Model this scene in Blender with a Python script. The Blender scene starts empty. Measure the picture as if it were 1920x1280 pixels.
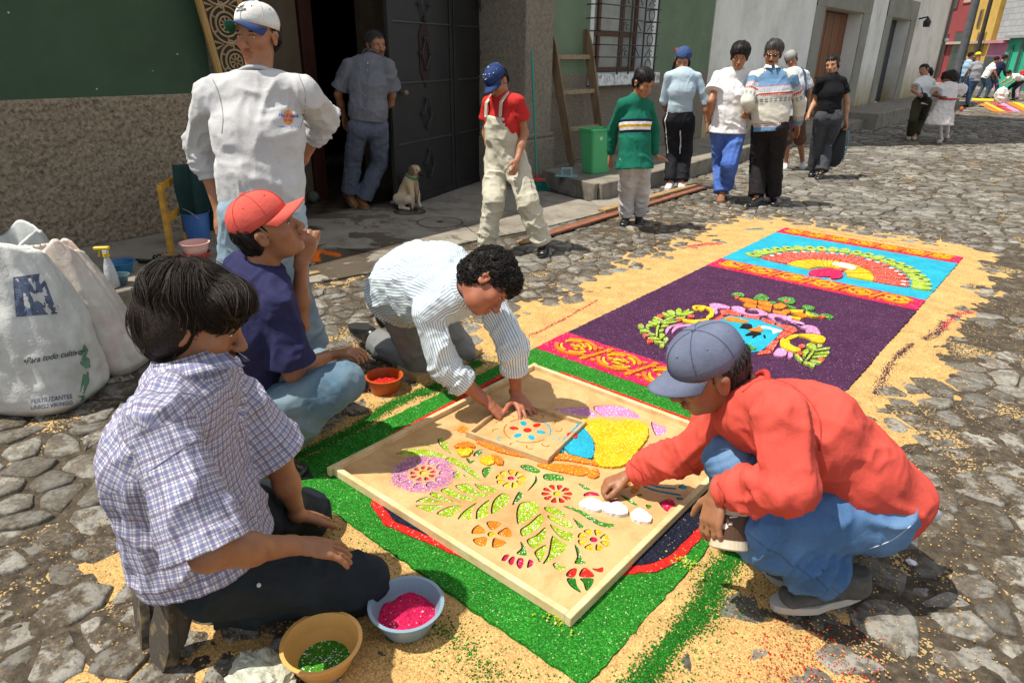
import bpy, math, random
import numpy as np
from mathutils import Vector, Matrix
from mathutils.geometry import tessellate_polygon

random.seed(7)
RNG = np.random.default_rng(11)
SC = bpy.context.scene
COL = SC.collection

# ------------------------------------------------------------------ camera
CAM_H = 1.5
FPX = 1260.6                      # focal length in pixels of a 1920 px wide frame
PITCH, ROLL, YAW = 0.40798, 0.013372, 0.70366

def _basis():
    cp, sp = math.cos(PITCH), math.sin(PITCH)
    F = np.array([0, cp, -sp]); R = np.array([1, 0, 0.]); U = np.cross(R, F)
    cr, sr = math.cos(ROLL), math.sin(ROLL)
    R2 = cr * R + sr * U; U2 = -sr * R + cr * U
    u = np.array([math.sin(YAW), math.cos(YAW), 0]); v = np.array([math.cos(YAW), -math.sin(YAW), 0])
    Mx = np.array([v, u, [0, 0, 1.]])
    return Mx @ R2, Mx @ U2, Mx @ F
CR, CU, CF = _basis()
CC = np.array([0, 0, CAM_H])

cam = bpy.data.cameras.new('camera')
cam.sensor_width = 36.0
cam.lens = 36.0 * FPX / 1920.0
cam.clip_start = 0.05
cam.clip_end = 500
cam_o = bpy.data.objects.new('camera', cam); COL.objects.link(cam_o)
cam_o.matrix_world = Matrix(((CR[0], CU[0], -CF[0], 0), (CR[1], CU[1], -CF[1], 0), (CR[2], CU[2], -CF[2], CAM_H), (0, 0, 0, 1)))
SC.camera = cam_o

# ------------------------------------------------------------------ light
SUN_AZ = np.array([-0.60, -0.80]); SUN_EL = math.radians(64)
w = bpy.data.worlds.new('World'); SC.world = w; w.use_nodes = True
nt = w.node_tree; nt.nodes.clear()
sky = nt.nodes.new('ShaderNodeTexSky'); sky.sky_type = 'NISHITA'; sky.sun_disc = False
sky.sun_elevation = SUN_EL
sky.sun_rotation = math.atan2(SUN_AZ[0], SUN_AZ[1])
sky.altitude = 1500; sky.dust_density = 1.5
bg = nt.nodes.new('ShaderNodeBackground'); bg.inputs[1].default_value = 0.15
out = nt.nodes.new('ShaderNodeOutputWorld')
hz = nt.nodes.new('ShaderNodeMix'); hz.data_type = 'RGBA'; hz.inputs[0].default_value = .55       # thin bright cloud over the blue
nt.links.new(sky.outputs[0], hz.inputs[6]); hz.inputs[7].default_value = (3.9, 3.65, 3.2, 1)
nt.links.new(hz.outputs[2], bg.inputs[0]); nt.links.new(bg.outputs[0], out.inputs[0])
sun = bpy.data.lights.new('sun', 'SUN'); sun.energy = 3.9; sun.angle = math.radians(0.5); sun.color = (1.0, 0.945, 0.85)
sun_o = bpy.data.objects.new('sun', sun); COL.objects.link(sun_o)
sd = Vector((SUN_AZ[0] * math.cos(SUN_EL), SUN_AZ[1] * math.cos(SUN_EL), math.sin(SUN_EL)))
sun_o.rotation_euler = sd.to_track_quat('Z', 'Y').to_euler()
sun_o.location = (-6, -6, 12)
SC.view_settings.view_transform = 'Standard'; SC.view_settings.look = 'None'
SC.view_settings.exposure = 0.68; SC.view_settings.gamma = 1.0; SC.view_settings.use_curve_mapping = False
SC.cycles.max_bounces = 6; SC.cycles.diffuse_bounces = 3; SC.cycles.use_denoising = True
SC.cycles.transparent_max_bounces = 6

# ------------------------------------------------------------------ geometry of the view (turns a spot of the street into metres)
def ray(x, y): return CF * FPX + CR * (x - 960) - CU * (y - 640)
def G(x, y, z=0.0): d = ray(x, y); return CC + d * (z - CAM_H) / d[2]
def D(x, y, dep): return CC + ray(x, y) / FPX * dep
def WX(x, y, X): d = ray(x, y); return CC + d * (X / d[0])
def WY(x, y, Y): d = ray(x, y); return CC + d * (Y / d[1])
def PJ(p):
    v = np.asarray(p, float) - CC; ww = v @ CF
    return 960 + FPX * (v @ CR) / ww, 640 - FPX * (v @ CU) / ww
RH = np.array([CR[0], CR[1], 0]); RH /= np.linalg.norm(RH)
TH = -np.array([CF[0], CF[1], 0]); TH /= np.linalg.norm(TH)
ZZ = np.array([0, 0, 1.])
def HV(r, u, t, px=960):
    a = math.atan((px - 960) / FPX); c, s_ = math.cos(a), math.sin(a); R2, T2 = RH * c + TH * s_, TH * c - RH * s_; v = R2 * r + ZZ * u + T2 * t; return v / np.linalg.norm(v)
class Plane:
    """vertical plane through a foot point, square to the view"""
    def __init__(s, base): s.b = np.asarray(base, float)
    def __call__(s, x, y, o=0.0):
        d = ray(x, y); k = ((s.b + TH * o - CC) @ TH) / (d @ TH); return CC + d * k

def nrm(v): v = np.asarray(v, float); return v / (np.linalg.norm(v) + 1e-12)

# ------------------------------------------------------------------ noise (numpy)
def _h(ix, iy, iz, seed):
    n = (ix * 73856093) ^ (iy * 19349663) ^ (iz * 83492791) ^ (seed * 2654435761 & 0x7fffffff)
    n = (n ^ (n >> 13)) * 1274126177 & 0xffffffff
    n = (n ^ (n >> 16)) * 2246822519 & 0xffffffff
    return ((n ^ (n >> 15)) & 0xffffff) / float(0xffffff) * 2 - 1
def vn(P, seed=0):
    P = np.asarray(P, float); I = np.floor(P).astype(np.int64); f = P - I; f = f * f * (3 - 2 * f)
    x, y, z = I[..., 0], I[..., 1], I[..., 2]; fx, fy, fz = f[..., 0], f[..., 1], f[..., 2]
    def L(a, b, t): return a + (b - a) * t
    c = [[[_h(x + i, y + j, z + k, seed) for k in (0, 1)] for j in (0, 1)] for i in (0, 1)]
    return L(L(L(c[0][0][0], c[1][0][0], fx), L(c[0][1][0], c[1][1][0], fx), fy),
             L(L(c[0][0][1], c[1][0][1], fx), L(c[0][1][1], c[1][1][1], fx), fy), fz)
def fbm(P, o=3, seed=0):
    s = 0; a = 1; t = 0
    for i in range(o): s = s + a * vn(np.asarray(P) * 2 ** i, seed + i); t += a; a *= .5
    return s / t

# ------------------------------------------------------------------ materials
MATS = {}
def srgb(h):
    h = h.lstrip('#'); c = [int(h[i:i + 2], 16) / 255 for i in (0, 2, 4)]
    return tuple(x / 12.92 if x <= .04045 else ((x + .055) / 1.055) ** 2.4 for x in c)
class NB:
    def __init__(s, name):
        s.m = bpy.data.materials.new(name); s.m.use_nodes = True; s.t = s.m.node_tree; s.t.nodes.clear()
        s.out = s.n('ShaderNodeOutputMaterial'); s.b = s.n('ShaderNodeBsdfPrincipled'); s.l(s.b, 0, s.out, 0)
    def n(s, k, **kw):
        o = s.t.nodes.new(k)
        for a, v in kw.items(): setattr(o, a, v)
        return o
    def l(s, a, i, b, j): s.t.links.new(a.outputs[i], b.inputs[j])
    def coord(s, which='Object', scale=(1, 1, 1), rot=(0, 0, 0)):
        tc = s.n('ShaderNodeTexCoord'); mp = s.n('ShaderNodeMapping'); s.l(tc, which, mp, 0)
        mp.inputs['Scale'].default_value = scale; mp.inputs['Rotation'].default_value = rot; return mp
    def noise(s, src, scale, detail=3, rough=.6, dist=0):
        o = s.n('ShaderNodeTexNoise'); o.inputs['Scale'].default_value = scale; o.inputs['Detail'].default_value = detail
        o.inputs['Roughness'].default_value = rough; o.inputs['Distortion'].default_value = dist
        if src: s.l(src, 0, o, 'Vector')
        return o
    def ramp(s, src, oi, stops, interp='LINEAR'):
        r = s.n('ShaderNodeValToRGB'); r.color_ramp.interpolation = interp
        e = r.color_ramp.elements
        while len(e) > 1: e.remove(e[0])
        e[0].position = stops[0][0]; e[0].color = tuple(stops[0][1]) + (1,)
        for p, c in stops[1:]:
            q = e.new(p); q.color = tuple(c) + (1,)
        s.l(src, oi, r, 0); return r
    def mix(s, fac, a, b, mode='MIX'):
        m = s.n('ShaderNodeMix'); m.data_type = 'RGBA'; m.blend_type = mode
        for idx, v in ((0, fac), (6, a), (7, b)):
            if isinstance(v, tuple) and not hasattr(v[0], 'outputs'):
                m.inputs[idx].default_value = v if len(v) == 4 else v + (1,)
            elif isinstance(v, (int, float)): m.inputs[idx].default_value = v
            else: s.l(v[0], v[1], m, idx)
        return (m, 2)
    def bump(s, src, oi, strength, dist, prev=None):
        b = s.n('ShaderNodeBump'); b.inputs['Strength'].default_value = strength; b.inputs['Distance'].default_value = dist
        s.l(src, oi, b, 'Height')
        if prev: s.l(prev, 0, b, 'Normal')
        return b
    def done(s, col=None, rough=.8, nor=None, spec=.3, **kw):
        if col is not None:
            if isinstance(col, tuple) and hasattr(col[0], 'outputs'): s.l(col[0], col[1], s.b, 'Base Color')
            elif hasattr(col, 'outputs'): s.l(col, 0, s.b, 'Base Color')
            else: s.b.inputs['Base Color'].default_value = tuple(col)[:3] + (1,)
        if isinstance(rough, (int, float)): s.b.inputs['Roughness'].default_value = rough
        else: s.l(rough[0], rough[1], s.b, 'Roughness')
        s.b.inputs['Specular IOR Level'].default_value = spec
        for k, v in kw.items(): s.b.inputs[k.replace('_', ' ')].default_value = v
        if nor: s.l(nor, 0, s.b, 'Normal')
        return s.m

def simple(name, c, rough=.7, var=.25, vs=6, bs=60, bd=.002, bstr=.4, spec=.3, c2=None, coord='Object', vstretch=(1, 1, 1), **kw):
    """paint, wood, plastic, cloth: base colour with uneven tone and a fine relief"""
    if name in MATS: return MATS[name]
    if isinstance(c, str): c = srgb(c)
    if isinstance(c2, str): c2 = srgb(c2)
    b = NB(name); co = b.coord(coord, vstretch)
    n1 = b.noise(co, vs, 4, .6)
    dk = c2 if c2 else tuple(x * (1 - var) for x in c); lt = tuple(min(1, x * (1 + var * .6)) for x in c)
    r = b.ramp(n1, 0, [(.3, dk), (.5, c), (.72, lt)])
    nb = b.noise(co, bs, 3, .65)
    bp = b.bump(nb, 0, bstr, bd)
    MATS[name] = b.done(r, rough, bp, spec, **kw); return MATS[name]

def granular(name, c, dark=.35, light=1.5, scale=330, bd=.004, speck=None, fleck=.02):
    """coloured sawdust: grains with their own tone and relief"""
    if name in MATS: return MATS[name]
    if isinstance(c, str): c = srgb(c)
    b = NB(name); co = b.coord('Object')
    vo = b.n('ShaderNodeTexVoronoi'); vo.inputs['Scale'].default_value = scale; b.l(co, 0, vo, 'Vector')
    sep = b.n('ShaderNodeSeparateColor'); b.l(vo, 'Color', sep, 0)
    d = tuple(x * dark for x in c); lt = tuple(min(.95, x * light + .01) for x in c)
    r = b.ramp(sep, 0, [(0, d), (.22, tuple(x * .8 for x in c)), (.7, c), (1, lt)])
    big = b.noise(co, 9, 3, .6)
    rb = b.ramp(big, 0, [(.3, (.8, .8, .8)), (.7, (1.1, 1.1, 1.1))])
    col = b.mix(1.0, (r, 0), (rb, 0), 'MULTIPLY')
    if speck:
        gt = b.n('ShaderNodeMath', operation='GREATER_THAN'); b.l(sep, 1, gt, 0); gt.inputs[1].default_value = 1 - fleck
        col = b.mix((gt, 0), col, speck)
    nb = b.noise(co, scale * .8, 3, .7)
    bp = b.bump(nb, 0, .9, bd)
    MATS[name] = b.done(col, .95, bp, .12); return MATS[name]

# ------------------------------------------------------------------ object helpers
LOC = {}
def link(o, parent=None):
    COL.objects.link(o)
    if parent is not None: o.parent = parent
    return o
def tag(o, label=None, cat=None, group=None, kind=None):
    if label: o['label'] = label
    if cat: o['category'] = cat
    if group: o['group'] = group
    if kind: o['kind'] = kind
    return o
def thing(name, label, cat, loc=(0, 0, 0), group=None, kind=None):
    o = bpy.data.objects.new(name, None); o.empty_display_size = .1
    COL.objects.link(o); o.location = tuple(float(x) for x in loc); LOC[o] = np.array(loc, float)
    return tag(o, label, cat, group, kind)
def mk(name, V, Fc, mat, parent=None, smooth=False, fm=None, uv=None, col=None, loc=None):
    """one mesh object; V in world metres"""
    V = np.asarray(V, float)
    base = LOC[parent] if parent is not None else (np.array(loc, float) if loc is not None else np.zeros(3))
    me = bpy.data.meshes.new(name)
    if isinstance(Fc, np.ndarray) and Fc.ndim == 2:
        nf, k = Fc.shape
        me.vertices.add(len(V)); me.vertices.foreach_set('co', (V - base).astype(np.float32).ravel())
        me.loops.add(nf * k); me.loops.foreach_set('vertex_index', Fc.astype(np.int32).ravel())
        me.polygons.add(nf); me.polygons.foreach_set('loop_start', np.arange(0, nf * k, k, dtype=np.int32))
        me.update(calc_edges=True)
    else:
        me.from_pydata([tuple(p) for p in (V - base)], [], [tuple(int(i) for i in f) for f in Fc])
    for m in (mat if isinstance(mat, (list, tuple)) else [mat]): me.materials.append(m)
    if fm is not None: me.polygons.foreach_set('material_index', np.asarray(fm, np.int32))
    me.polygons.foreach_set('use_smooth', np.full(len(me.polygons), bool(smooth)))
    if uv is not None:
        l = me.uv_layers.new(name='UVMap'); l.data.foreach_set('uv', np.asarray(uv, np.float32).ravel())
    if col is not None:
        a = me.color_attributes.new('Col', 'FLOAT_COLOR', 'POINT')
        cc = np.ones((len(V), 4), np.float32); cc[:, :3] = col; a.data.foreach_set('color', cc.ravel())
    me.update()
    o = bpy.data.objects.new(name, me); link(o, parent)
    if parent is None and loc is not None: o.location = tuple(base)
    LOC[o] = base
    return o
class MB:
    """collects simple shapes into one mesh"""
    def __init__(s): s.v = []; s.f = []; s.m = []; s.mi = 0
    def add(s, V, Fc):
        n = len(s.v); s.v += [tuple(p) for p in V]; s.f += [tuple(n + i for i in f) for f in Fc]; s.m += [s.mi] * len(Fc); return s
    def obox(s, c, ax, ay, az, hx, hy, hz, bev=0.0):
        c = np.asarray(c, float); ax, ay, az = nrm(ax), nrm(ay), nrm(az)
        if bev <= 0:
            V = [c + ax * hx * i + ay * hy * j + az * hz * k for i in (-1, 1) for j in (-1, 1) for k in (-1, 1)]
            return s.add(V, [(0, 1, 3, 2), (4, 6, 7, 5), (0, 4, 5, 1), (2, 3, 7, 6), (0, 2, 6, 4), (1, 5, 7, 3)])
        b = min(bev, hx * .49, hy * .49, hz * .49)
        V = []; 
        for i in (-1, 1):
            for j in (-1, 1):
                for k in (-1, 1):
                    V.append(c + ax * (hx) * i + ay * (hy - b) * j + az * (hz - b) * k)
                    V.append(c + ax * (hx - b) * i + ay * (hy) * j + az * (hz - b) * k)
                    V.append(c + ax * (hx - b) * i + ay * (hy - b) * j + az * (hz) * k)
        def id(i, j, k, a): return ((i * 4 + j * 2 + k) * 3) + a
        Fs = []
        for i in (0, 1):
            q = [id(i, 0, 0, 0), id(i, 0, 1, 0), id(i, 1, 1, 0), id(i, 1, 0, 0)]; Fs.append(q if i == 0 else q[::-1])
            q = [id(0, i, 0, 1), id(0, i, 1, 1), id(1, i, 1, 1), id(1, i, 0, 1)]; Fs.append(q[::-1] if i == 0 else q)
            q = [id(0, 0, i, 2), id(0, 1, i, 2), id(1, 1, i, 2), id(1, 0, i, 2)]; Fs.append(q if i == 0 else q[::-1])
        for j in (0, 1):
            for k in (0, 1):
                q = [id(0, j, k, 1), id(1, j, k, 1), id(1, j, k, 2), id(0, j, k, 2)]; Fs.append(q)
                q = [id(j, 0, k, 0), id(j, 1, k, 0), id(j, 1, k, 2), id(j, 0, k, 2)]; Fs.append(q)
                q = [id(j, k, 0, 0), id(j, k, 1, 0), id(j, k, 1, 1), id(j, k, 0, 1)]; Fs.append(q)
        for i in (0, 1):
            for j in (0, 1):
                for k in (0, 1): Fs.append([id(i, j, k, 0), id(i, j, k, 1), id(i, j, k, 2)])
        return s.add(V, Fs)
    def box(s, x0, x1, y0, y1, z0, z1, bev=0.0):
        return s.obox(((x0 + x1) / 2, (y0 + y1) / 2, (z0 + z1) / 2), (1, 0, 0), (0, 1, 0), (0, 0, 1), abs(x1 - x0) / 2, abs(y1 - y0) / 2, abs(z1 - z0) / 2, bev)
    def beam(s, a, b, up, w, h, bev=0.0):
        a = np.asarray(a, float); b = np.asarray(b, float); ax = nrm(b - a); up = np.asarray(up, float); sd_ = nrm(np.cross(ax, up)); u2 = nrm(np.cross(sd_, ax))
        return s.obox((a + b) / 2, ax, sd_, u2, np.linalg.norm(b - a) / 2, w / 2, h / 2, bev)
    def tube(s, pts, r, n=8, cap=True, closed=False):
        pts = [np.asarray(p, float) for p in pts]; m = len(pts)
        rr = r if isinstance(r, (list, tuple, np.ndarray)) else [r] * m
        V = []; prev = None
        for i, p in enumerate(pts):
            if closed: t = nrm(pts[(i + 1) % m] - pts[i - 1])
            else: t = nrm(pts[min(i + 1, m - 1)] - pts[max(i - 1, 0)])
            if prev is None:
                a = np.cross(t, (0, 0, 1)); 
                if np.linalg.norm(a) < .1: a = np.cross(t, (1, 0, 0))
            else: a = prev - t * (prev @ t)
            a = nrm(a); prev = a; b = np.cross(t, a)
            for k in range(n):
                q = 2 * math.pi * k / n; V.append(p + (a * math.cos(q) + b * math.sin(q)) * rr[i])
        Fs = []
        for i in range(m if closed else m - 1):
            for k in range(n):
                j = (i + 1) % m; Fs.append((i * n + k, i * n + (k + 1) % n, j * n + (k + 1) % n, j * n + k))
        if cap and not closed: Fs.append(tuple(range(n))[::-1]); Fs.append(tuple((m - 1) * n + k for k in range(n)))
        return s.add(V, Fs)
    def lathe(s, c, prof, n=32, ax=(0, 0, 1), sx=1.0):
        """prof: (radius, height) pairs"""
        c = np.asarray(c, float); az = nrm(ax); a = np.cross(az, (0, 1, 0)); 
        if np.linalg.norm(a) < .1: a = np.cross(az, (1, 0, 0))
        a = nrm(a); b = np.cross(az, a); V = []
        for r, h in prof:
            for k in range(n):
                q = 2 * math.pi * k / n; V.append(c + (a * math.cos(q) * sx + b * math.sin(q)) * r + az * h)
        Fs = [(i * n + k, i * n + (k + 1) % n, (i + 1) * n + (k + 1) % n, (i + 1) * n + k) for i in range(len(prof) - 1) for k in range(n)]
        if prof[0][0] > 1e-5: Fs.append(tuple(range(n))[::-1])
        if prof[-1][0] > 1e-5: Fs.append(tuple((len(prof) - 1) * n + k for k in range(n)))
        return s.add(V, Fs)
    def ball(s, c, r, n=12, m=8):
        prof = [(max(1e-6, math.sin(math.pi * i / m)) , -math.cos(math.pi * i / m)) for i in range(m + 1)]
        r3 = r if isinstance(r, (list, tuple)) else (r, r, r); c = np.asarray(c, float); V = []
        for q, h in prof:
            for k in range(n): a = 2 * math.pi * k / n; V.append(c + np.array([math.cos(a) * q * r3[0], math.sin(a) * q * r3[1], h * r3[2]]))
        return s.add(V, [(i * n + k, i * n + (k + 1) % n, (i + 1) * n + (k + 1) % n, (i + 1) * n + k) for i in range(m) for k in range(n)])
    def prism(s, poly, z0, z1):
        """poly: list of (x, y) world; top at z1"""
        n = len(poly); a = sum(poly[i][0] * poly[(i + 1) % n][1] - poly[(i + 1) % n][0] * poly[i][1] for i in range(n))
        if a < 0: poly = poly[::-1]
        V = [(p[0], p[1], z1) for p in poly] + [(p[0], p[1], z0) for p in poly]
        tr = tessellate_polygon([[Vector((p[0], p[1], 0)) for p in poly]])
        Fs = []
        for t in tr:
            A, B, C = [poly[i] for i in t]
            if (B[0] - A[0]) * (C[1] - A[1]) - (B[1] - A[1]) * (C[0] - A[0]) < 0: t = t[::-1]
            Fs.append(tuple(t))
        Fs += [(i, i + n, (i + 1) % n + n, (i + 1) % n) for i in range(n)]
        return s.add(V, Fs)
    def build(s, name, mat, parent=None, smooth=False, loc=None):
        return mk(name, s.v, s.f, mat, parent, smooth, fm=s.m if max(s.m or [0]) > 0 else None, loc=loc)

def ragged(poly, step=.02, amp=.003, seed=0, closed=True):
    """edge of a laid sawdust field: straight but crumbly"""
    out_ = []; n = len(poly); r = random.Random(seed)
    for i in range(n if closed else n - 1):
        a = np.array(poly[i][:2], float); b = np.array(poly[(i + 1) % n][:2], float); L = np.linalg.norm(b - a); k = max(1, int(L / step))
        nr = np.array([-(b - a)[1], (b - a)[0]]) / (L + 1e-9)
        for j in range(k): out_.append(tuple(a + (b - a) * j / k + nr * r.uniform(-amp, amp)))
    return out_
def smoothpoly(pts, k=4, closed=True):
    """Catmull-Rom through the points"""
    P = [np.array(p, float) for p in pts]; n = len(P); o = []
    for i in range(n if closed else n - 1):
        if closed: a, b, c, d = P[i - 1], P[i], P[(i + 1) % n], P[(i + 2) % n]
        else: a, b, c, d = P[max(i - 1, 0)], P[i], P[i + 1], P[min(i + 2, n - 1)]
        for j in range(k):
            t = j / k; o.append(.5 * ((2 * b) + (c - a) * t + (2 * a - 5 * b + 4 * c - d) * t * t + (3 * b - a - 3 * c + d) * t ** 3))
    if not closed: o.append(P[-1])
    return o
def ribbon(pts, wd):
    """closed outline of a stroke; wd width(s)"""
    P = [np.array(p[:2], float) for p in pts]; n = len(P); L = []; R_ = []
    for i in range(n):
        t = P[min(i + 1, n - 1)] - P[max(i - 1, 0)]; t /= np.linalg.norm(t) + 1e-9; nn = np.array([-t[1], t[0]])
        ww = wd[i] if hasattr(wd, '__len__') else wd
        L.append(P[i] + nn * ww / 2); R_.append(P[i] - nn * ww / 2)
    return L + R_[::-1]
# ------------------------------------------------------------------ soft bodies: smooth union of limbs, extracted as one skin
class Soft:
    def __init__(s): s.p = []
    def cap(s, a, b, wa, wb=None, da=None, db=None, side=None, k=.02, flat=(0, 0), op='u', tag=None, wr=None, pw=2.0, v0=0.0, vd=1.0):
        a = np.asarray(a, float); b = np.asarray(b, float); wb = wa if wb is None else wb
        da = wa if da is None else da; db = wb if db is None else db
        L = np.linalg.norm(b - a)
        if L < 1e-5: b = a + np.array([0, 0, 1e-4]); L = 1e-4
        ax = (b - a) / L
        sd_ = np.asarray(side, float) if side is not None else (np.cross(ax, (0, 0, 1)) if abs(ax[2]) < .9 else np.cross(ax, (1, 0, 0)))
        sd_ = nrm(sd_ - ax * (sd_ @ ax)); fr = np.cross(ax, sd_)
        s.p.append(dict(t='c', a=a, L=L, ax=ax, s=sd_, f=fr, w=(wa, wb), d=(da, db), k=k, flat=flat, op=op, tag=tag, wr=wr, pw=pw, v0=v0, vd=vd,
                        lo=np.minimum(a, b) - max(wa, wb, da, db), hi=np.maximum(a, b) + max(wa, wb, da, db)))
        return s
    def ell(s, c, r, X=(1, 0, 0), Y=(0, 1, 0), k=.02, op='u', tag=None, wr=None):
        c = np.asarray(c, float); X = nrm(X); Y = nrm(np.asarray(Y, float) - X * (np.asarray(Y, float) @ X)); Z = np.cross(X, Y)
        m = max(r)
        s.p.append(dict(t='e', c=c, r=np.array(r, float), R=np.array([X, Y, Z]), k=k, op=op, tag=tag, wr=wr, lo=c - m, hi=c + m)); return s
    @staticmethod
    def ev(p, P):
        """distance, along-axis coordinate, angle"""
        if p['t'] == 'e':
            q = (P - p['c']) @ p['R'].T; r = p['r']
            k0 = np.sqrt(((q / r) ** 2).sum(-1)) + 1e-9; k1 = np.sqrt(((q / r ** 2) ** 2).sum(-1)) + 1e-9
            return k0 * (k0 - 1) / k1, q
        q = P - p['a']; al = q @ p['ax']; u = q @ p['s']; v = q @ p['f']; L = p['L']
        tc = np.clip(al, 0, L); t = tc / L
        W = p['w'][0] + (p['w'][1] - p['w'][0]) * t; Dp = p['d'][0] + (p['d'][1] - p['d'][0]) * t
        e = al - tc
        if p['flat'][0]: e = np.where(al < 0, 0, e)
        if p['flat'][1]: e = np.where(al > L, 0, e)
        m = np.minimum(W, Dp)
        if p['pw'] == 2.0: k0 = np.sqrt((u / W) ** 2 + (v / Dp) ** 2 + (e / m) ** 2) + 1e-9
        else:
            n_ = p['pw']; k0 = (np.abs(u / W) ** n_ + np.abs(v / Dp) ** n_) ** (1 / n_); k0 = np.sqrt(k0 ** 2 + (e / m) ** 2) + 1e-9
        k1 = np.sqrt((u / W ** 2) ** 2 + (v / Dp ** 2) ** 2 + (e / m ** 2) ** 2) + 1e-9
        d = k0 * (k0 - 1) / k1
        if p['flat'][0]: d = np.maximum(d, -al)
        if p['flat'][1]: d = np.maximum(d, al - L)
        return d, np.stack([u, v, al], -1)
    def mesh(s, h):
        us = [p for p in s.p if p['op'] == 'u']
        pad = 3 * h + .006
        lo = np.min([p['lo'] for p in us], 0) - pad; hi = np.max([p['hi'] for p in us], 0) + pad
        N = np.ceil((hi - lo) / h).astype(int) + 1
        Dg = np.full(N, .08, np.float32)
        for p in s.p:
            m = p['k'] + 2.5 * h
            i0 = np.maximum(((p['lo'] - m - lo) / h).astype(int), 0); i1 = np.minimum(((p['hi'] + m - lo) / h).astype(int) + 2, N)
            if (i1 <= i0).any(): continue
            gx = lo[0] + np.arange(i0[0], i1[0]) * h; gy = lo[1] + np.arange(i0[1], i1[1]) * h; gz = lo[2] + np.arange(i0[2], i1[2]) * h
            P = np.empty((len(gx), len(gy), len(gz), 3), np.float32)
            P[..., 0] = gx[:, None, None]; P[..., 1] = gy[None, :, None]; P[..., 2] = gz[None, None, :]
            d, _ = s.ev(p, P); d = d.astype(np.float32)
            sl = tuple(slice(a, b) for a, b in zip(i0, i1)); A = Dg[sl]; k = max(p['k'], 1e-5)
            if p['op'] == 'u': hh = np.maximum(k - np.abs(A - d), 0) / k; Dg[sl] = np.minimum(A, d) - hh * hh * k * .25
            elif p['op'] == 's': d = -d; hh = np.maximum(k - np.abs(A - d), 0) / k; Dg[sl] = np.maximum(A, d) + hh * hh * k * .25
        S = Dg < 0
        Sx = [S[i:N[0] - 1 + i, j:N[1] - 1 + j, k:N[2] - 1 + k] for i in (0, 1) for j in (0, 1) for k in (0, 1)]
        cnt = sum(x.astype(np.int8) for x in Sx); act = (cnt > 0) & (cnt < 8)
        I = np.argwhere(act); idx = np.full(act.shape, -1, np.int32); idx[act] = np.arange(len(I))
        cr = np.array([(i, j, k) for i in (0, 1) for j in (0, 1) for k in (0, 1)])
        val = np.stack([Dg[I[:, 0] + c[0], I[:, 1] + c[1], I[:, 2] + c[2]] for c in cr], 1)
        acc = np.zeros((len(I), 3)); n = np.zeros(len(I))
        for a in range(8):
            for b in range(a + 1, 8):
                if np.abs(cr[a] - cr[b]).sum() != 1: continue
                va, vb = val[:, a], val[:, b]; m = (va < 0) != (vb < 0)
                t = np.where(m, va / np.where(m, va - vb, 1), 0)[:, None]
                acc += np.where(m[:, None], cr[a] + (cr[b] - cr[a]) * t, 0); n += m
        V = lo + (I + acc / n[:, None]) * h
        Fs = []
        for ax in range(3):
            o1, o2 = (ax + 1) % 3, (ax + 2) % 3
            sa = [slice(None)] * 3; sb = [slice(None)] * 3; sa[ax] = slice(0, -1); sb[ax] = slice(1, None)
            E1 = S[tuple(sa)] != S[tuple(sb)]; Q = np.argwhere(E1)
            Q = Q[(Q[:, o1] > 0) & (Q[:, o2] > 0) & (Q[:, o1] < N[o1] - 1) & (Q[:, o2] < N[o2] - 1)]
            if not len(Q): continue
            ins = S[Q[:, 0], Q[:, 1], Q[:, 2]]
            def g(d1, d2): q = Q.copy(); q[:, o1] -= d1; q[:, o2] -= d2; return idx[q[:, 0], q[:, 1], q[:, 2]]
            f = np.stack([g(1, 1), g(0, 1), g(0, 0), g(1, 0)], 1); f[~ins] = f[~ins][:, ::-1]; Fs.append(f)
        Fs = np.concatenate(Fs)
        return V, Fs
    def weights(s, V, sharp=.012):
        us = [p for p in s.p if p['op'] == 'u']; ds = []; ls = []
        for p in us: d, l = s.ev(p, V); ds.append(d); ls.append(l)
        ds = np.array(ds); W = np.exp(-np.clip((ds - ds.min(0)) / sharp, 0, 30)); W /= W.sum(0)
        return us, ds, ls, W
    def skin(s, h, gwr=None, uv=False, seed=0, post=None):
        """mesh with folds pushed into it; returns V, F, uv"""
        V, Fs = s.mesh(h)
        nr = vnormals(V, Fs)
        us, ds, ls, W = s.weights(V)
        if gwr or any(p['wr'] for p in us):
            disp = np.zeros(len(V))
            for ii, (p, l, ww) in enumerate(zip(us, ls, W)):
                wr = p['wr'] or gwr
                if not wr: continue
                m = ww > .01
                if not m.any(): continue
                q = l[m] * np.array([wr[2], wr[2], wr[1]]) + 17.3 * ii
                q = q + .35 * vn(q * .7 + 5, seed + 3)[:, None]
                n1 = vn(q, seed); n2 = vn(q * 2.1 + 9, seed + 1)
                n3 = vn(q * np.array([1.6, 1.6, 3.0]) + 31, seed + 5)
                r = 1.7 * np.clip(1 - np.abs(n1) * 2.6, 0, 1) ** 1.6 - .6 + .8 * np.clip(1 - np.abs(n2) * 2.4, 0, 1) ** 1.6 - .25 + .5 * np.clip(1 - np.abs(n3) * 2.4, 0, 1) ** 1.5 - .2
                if p['t'] == 'c' and (p['flat'][0] or p['flat'][1]):
                    al = l[m][:, 2]; e_ = np.full(len(al), 9.)
                    if p['flat'][0]: e_ = np.minimum(e_, al)
                    if p['flat'][1]: e_ = np.minimum(e_, p['L'] - al)
                    r = r * np.clip(e_ / .045, .12, 1)
                disp[m] += ww[m] * wr[0] * r
            V = V + nr * disp[:, None]
        if post is not None: V = post(V, nr)
        UV = None
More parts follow.
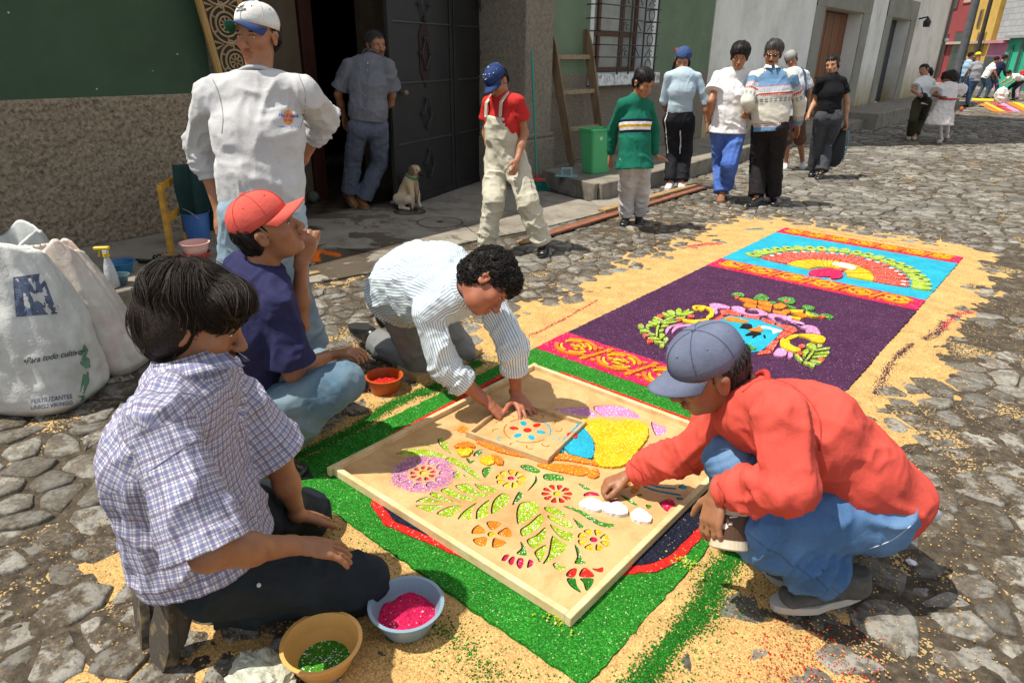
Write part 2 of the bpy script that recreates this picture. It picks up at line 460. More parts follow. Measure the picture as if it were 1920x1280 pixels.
        if uv:
            C = V[Fs].mean(1); best = np.full(len(C), 1e9); bi = np.zeros(len(C), int)
            for i, p in enumerate(us):
                d, _ = s.ev(p, C); m = d < best; best[m] = d[m]; bi[m] = i
            UV = np.zeros((len(Fs), 4, 2))
            for i, p in enumerate(us):
                m = bi == i
                if not m.any() or p['t'] != 'c': continue
                q = V[Fs[m]] - p['a']; u = q @ p['s']; v = q @ p['f']; al = q @ p['ax']
                ang = np.arctan2(v, u); ref = ang[:, :1]; ang = ref + (ang - ref + math.pi) % (2 * math.pi) - math.pi
                rad = (p['w'][0] + p['w'][1] + p['d'][0] + p['d'][1]) / 4
                UV[m, :, 0] = ang * rad; UV[m, :, 1] = al * p['vd'] + p['v0']
        return V, Fs, UV
def surf_strands(S, V, Fs, n, seg, step, flow, mat, parent, r0=.0012, lift=.003, seed=1, wob=.35, name='hair_locks'):
    """locks combed along the surface of a soft body"""
    r = np.random.default_rng(seed); idx = r.integers(0, len(V), n); p = V[idx].copy(); ps = [q for q in S.p]; P = np.zeros((n, seg, 3)); Nn = np.zeros((n, seg, 3)); li = r.uniform(.2, 1, n)[:, None] * lift
    def f(x):
        d = np.full(len(x), 1.0)
        for q in ps:
            e, _ = S.ev(q, x); d = np.minimum(d, e) if q['op'] == 'u' else np.maximum(d, -e)
        return d
    for k in range(seg):
        d = f(p); g = np.stack([f(p + np.eye(3)[i] * .002) - d for i in range(3)], 1) / .002; g /= np.linalg.norm(g, axis=1, keepdims=True) + 1e-9
        p = p - g * np.clip(d, -.01, .01)[:, None]; P[:, k] = p + g * li * (1 + .6 * k / seg); Nn[:, k] = g
        w_ = flow(p) + wob * np.stack([vn(p * 28 + 3, 41), vn(p * 28 + 9, 42), vn(p * 28 + 5, 43)], 1); w_ = w_ - g * (w_ * g).sum(1, keepdims=True); w_ /= np.linalg.norm(w_, axis=1, keepdims=True) + 1e-9; p = p + w_ * step
    return strands(name, P, Nn, n, seg, mat, parent, r0)
def vnormals(V, Fs):
    a = V[Fs[:, 2]] - V[Fs[:, 0]]; b = V[Fs[:, 3]] - V[Fs[:, 1]]; n = np.cross(a, b)
    o = np.zeros_like(V)
    for k in range(4): np.add.at(o, Fs[:, k], n)
    return o / (np.linalg.norm(o, axis=1, keepdims=True) + 1e-12)
# ================================================================== SETTING
# ---- materials
def m_stone():
    b = NB('cobble_stone'); co = b.coord('Object'); g = b.n('ShaderNodeNewGeometry')
    oi = b.n('ShaderNodeObjectInfo')
    isl = b.n('ShaderNodeMath', operation='ADD'); b.l(oi, 'Random', isl, 0); b.l(g, 'Random Per Island', isl, 1)
    fr = b.n('ShaderNodeMath', operation='FRACT'); b.l(isl, 0, fr, 0)
    tone = b.ramp(fr, 0, [(0, (.125, .117, .10)), (.5, (.205, .193, .168)), (1, (.31, .293, .255))])
    n1 = b.noise(co, 42, 5, .7); sp = b.ramp(n1, 0, [(.35, (.50, .49, .46)), (.5, (.98, .98, .97)), (.7, (1.2, 1.2, 1.18))])
    c = b.mix(1.0, (tone, 0), (sp, 0), 'MULTIPLY')
    dn = b.noise(co, 9.5, 6, .68, .4); dm = b.ramp(dn, 0, [(.46, (0, 0, 0)), (.53, (1, 1, 1))])
    big = b.noise(co, .55, 2, .5); bm = b.ramp(big, 0, [(.36, (.25, .25, .25)), (.58, (1, 1, 1))])
    mm = b.mix(1.0, (dm, 0), (bm, 0), 'MULTIPLY')
    dirt = b.ramp(b.noise(co, 60, 4, .7), 0, [(.35, (.04, .032, .024)), (.55, (.095, .075, .052)), (.72, (.24, .18, .10))])
    c = b.mix(mm, c, (dirt, 0))
    bp = b.bump(b.noise(co, 70, 5, .7), 0, .7, .006)
    return b.done(c, .82, bp, .25)
def m_dirt():
    b = NB('road_dirt'); co = b.coord('Object')
    c = b.ramp(b.noise(co, 26, 6, .72), 0, [(.3, (.036, .029, .022)), (.5, (.082, .065, .046)), (.62, (.125, .10, .068)), (.75, (.25, .19, .11))])
    vo = b.n('ShaderNodeTexVoronoi'); vo.inputs['Scale'].default_value = 150; b.l(co, 0, vo, 'Vector')
    sep = b.n('ShaderNodeSeparateColor'); b.l(vo, 'Color', sep, 0)
    big = b.noise(co, 2.2, 4, .65); br = b.ramp(big, 0, [(.45, (0, 0, 0)), (.68, (1, 1, 1))])
    th = b.n('ShaderNodeMath', operation='MULTIPLY'); b.l(br, 0, th, 0); b.l(sep, 0, th, 1)
    gt = b.n('ShaderNodeMath', operation='GREATER_THAN'); b.l(th, 0, gt, 0); gt.inputs[1].default_value = .42
    c = b.mix((gt, 0), (c, 0), (.52, .36, .16))
    bp = b.bump(b.noise(co, 90, 5, .75), 0, .9, .01)
    return b.done(c, .95, bp, .15)
M_STONE, M_DIRT = m_stone(), m_dirt()
def m_concrete(name, c1, c2, stain=.5, sc=3, wet=None):
    b = NB(name); co = b.coord('Object')
    c = b.ramp(b.noise(co, sc, 6, .7, .3), 0, [(.3, c1), (.52, c2), (.75, tuple(x * 1.15 for x in c2))])
    f = b.ramp(b.noise(co, 120, 4, .7), 0, [(.35, (.75, .75, .75)), (.6, (1.08, 1.08, 1.08))])
    c = b.mix(1.0, (c, 0), (f, 0), 'MULTIPLY')
    if wet:
        wn = b.noise(co, 1.5, 6, .72, .6); wm = b.ramp(wn, 0, [(.50, (0, 0, 0)), (.53, (1, 1, 1))])
        gr = b.n('ShaderNodeSeparateXYZ'); tc = b.n('ShaderNodeTexCoord'); b.l(tc, 'Object', gr, 0)
        rg = b.n('ShaderNodeMapRange'); rg.inputs[1].default_value = wet[0]; rg.inputs[2].default_value = wet[1]; b.l(gr, 1, rg, 0)
        mm = b.mix(1.0, (wm, 0), (rg, 0), 'MULTIPLY')
        dk = b.mix(1.0, c, (.30, .26, .22), 'MULTIPLY'); c = b.mix(mm, c, dk)
    bp = b.bump(b.noise(co, 90, 5, .75), 0, .5, .004)
    return b.done(c, .85, bp, .25)
M_CONC = m_concrete('pavement_concrete', (.155, .135, .105), (.285, .255, .205), wet=(5.6, 3.2))
M_KERB = m_concrete('kerb_concrete', (.11, .10, .08), (.235, .21, .17), sc=5)
M_WALK = m_concrete('walk_concrete', (.135, .12, .095), (.25, .225, .18), sc=2.5)

# ---- ground under everything
GX0, GX1, GY0, GY1 = -60, 60, -20, 140
mk('ground', [(GX0, GY0, -.03), (GX1, GY0, -.03), (GX1, GY1, -.03), (GX0, GY1, -.03)], [(0, 1, 2, 3)], M_DIRT)['kind'] = 'structure'

# ---- earth between the stones: uneven sheets, finer near the camera
def hsheet(name, x0, x1, y0, y1, step, zf, mat, parent=None, cut=None, kind=None):
    nx = max(2, int(round((x1 - x0) / step)) + 1); ny = max(2, int(round((y1 - y0) / step)) + 1)
    X, Y = np.meshgrid(np.linspace(x0, x1, nx), np.linspace(y0, y1, ny), indexing='ij')
    Z = zf(X, Y); V = np.stack([X, Y, Z], -1).reshape(-1, 3)
    I = np.arange(nx * ny).reshape(nx, ny); Fq = np.stack([I[:-1, :-1], I[1:, :-1], I[1:, 1:], I[:-1, 1:]], -1).reshape(-1, 4)
    if cut is not None: keep = ~cut(X, Y, Z).ravel()[Fq].all(1); Fq = Fq[keep]
    used = np.unique(Fq); mp = np.full(len(V), -1); mp[used] = np.arange(len(used))
    o = mk(name, V[used], mp[Fq], mat, parent, smooth=True)
    if kind: o['kind'] = kind
    return o
def dirt_z(X, Y):
    P = np.stack([X * 9, Y * 9, X * 0], -1); Q = np.stack([X * 1.1, Y * 1.1, X * 0 + 4], -1)
    return .008 + .012 * fbm(P, 3, 5) + .004 * vn(P * 3.1, 6) + .006 * vn(Q, 2) + .008 * np.clip((X + .9) * .9, -.3, 1)
road = thing('road', None, None, (0, 0, 0), kind='structure')
def seen(X, Y, Z):
    v = np.stack([X, Y, Z * 0 - CAM_H], -1); w_ = v @ CF; px = 960 + FPX * (v @ CR) / np.maximum(w_, .1); py = 640 - FPX * (v @ CU) / np.maximum(w_, .1)
    return ~((w_ > .2) & (px > -80) & (px < 2000) & (py < 1360)) | ((X > -1.98) & (X < -.7) & (Y > 1.2) & (Y < 6.1))
hsheet('road_earth', -4.2, 1.6, -.2, 6.5, .0205, dirt_z, M_DIRT, road, seen)
hsheet('road_earth', -4.6, 6.0, 6.5, 16, .08, lambda X, Y: dirt_z(X, Y) - .002, M_DIRT, road)
hsheet('road_earth', -12.0, 14.0, 16, 60, .6, lambda X, Y: X * 0 + .004, M_DIRT, road)

# ---- cobbles: cells of an uneven lattice, each a worn block of its own
def clip(poly, mx, my, nx, ny):
    o = []; n = len(poly)
    for i in range(n):
        a, b = poly[i], poly[(i + 1) % n]; da = (a[0] - mx) * nx + (a[1] - my) * ny; db = (b[0] - mx) * nx + (b[1] - my) * ny
        if da <= 0: o.append(a)
        if (da <= 0) != (db <= 0): t = da / (da - db); o.append((a[0] + (b[0] - a[0]) * t, a[1] + (b[1] - a[1]) * t))
    return o
def cobbles():
    rr = random.Random(3); SX, SY = .135, .105
    def seeds(x0, x1, y0, y1, sx, sy):
        S = {}
        for i in range(int((x1 - x0) / sx) + 1):
            for j in range(int((y1 - y0) / sy) + 1):
                if rr.random() < .24: continue
                S[(i, j)] = (x0 + (i + .5 * (j % 2)) * sx + rr.uniform(-.40, .40) * sx, y0 + j * sy + rr.uniform(-.38, .38) * sy)
        return S
    big = []; rest = MB()
    for x0, x1, y0, y1, sx, sy in ((-4.15, 1.7, -.1, 9.0, .140, .112), (-4.5, 4.5, 9.0, 20.5, .21, .17), (-4.6, 1.5, 20.5, 36, .42, .38)):
        S = seeds(x0, x1, y0, y1, sx, sy)
        for (i, j), (cx, cy) in S.items():
            if y0 < 8 and -2.0 < cx < -.70 and 1.15 < cy < 6.2: continue        # under the carpet
            if cx < -3.72 and 2.3 < cy < 6.3: continue
            px, py = PJ((cx, cy, 0.02)); 
            if (np.array([cx, cy, 0]) - CC) @ CF < .3 or px < -60 or px > 1990 or py > 1340: continue
            R_ = 1.35 * max(sx, sy); poly = [(cx - R_, cy - R_), (cx + R_, cy - R_), (cx + R_, cy + R_), (cx - R_, cy + R_)]
            for di in (-2, -1, 0, 1, 2):
                for dj in (-2, -1, 0, 1, 2):
                    q = S.get((i + di, j + dj))
                    if (di or dj) and q:
                        nx, ny = q[0] - cx, q[1] - cy; poly = clip(poly, cx + nx / 2, cy + ny / 2, nx, ny)
                        if len(poly) < 3: break
                if len(poly) < 3: break
            if len(poly) < 3: continue
            # round the corners, pull away from the neighbours
            P = []; n = len(poly); gap = rr.uniform(.80, .94)
            for k in range(n):
                a, b = poly[k], poly[(k + 1) % n]
                if math.hypot(b[0] - a[0], b[1] - a[1]) < .012: continue
                for t in ((.15, .85) if y0 > 8 else (.08, .5, .92) if rr.random() < .6 else (.22, .78)): P.append((cx + (a[0] + (b[0] - a[0]) * t - cx) * gap * rr.uniform(.90, 1.08), cy + (a[1] + (b[1] - a[1]) * t - cy) * gap * rr.uniform(.90, 1.08)))
            n = len(P)
            if n < 5: continue
            tx, ty = rr.uniform(-.05, .05), rr.uniform(-.05, .05); h = rr.uniform(.008, .020)
            def top(p, z): return (p[0], p[1], z + (p[0] - cx) * tx + (p[1] - cy) * ty + rr.uniform(-.0015, .0015))
            V = [(p[0], p[1], -.03) for p in P] + [top(p, h - .007) for p in P]
            V += [top((cx + (p[0] - cx) * .93, cy + (p[1] - cy) * .93), h - .001) for p in P] + [top((cx + (p[0] - cx) * .5, cy + (p[1] - cy) * .5), h + .001) for p in P] + [(cx, cy, h + .001)]
            Fs = []
            for r_ in range(3): Fs += [(r_ * n + k, r_ * n + (k + 1) % n, (r_ + 1) * n + (k + 1) % n, (r_ + 1) * n + k) for k in range(n)]
            Fs += [(3 * n + k, 3 * n + (k + 1) % n, 4 * n) for k in range(n)]
            hid = (-2.35 < cx < -.5 and .9 < cy < 6.6)
            A = 0
            if not hid:
                pp = [PJ((q[0], q[1], .02)) for q in P]; A = abs(sum(pp[k][0] * pp[(k + 1) % n][1] - pp[(k + 1) % n][0] * pp[k][1] for k in range(n))) / 2
                if not (-20 < px < 1940 and py < 1290): A = 0
            big.append((A, V, Fs))
    big.sort(key=lambda q: -q[0])
    for A, V, Fs in big[:300]: mk('cobblestone', V, Fs, M_STONE, road, smooth=True)
    for A, V, Fs in big[300:]:
        n = (len(V) - 1) // 4; rest.add(V[:3 * n] + [V[-1]], Fs[:2 * n] + [(2 * n + k, 2 * n + (k + 1) % n, 3 * n) for k in range(n)])
    o = rest.build('small_cobblestones', M_STONE, road, smooth=True); o['kind'] = 'stuff'
cobbles()

# ---- pavement in front of the gate, with its cracked slabs
pav = thing('pavement', None, None, (0, 0, 0), kind='structure')
M_CRK = simple('crack_earth', (.05, .04, .03), .95)
def slab(name, poly, z0, z1, mat, seed, amp=.006, parent=pav):
    m = MB(); m.prism(ragged(poly, .05, amp, seed), z0, z1); return m.build(name, mat, parent)
slabs = [[(-5.6, 2.05), (-4.78, 2.05), (-4.70, 3.0), (-5.6, 3.02)], [(-4.77, 2.05), (-4.02, 2.1), (-3.86, 2.55), (-3.74, 3.05), (-3.9, 3.3), (-4.69, 3.0)],
         [(-5.6, 3.03), (-4.70, 3.01), (-3.9, 3.31), (-3.83, 4.1), (-4.3, 4.35), (-5.6, 4.4)],
         [(-5.6, 4.41), (-4.3, 4.36), (-3.82, 4.11), (-3.72, 4.75), (-4.22, 5.05), (-5.6, 5.2)],
         [(-5.9, 5.21), (-4.22, 5.06), (-3.71, 4.76), (-3.66, 5.7), (-4.02, 6.02), (-5.9, 6.4)], [(-4.05, 6.04), (-3.66, 5.71), (-3.70, 6.9), (-4.05, 6.9)]]
for i, p in enumerate(slabs): slab('concrete_slab', p, -.02, .022 + .002 * (i % 3), M_CONC, i)
m = MB(); m.prism([(-5.9, 2.0), (-3.72, 2.0), (-3.72, 6.8), (-5.9, 6.8)], -.02, .008); m.build('slab_bed', M_CRK, pav)
# left raised walk
m = MB(); m.prism([(-5.3, -3), (-4.06, -3), (-4.05, .9), (-4.04, 2.1), (-4.12, 2.16), (-5.3, 2.2)], -.02, .216); m.build('raised_walk', M_WALK, pav)
m = MB()
for i in range(9):
    y = -2.4 + i * .5; m.box(-4.072, -4.022, y + .004, y + .496, -.02, .222, .006)
m.build('kerb_blocks', M_KERB, pav)
# right raised walk with the skewed end
KW = [(-5.25, 6.52), (-4.66, 6.34), (-4.06, 6.16), (-4.05, 8.2), (-4.22, 10.9), (-4.24, 28.4), (-5.25, 28.4)]
m = MB(); m.prism(ragged(KW, .12, .004, 4), -.02, .196); m.build('raised_walk', M_WALK, pav)
m = MB()
def kerb(a, b, k, z=.202):
    a = np.array(a); b = np.array(b); t = (b - a) / np.linalg.norm(b - a); n_ = np.array([t[1], -t[0]])
    for i in range(k):
        p = a + (b - a) * (i + .01) / k; q = a + (b - a) * (i + .99) / k; c = (p + q) / 2 + n_ * .012
        m.obox((c[0], c[1], z / 2 - .01), (t[0], t[1], 0), (n_[0], n_[1], 0), (0, 0, 1), np.linalg.norm(q - p) / 2, .025, z / 2 + .01, .008)
kerb((-4.66, 6.325), (-4.04, 6.145), 2); kerb((-4.035, 6.17), (-4.03, 8.2), 4); kerb((-4.03, 8.2), (-4.20, 10.9), 5); kerb((-4.20, 10.9), (-4.22, 16), 8)
m.build('kerb_blocks', M_KERB, pav)
m = MB(); m.box(-4.95, -3.95, 16.9, 21.3, -.02, .34, .02); m.box(-5.2, -4.5, 21.3, 26, -.02, .3, .02); m.build('door_step', M_KERB, pav)
# manhole covers
def manhole(px, py, r, name_label, wet):
    c = G(px, py, .03); t = thing('manhole_cover', name_label, 'manhole cover', (c[0], c[1], .03))
    m = MB(); m.lathe((c[0], c[1], .024), [(r - .012, -.01), (r - .012, .003), (r - .02, .006), (1e-5, .006)], 40); m.build('lid', M_WALK if not wet else simple('wet_lid', (.07, .06, .05), .35, spec=.6), t)
    m = MB(); m.lathe((c[0], c[1], .0232), [(r, -.02), (r, .005), (r - .010, .005), (r - .010, -.02)], 40); m.build('rim', M_CRK, t)
    m = MB(); m.obox((c[0], c[1], .031), (1, .2, 0), (-.2, 1, 0), (0, 0, 1), .028, .028, .002); m.build('lifting_slot', M_CRK, t)
manhole(825, 416, .215, 'round concrete manhole cover with a dark centre slot in front of the dog', False)
manhole(768, 396, .16, 'wet dark round cover under the sitting dog', True)

# ================================================================== GREEN HOUSE
HX = -5.2
def m_wall(name, c1, c2, c3, spots=True, sc=1.5, grime=None):
    b = NB(name); co = b.coord('Object')
    c = b.ramp(b.noise(co, sc, 5, .65), 0, [(.3, c1), (.5, c2), (.72, c3)])
    c = (c, 0)
    co2 = b.coord('Object', (1, 1.6, .6)); st = b.ramp(b.noise(co2, 1.6, 6, .7), 0, [(.3, (.92, .92, .91)), (.6, (1.03, 1.03, 1.03))]); c = b.mix(1.0, c, (st, 0), 'MULTIPLY')
    if spots:
        vo = b.n('ShaderNodeTexVoronoi'); vo.inputs['Scale'].default_value = 6; b.l(co, 0, vo, 'Vector')
        lt = b.n('ShaderNodeMath', operation='LESS_THAN'); b.l(vo, 'Distance', lt, 0); lt.inputs[1].default_value = .035
        c = b.mix((lt, 0), c, (.45, .45, .33))
    if grime:
        tc = b.n('ShaderNodeTexCoord'); gr = b.n('ShaderNodeSeparateXYZ'); b.l(tc, 'Object', gr, 0)
        nn = b.noise(b.coord('Object', (1, 2, .5)), 2.5, 5, .7); ad = b.n('ShaderNodeMath', operation='MULTIPLY_ADD'); b.l(nn, 0, ad, 0); ad.inputs[1].default_value = 1.3; b.l(gr, 2, ad, 2)
        rg = b.n('ShaderNodeMapRange'); rg.inputs[1].default_value = grime[0]; rg.inputs[2].default_value = grime[1]; b.l(ad, 0, rg, 0)
        c = b.mix((rg, 0), c, (.36, .28, .15))
    bp = b.bump(b.noise(co, 25, 5, .6), 0, .35, .006)
    return b.done(c, .8, bp, .25)
M_GREEN = m_wall('green_plaster', (.032, .062, .034), (.043, .080, .043), (.052, .094, .053))
M_GREEN2 = m_wall('green_plaster_pale', (.115, .165, .10), (.14, .195, .12), (.165, .22, .14))  # paler green, for the wall beyond the pillar
M_WHITEW = m_wall('white_plaster', (.58, .57, .50), (.74, .73, .67), (.80, .79, .74), False, 1.2, grime=(2.0, .9))
def m_rough(name, a, b_, c_, sc):
    b = NB(name); co = b.coord('Object')
    c = b.ramp(b.noise(co, sc, 6, .75), 0, [(.33, a), (.5, b_), (.7, c_)])
    bp = b.bump(b.noise(co, 55, 5, .75), 0, 1.0, .012)
    bp = b.bump(b.noise(co, 160, 3, .7), 0, .7, .004, bp)
    return b.done(c, .95, bp, .1)
M_ROUGH = m_rough('rough_cast', (.085, .066, .045), (.285, .23, .16), (.43, .36, .265), 40)
M_PEBBLE = m_rough('pebble_dash', (.06, .052, .042), (.22, .19, .145), (.42, .38, .30), 70)
M_PILLAR = m_rough('pillar_stone', (.15, .13, .10), (.235, .205, .16), (.30, .27, .21), 30)
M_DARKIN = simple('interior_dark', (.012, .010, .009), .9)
M_IRON = simple('black_iron', (.018, .017, .016), .45, spec=.5)
house = thing('green_house', 'green plastered house with rough stone base, iron gate and barred window', 'house', (HX, 4, 0))
def wallbox(y0, y1, z0, z1, mat, x1=HX, x0=None, name='wall', parent=house):
    m = MB(); m.box((x1 - .4) if x0 is None else x0, x1, y0, y1, z0, z1); return m.build(name, mat, parent)
HTOP = 3.02
wallbox(-4, 2.62, 1.18, HTOP, M_GREEN)
wallbox(-4, 2.62, 0, 1.18, M_ROUGH)
wallbox(2.62, 6.12, 2.75, HTOP, M_GREEN)
wallbox(6.12, 7.52, 1.24, HTOP, M_GREEN2); wallbox(6.12, 10.9, 0, 1.08, M_PEBBLE)
wallbox(7.52, 9.12, 2.6, HTOP, M_GREEN2); wallbox(9.12, 10.9, 1.24, HTOP, M_GREEN2)
wallbox(6.12, 7.52, 1.08, 1.24, M_PEBBLE); wallbox(9.12, 10.9, 1.08, 1.24, M_PEBBLE)
def rough_face(y0, y1, z0, z1, amp, fr, mat, step=.0135, name='rough_cast_base', x=HX):
    ny = int((y1 - y0) / step); nz = int((z1 - z0) / step)
    Y, Z = np.meshgrid(np.linspace(y0, y1, ny), np.linspace(z0, z1, nz), indexing='ij'); P = np.stack([Y * fr, Z * fr, Y * 0], -1)
    n1 = 1 - 2 * np.abs(fbm(P, 2, 8)); n2 = vn(P * 2.7, 3)
    X = x + .014 + amp * (n1 * .8 + n2 * .5); ed = np.minimum(np.minimum((Z - z0), (z1 - Z)) / .02, 1); X = x + .002 + (X - x - .002) * np.clip(ed, 0, 1)
    I = np.arange(ny * nz).reshape(ny, nz); Fq = np.stack([I[:-1, :-1], I[1:, :-1], I[1:, 1:], I[:-1, 1:]], -1).reshape(-1, 4)
    return mk(name, np.stack([X, Y, Z], -1).reshape(-1, 3), Fq, mat, house, smooth=True)
rough_face(.9, 2.61, .2, 1.183, .011, 27, M_ROUGH, .0115)
rough_face(6.72, 10.88, .18, 1.085, .004, 45, M_PEBBLE, .03, 'pebble_dash_base')
# pillar with plinth
m = MB(); m.box(-5.95, -5.045, 6.11, 6.60, .3, HTOP - .005, .01); m.build('pillar', M_PILLAR, house)
m = MB(); m.box(-5.96, -5.02, 6.09, 6.66, 0, .56, .012); m.box(-5.96, -5.03, 6.10, 6.64, .575, .62, .01); m.build('pillar_plinth', M_PILLAR, house)
wallbox(2.60, 2.70, 0, 2.75, M_PILLAR, HX - .002, -5.6, 'door_jamb')
# entrance hall behind the gate
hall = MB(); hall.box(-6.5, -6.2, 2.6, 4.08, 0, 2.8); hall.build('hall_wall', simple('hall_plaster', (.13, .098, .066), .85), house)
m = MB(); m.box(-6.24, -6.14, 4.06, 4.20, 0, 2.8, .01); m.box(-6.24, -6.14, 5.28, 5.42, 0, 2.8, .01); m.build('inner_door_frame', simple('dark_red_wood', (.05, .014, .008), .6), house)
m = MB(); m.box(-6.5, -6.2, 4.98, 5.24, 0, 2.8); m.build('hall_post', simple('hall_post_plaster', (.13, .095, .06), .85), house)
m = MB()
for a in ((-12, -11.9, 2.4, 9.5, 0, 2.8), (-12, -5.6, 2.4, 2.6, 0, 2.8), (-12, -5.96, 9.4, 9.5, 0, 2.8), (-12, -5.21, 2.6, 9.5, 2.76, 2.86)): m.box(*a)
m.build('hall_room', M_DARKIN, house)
def m_tiles():
    b = NB('hall_tiles'); co = b.coord('Object'); br = b.n('ShaderNodeTexChecker'); br.inputs['Scale'].default_value = 7; b.l(co, 0, br, 'Vector')
    br.inputs['Color1'].default_value = (.10, .075, .05, 1); br.inputs['Color2'].default_value = (.045, .03, .022, 1)
    return b.done((br, 0), .5, None, .4)
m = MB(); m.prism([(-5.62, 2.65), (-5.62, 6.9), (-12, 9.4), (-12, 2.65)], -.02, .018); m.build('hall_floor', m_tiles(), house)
m = MB(); m.box(-8.3, -8.05, 3.2, 8.5, .018, .12, .01); m.build('hall_step', simple('hall_step_stone', (.14, .11, .08), .8), house)
# gate: two folding leaves of sheet iron
M_GATE = simple('gate_iron_paint', (.0165, .0165, .0155), .5, .35, 2.5, 30, .002, .3, spec=.35)
gA, gB = np.array([-5.24, 4.34]), np.array([-5.88, 6.56]); gt_ = (gB - gA) / np.linalg.norm(gB - gA); gn = np.array([gt_[1], -gt_[0]]); gL = 2.55
gate = thing('gate', 'tall black sheet iron double gate with scroll ornaments and round knob', 'gate', (gA[0], gA[1], .02))
def gp(s_, z, o=0): p = gA + gt_ * s_ + gn * o; return np.array([p[0], p[1], z])
def gpx(px, py):
    d = ray(px, py); n3 = np.array([gn[0], gn[1], 0]); k = ((np.array([gA[0], gA[1], 0]) - CC) @ n3) / (d @ n3); p = CC + d * k
    return (p[:2] - gA) @ gt_, p[2]
gL = gpx(953, 200)[0]
gt3, gn3 = np.array([*gt_, 0]), np.array([*gn, 0])
def gbox(m, s0, s1, z0, z1, o, th, bev=.004): m.obox(gp((s0 + s1) / 2, (z0 + z1) / 2, o), gt3, gn3, ZZ, (s1 - s0) / 2, th / 2, (z1 - z0) / 2, bev)
mid = gpx(848, 200)[0]
for s0, s1 in ((0, mid - .012), (mid + .012, gL)):
    lf = MB(); gbox(lf, s0, s1, .03, 2.7, 0, .03); lf = lf.build('gate_leaf', M_GATE, gate)
    st_ = MB(); gbox(st_, s0, s0 + .075, .03, 2.7, .022, .02); gbox(st_, s1 - .06, s1, .03, 2.7, .022, .02); gbox(st_, s0 + .078, s1 - .063, .03, .10, .021, .016)
    st_.build('leaf_stile', M_GATE, gate)
    for py in (44, 153, 262): rl = MB(); z = gpx(793, py)[1]; gbox(rl, s0 + .08, s1 - .065, z - .009, z + .009, .022, .014); rl.build('leaf_rail', simple('gate_rail', (.035, .037, .036), .4, spec=.5), gate)
M_RUST = simple('rusty_plate', (.022, .012, .008), .7)
for cx in (793, 903):
    pl_ = MB(); z0, z1 = gpx(cx, 166)[1], gpx(cx, 30)[1]; s = gpx(cx, 100)[0]; w_ = .10
    P = [(s, z0), (s + w_, z0 + .16), (s + w_, z1 - .16), (s, z1), (s - w_, z1 - .16), (s - w_, z0 + .16)]
    V = [gp(a, z, .024) for a, z in P] + [gp(a, z, .014) for a, z in P]
    pl_.add(V, [(0, 1, 2, 3, 4, 5)] + [(i, i + 6, (i + 1) % 6 + 6, (i + 1) % 6) for i in range(6)]); pl_.build('hexagonal_plate', M_RUST, gate)
for k, (px, py) in enumerate(((791, 10), (793, 101), (797, 212), (802, 304), (899, 10), (904, 101), (901, 202), (904, 291))):
    s, z = gpx(px, py); m = MB(); a, b_ = .085, .135
    C4 = [(s, z + b_), (s + a, z), (s, z - b_), (s - a, z)]
    for i in range(4):
        p, q = np.array(C4[i]), np.array(C4[(i + 1) % 4]); m.tube([gp(*(p + (q - p) * t), .04) for t in (.12, .5, .88)], .007, 6)
    for c_ in C4:
        for sg in (-1, 1):
            m.tube([gp(c_[0] + (.022 + .014 * math.cos(t)) * sg, c_[1] + .016 * math.sin(t), .04) for t in np.linspace(0, 5.2, 8)], .006, 5)
        m.ball(gp(c_[0], c_[1], .045), .013, 8, 5)
    m.build('scroll_ornament', M_IRON, gate)
s, z = gpx(750, 174); m = MB(); m.ball(gp(s, z, .065), .028, 12, 8); m.tube([gp(s, z, .01), gp(s, z, .06)], .012, 8); m.build('knob', simple('brass_knob', (.16, .11, .06), .4, spec=.6), gate)
# window
WNY0, WNY1 = 7.60, 9.04
m = MB(); m.box(-5.55, -5.04, WNY0 - .05, WNY1 + .05, 1.10, 1.245, .012)
def m_flaky():
    b = NB('flaky_white_paint'); co = b.coord('Object'); c = b.ramp(b.noise(co, 14, 6, .75), 0, [(.40, (.25, .25, .24)), (.50, (.66, .70, .70)), (.8, (.78, .80, .80))]); return b.done(c, .8, None, .2)
m.build('window_sill', m_flaky(), house)
for a_, b_ in ((WNY1 - .02, WNY1 + .079), (WNY0 - .079, WNY0)): m = MB(); m.box(-5.5, -5.19, a_, b_, 1.245, 2.6); m.build('window_reveal', simple('white_reveal', (.62, .64, .62), .8), house)
win = MB(); M_BRWOOD = simple('brown_window_wood', (.10, .05, .028), .6, vstretch=(1, 1, .15), vs=20)
for y in (WNY0 + .03, WNY0 + .45, WNY0 + 1.02, WNY1 - .08): win.box(-5.46, -5.41, y - .03, y + .03, 1.25, 2.6, .004)
for z in (1.28, 1.72, 2.25): win.box(-5.455, -5.415, WNY0, WNY1 - .05, z - .03, z + .03, .004)
win.build('window_frame', M_BRWOOD, house)
m = MB(); m.box(-5.445, -5.44, WNY0, WNY1 - .05, 1.25, 2.6); m.build('window_pane', simple('curtained_glass', (.22, .22, .19), .25, spec=.6), house)
gri = MB(); gx = -4.99
for y in (7.88, 8.14, 8.47, 8.80): gri.tube([(gx, y, 1.235), (gx, y, 2.62)], .012, 6)
for z in (1.44, 1.58, 1.73, 1.87, 2.02, 2.3): gri.tube([(HX + .01, 7.43, z), (gx + .02, 7.43, z), (gx + .02, 8.84, z), (HX + .01, 8.84, z)], .007, 5)
for z in (1.34, 1.65, 1.95, 2.2):
    gri.tube([(gx, 8.63 + .07 * math.cos(t), z + .075 * math.sin(t)) for t in np.linspace(0, 2 * math.pi, 15)[:-1]], .007, 5, closed=True)
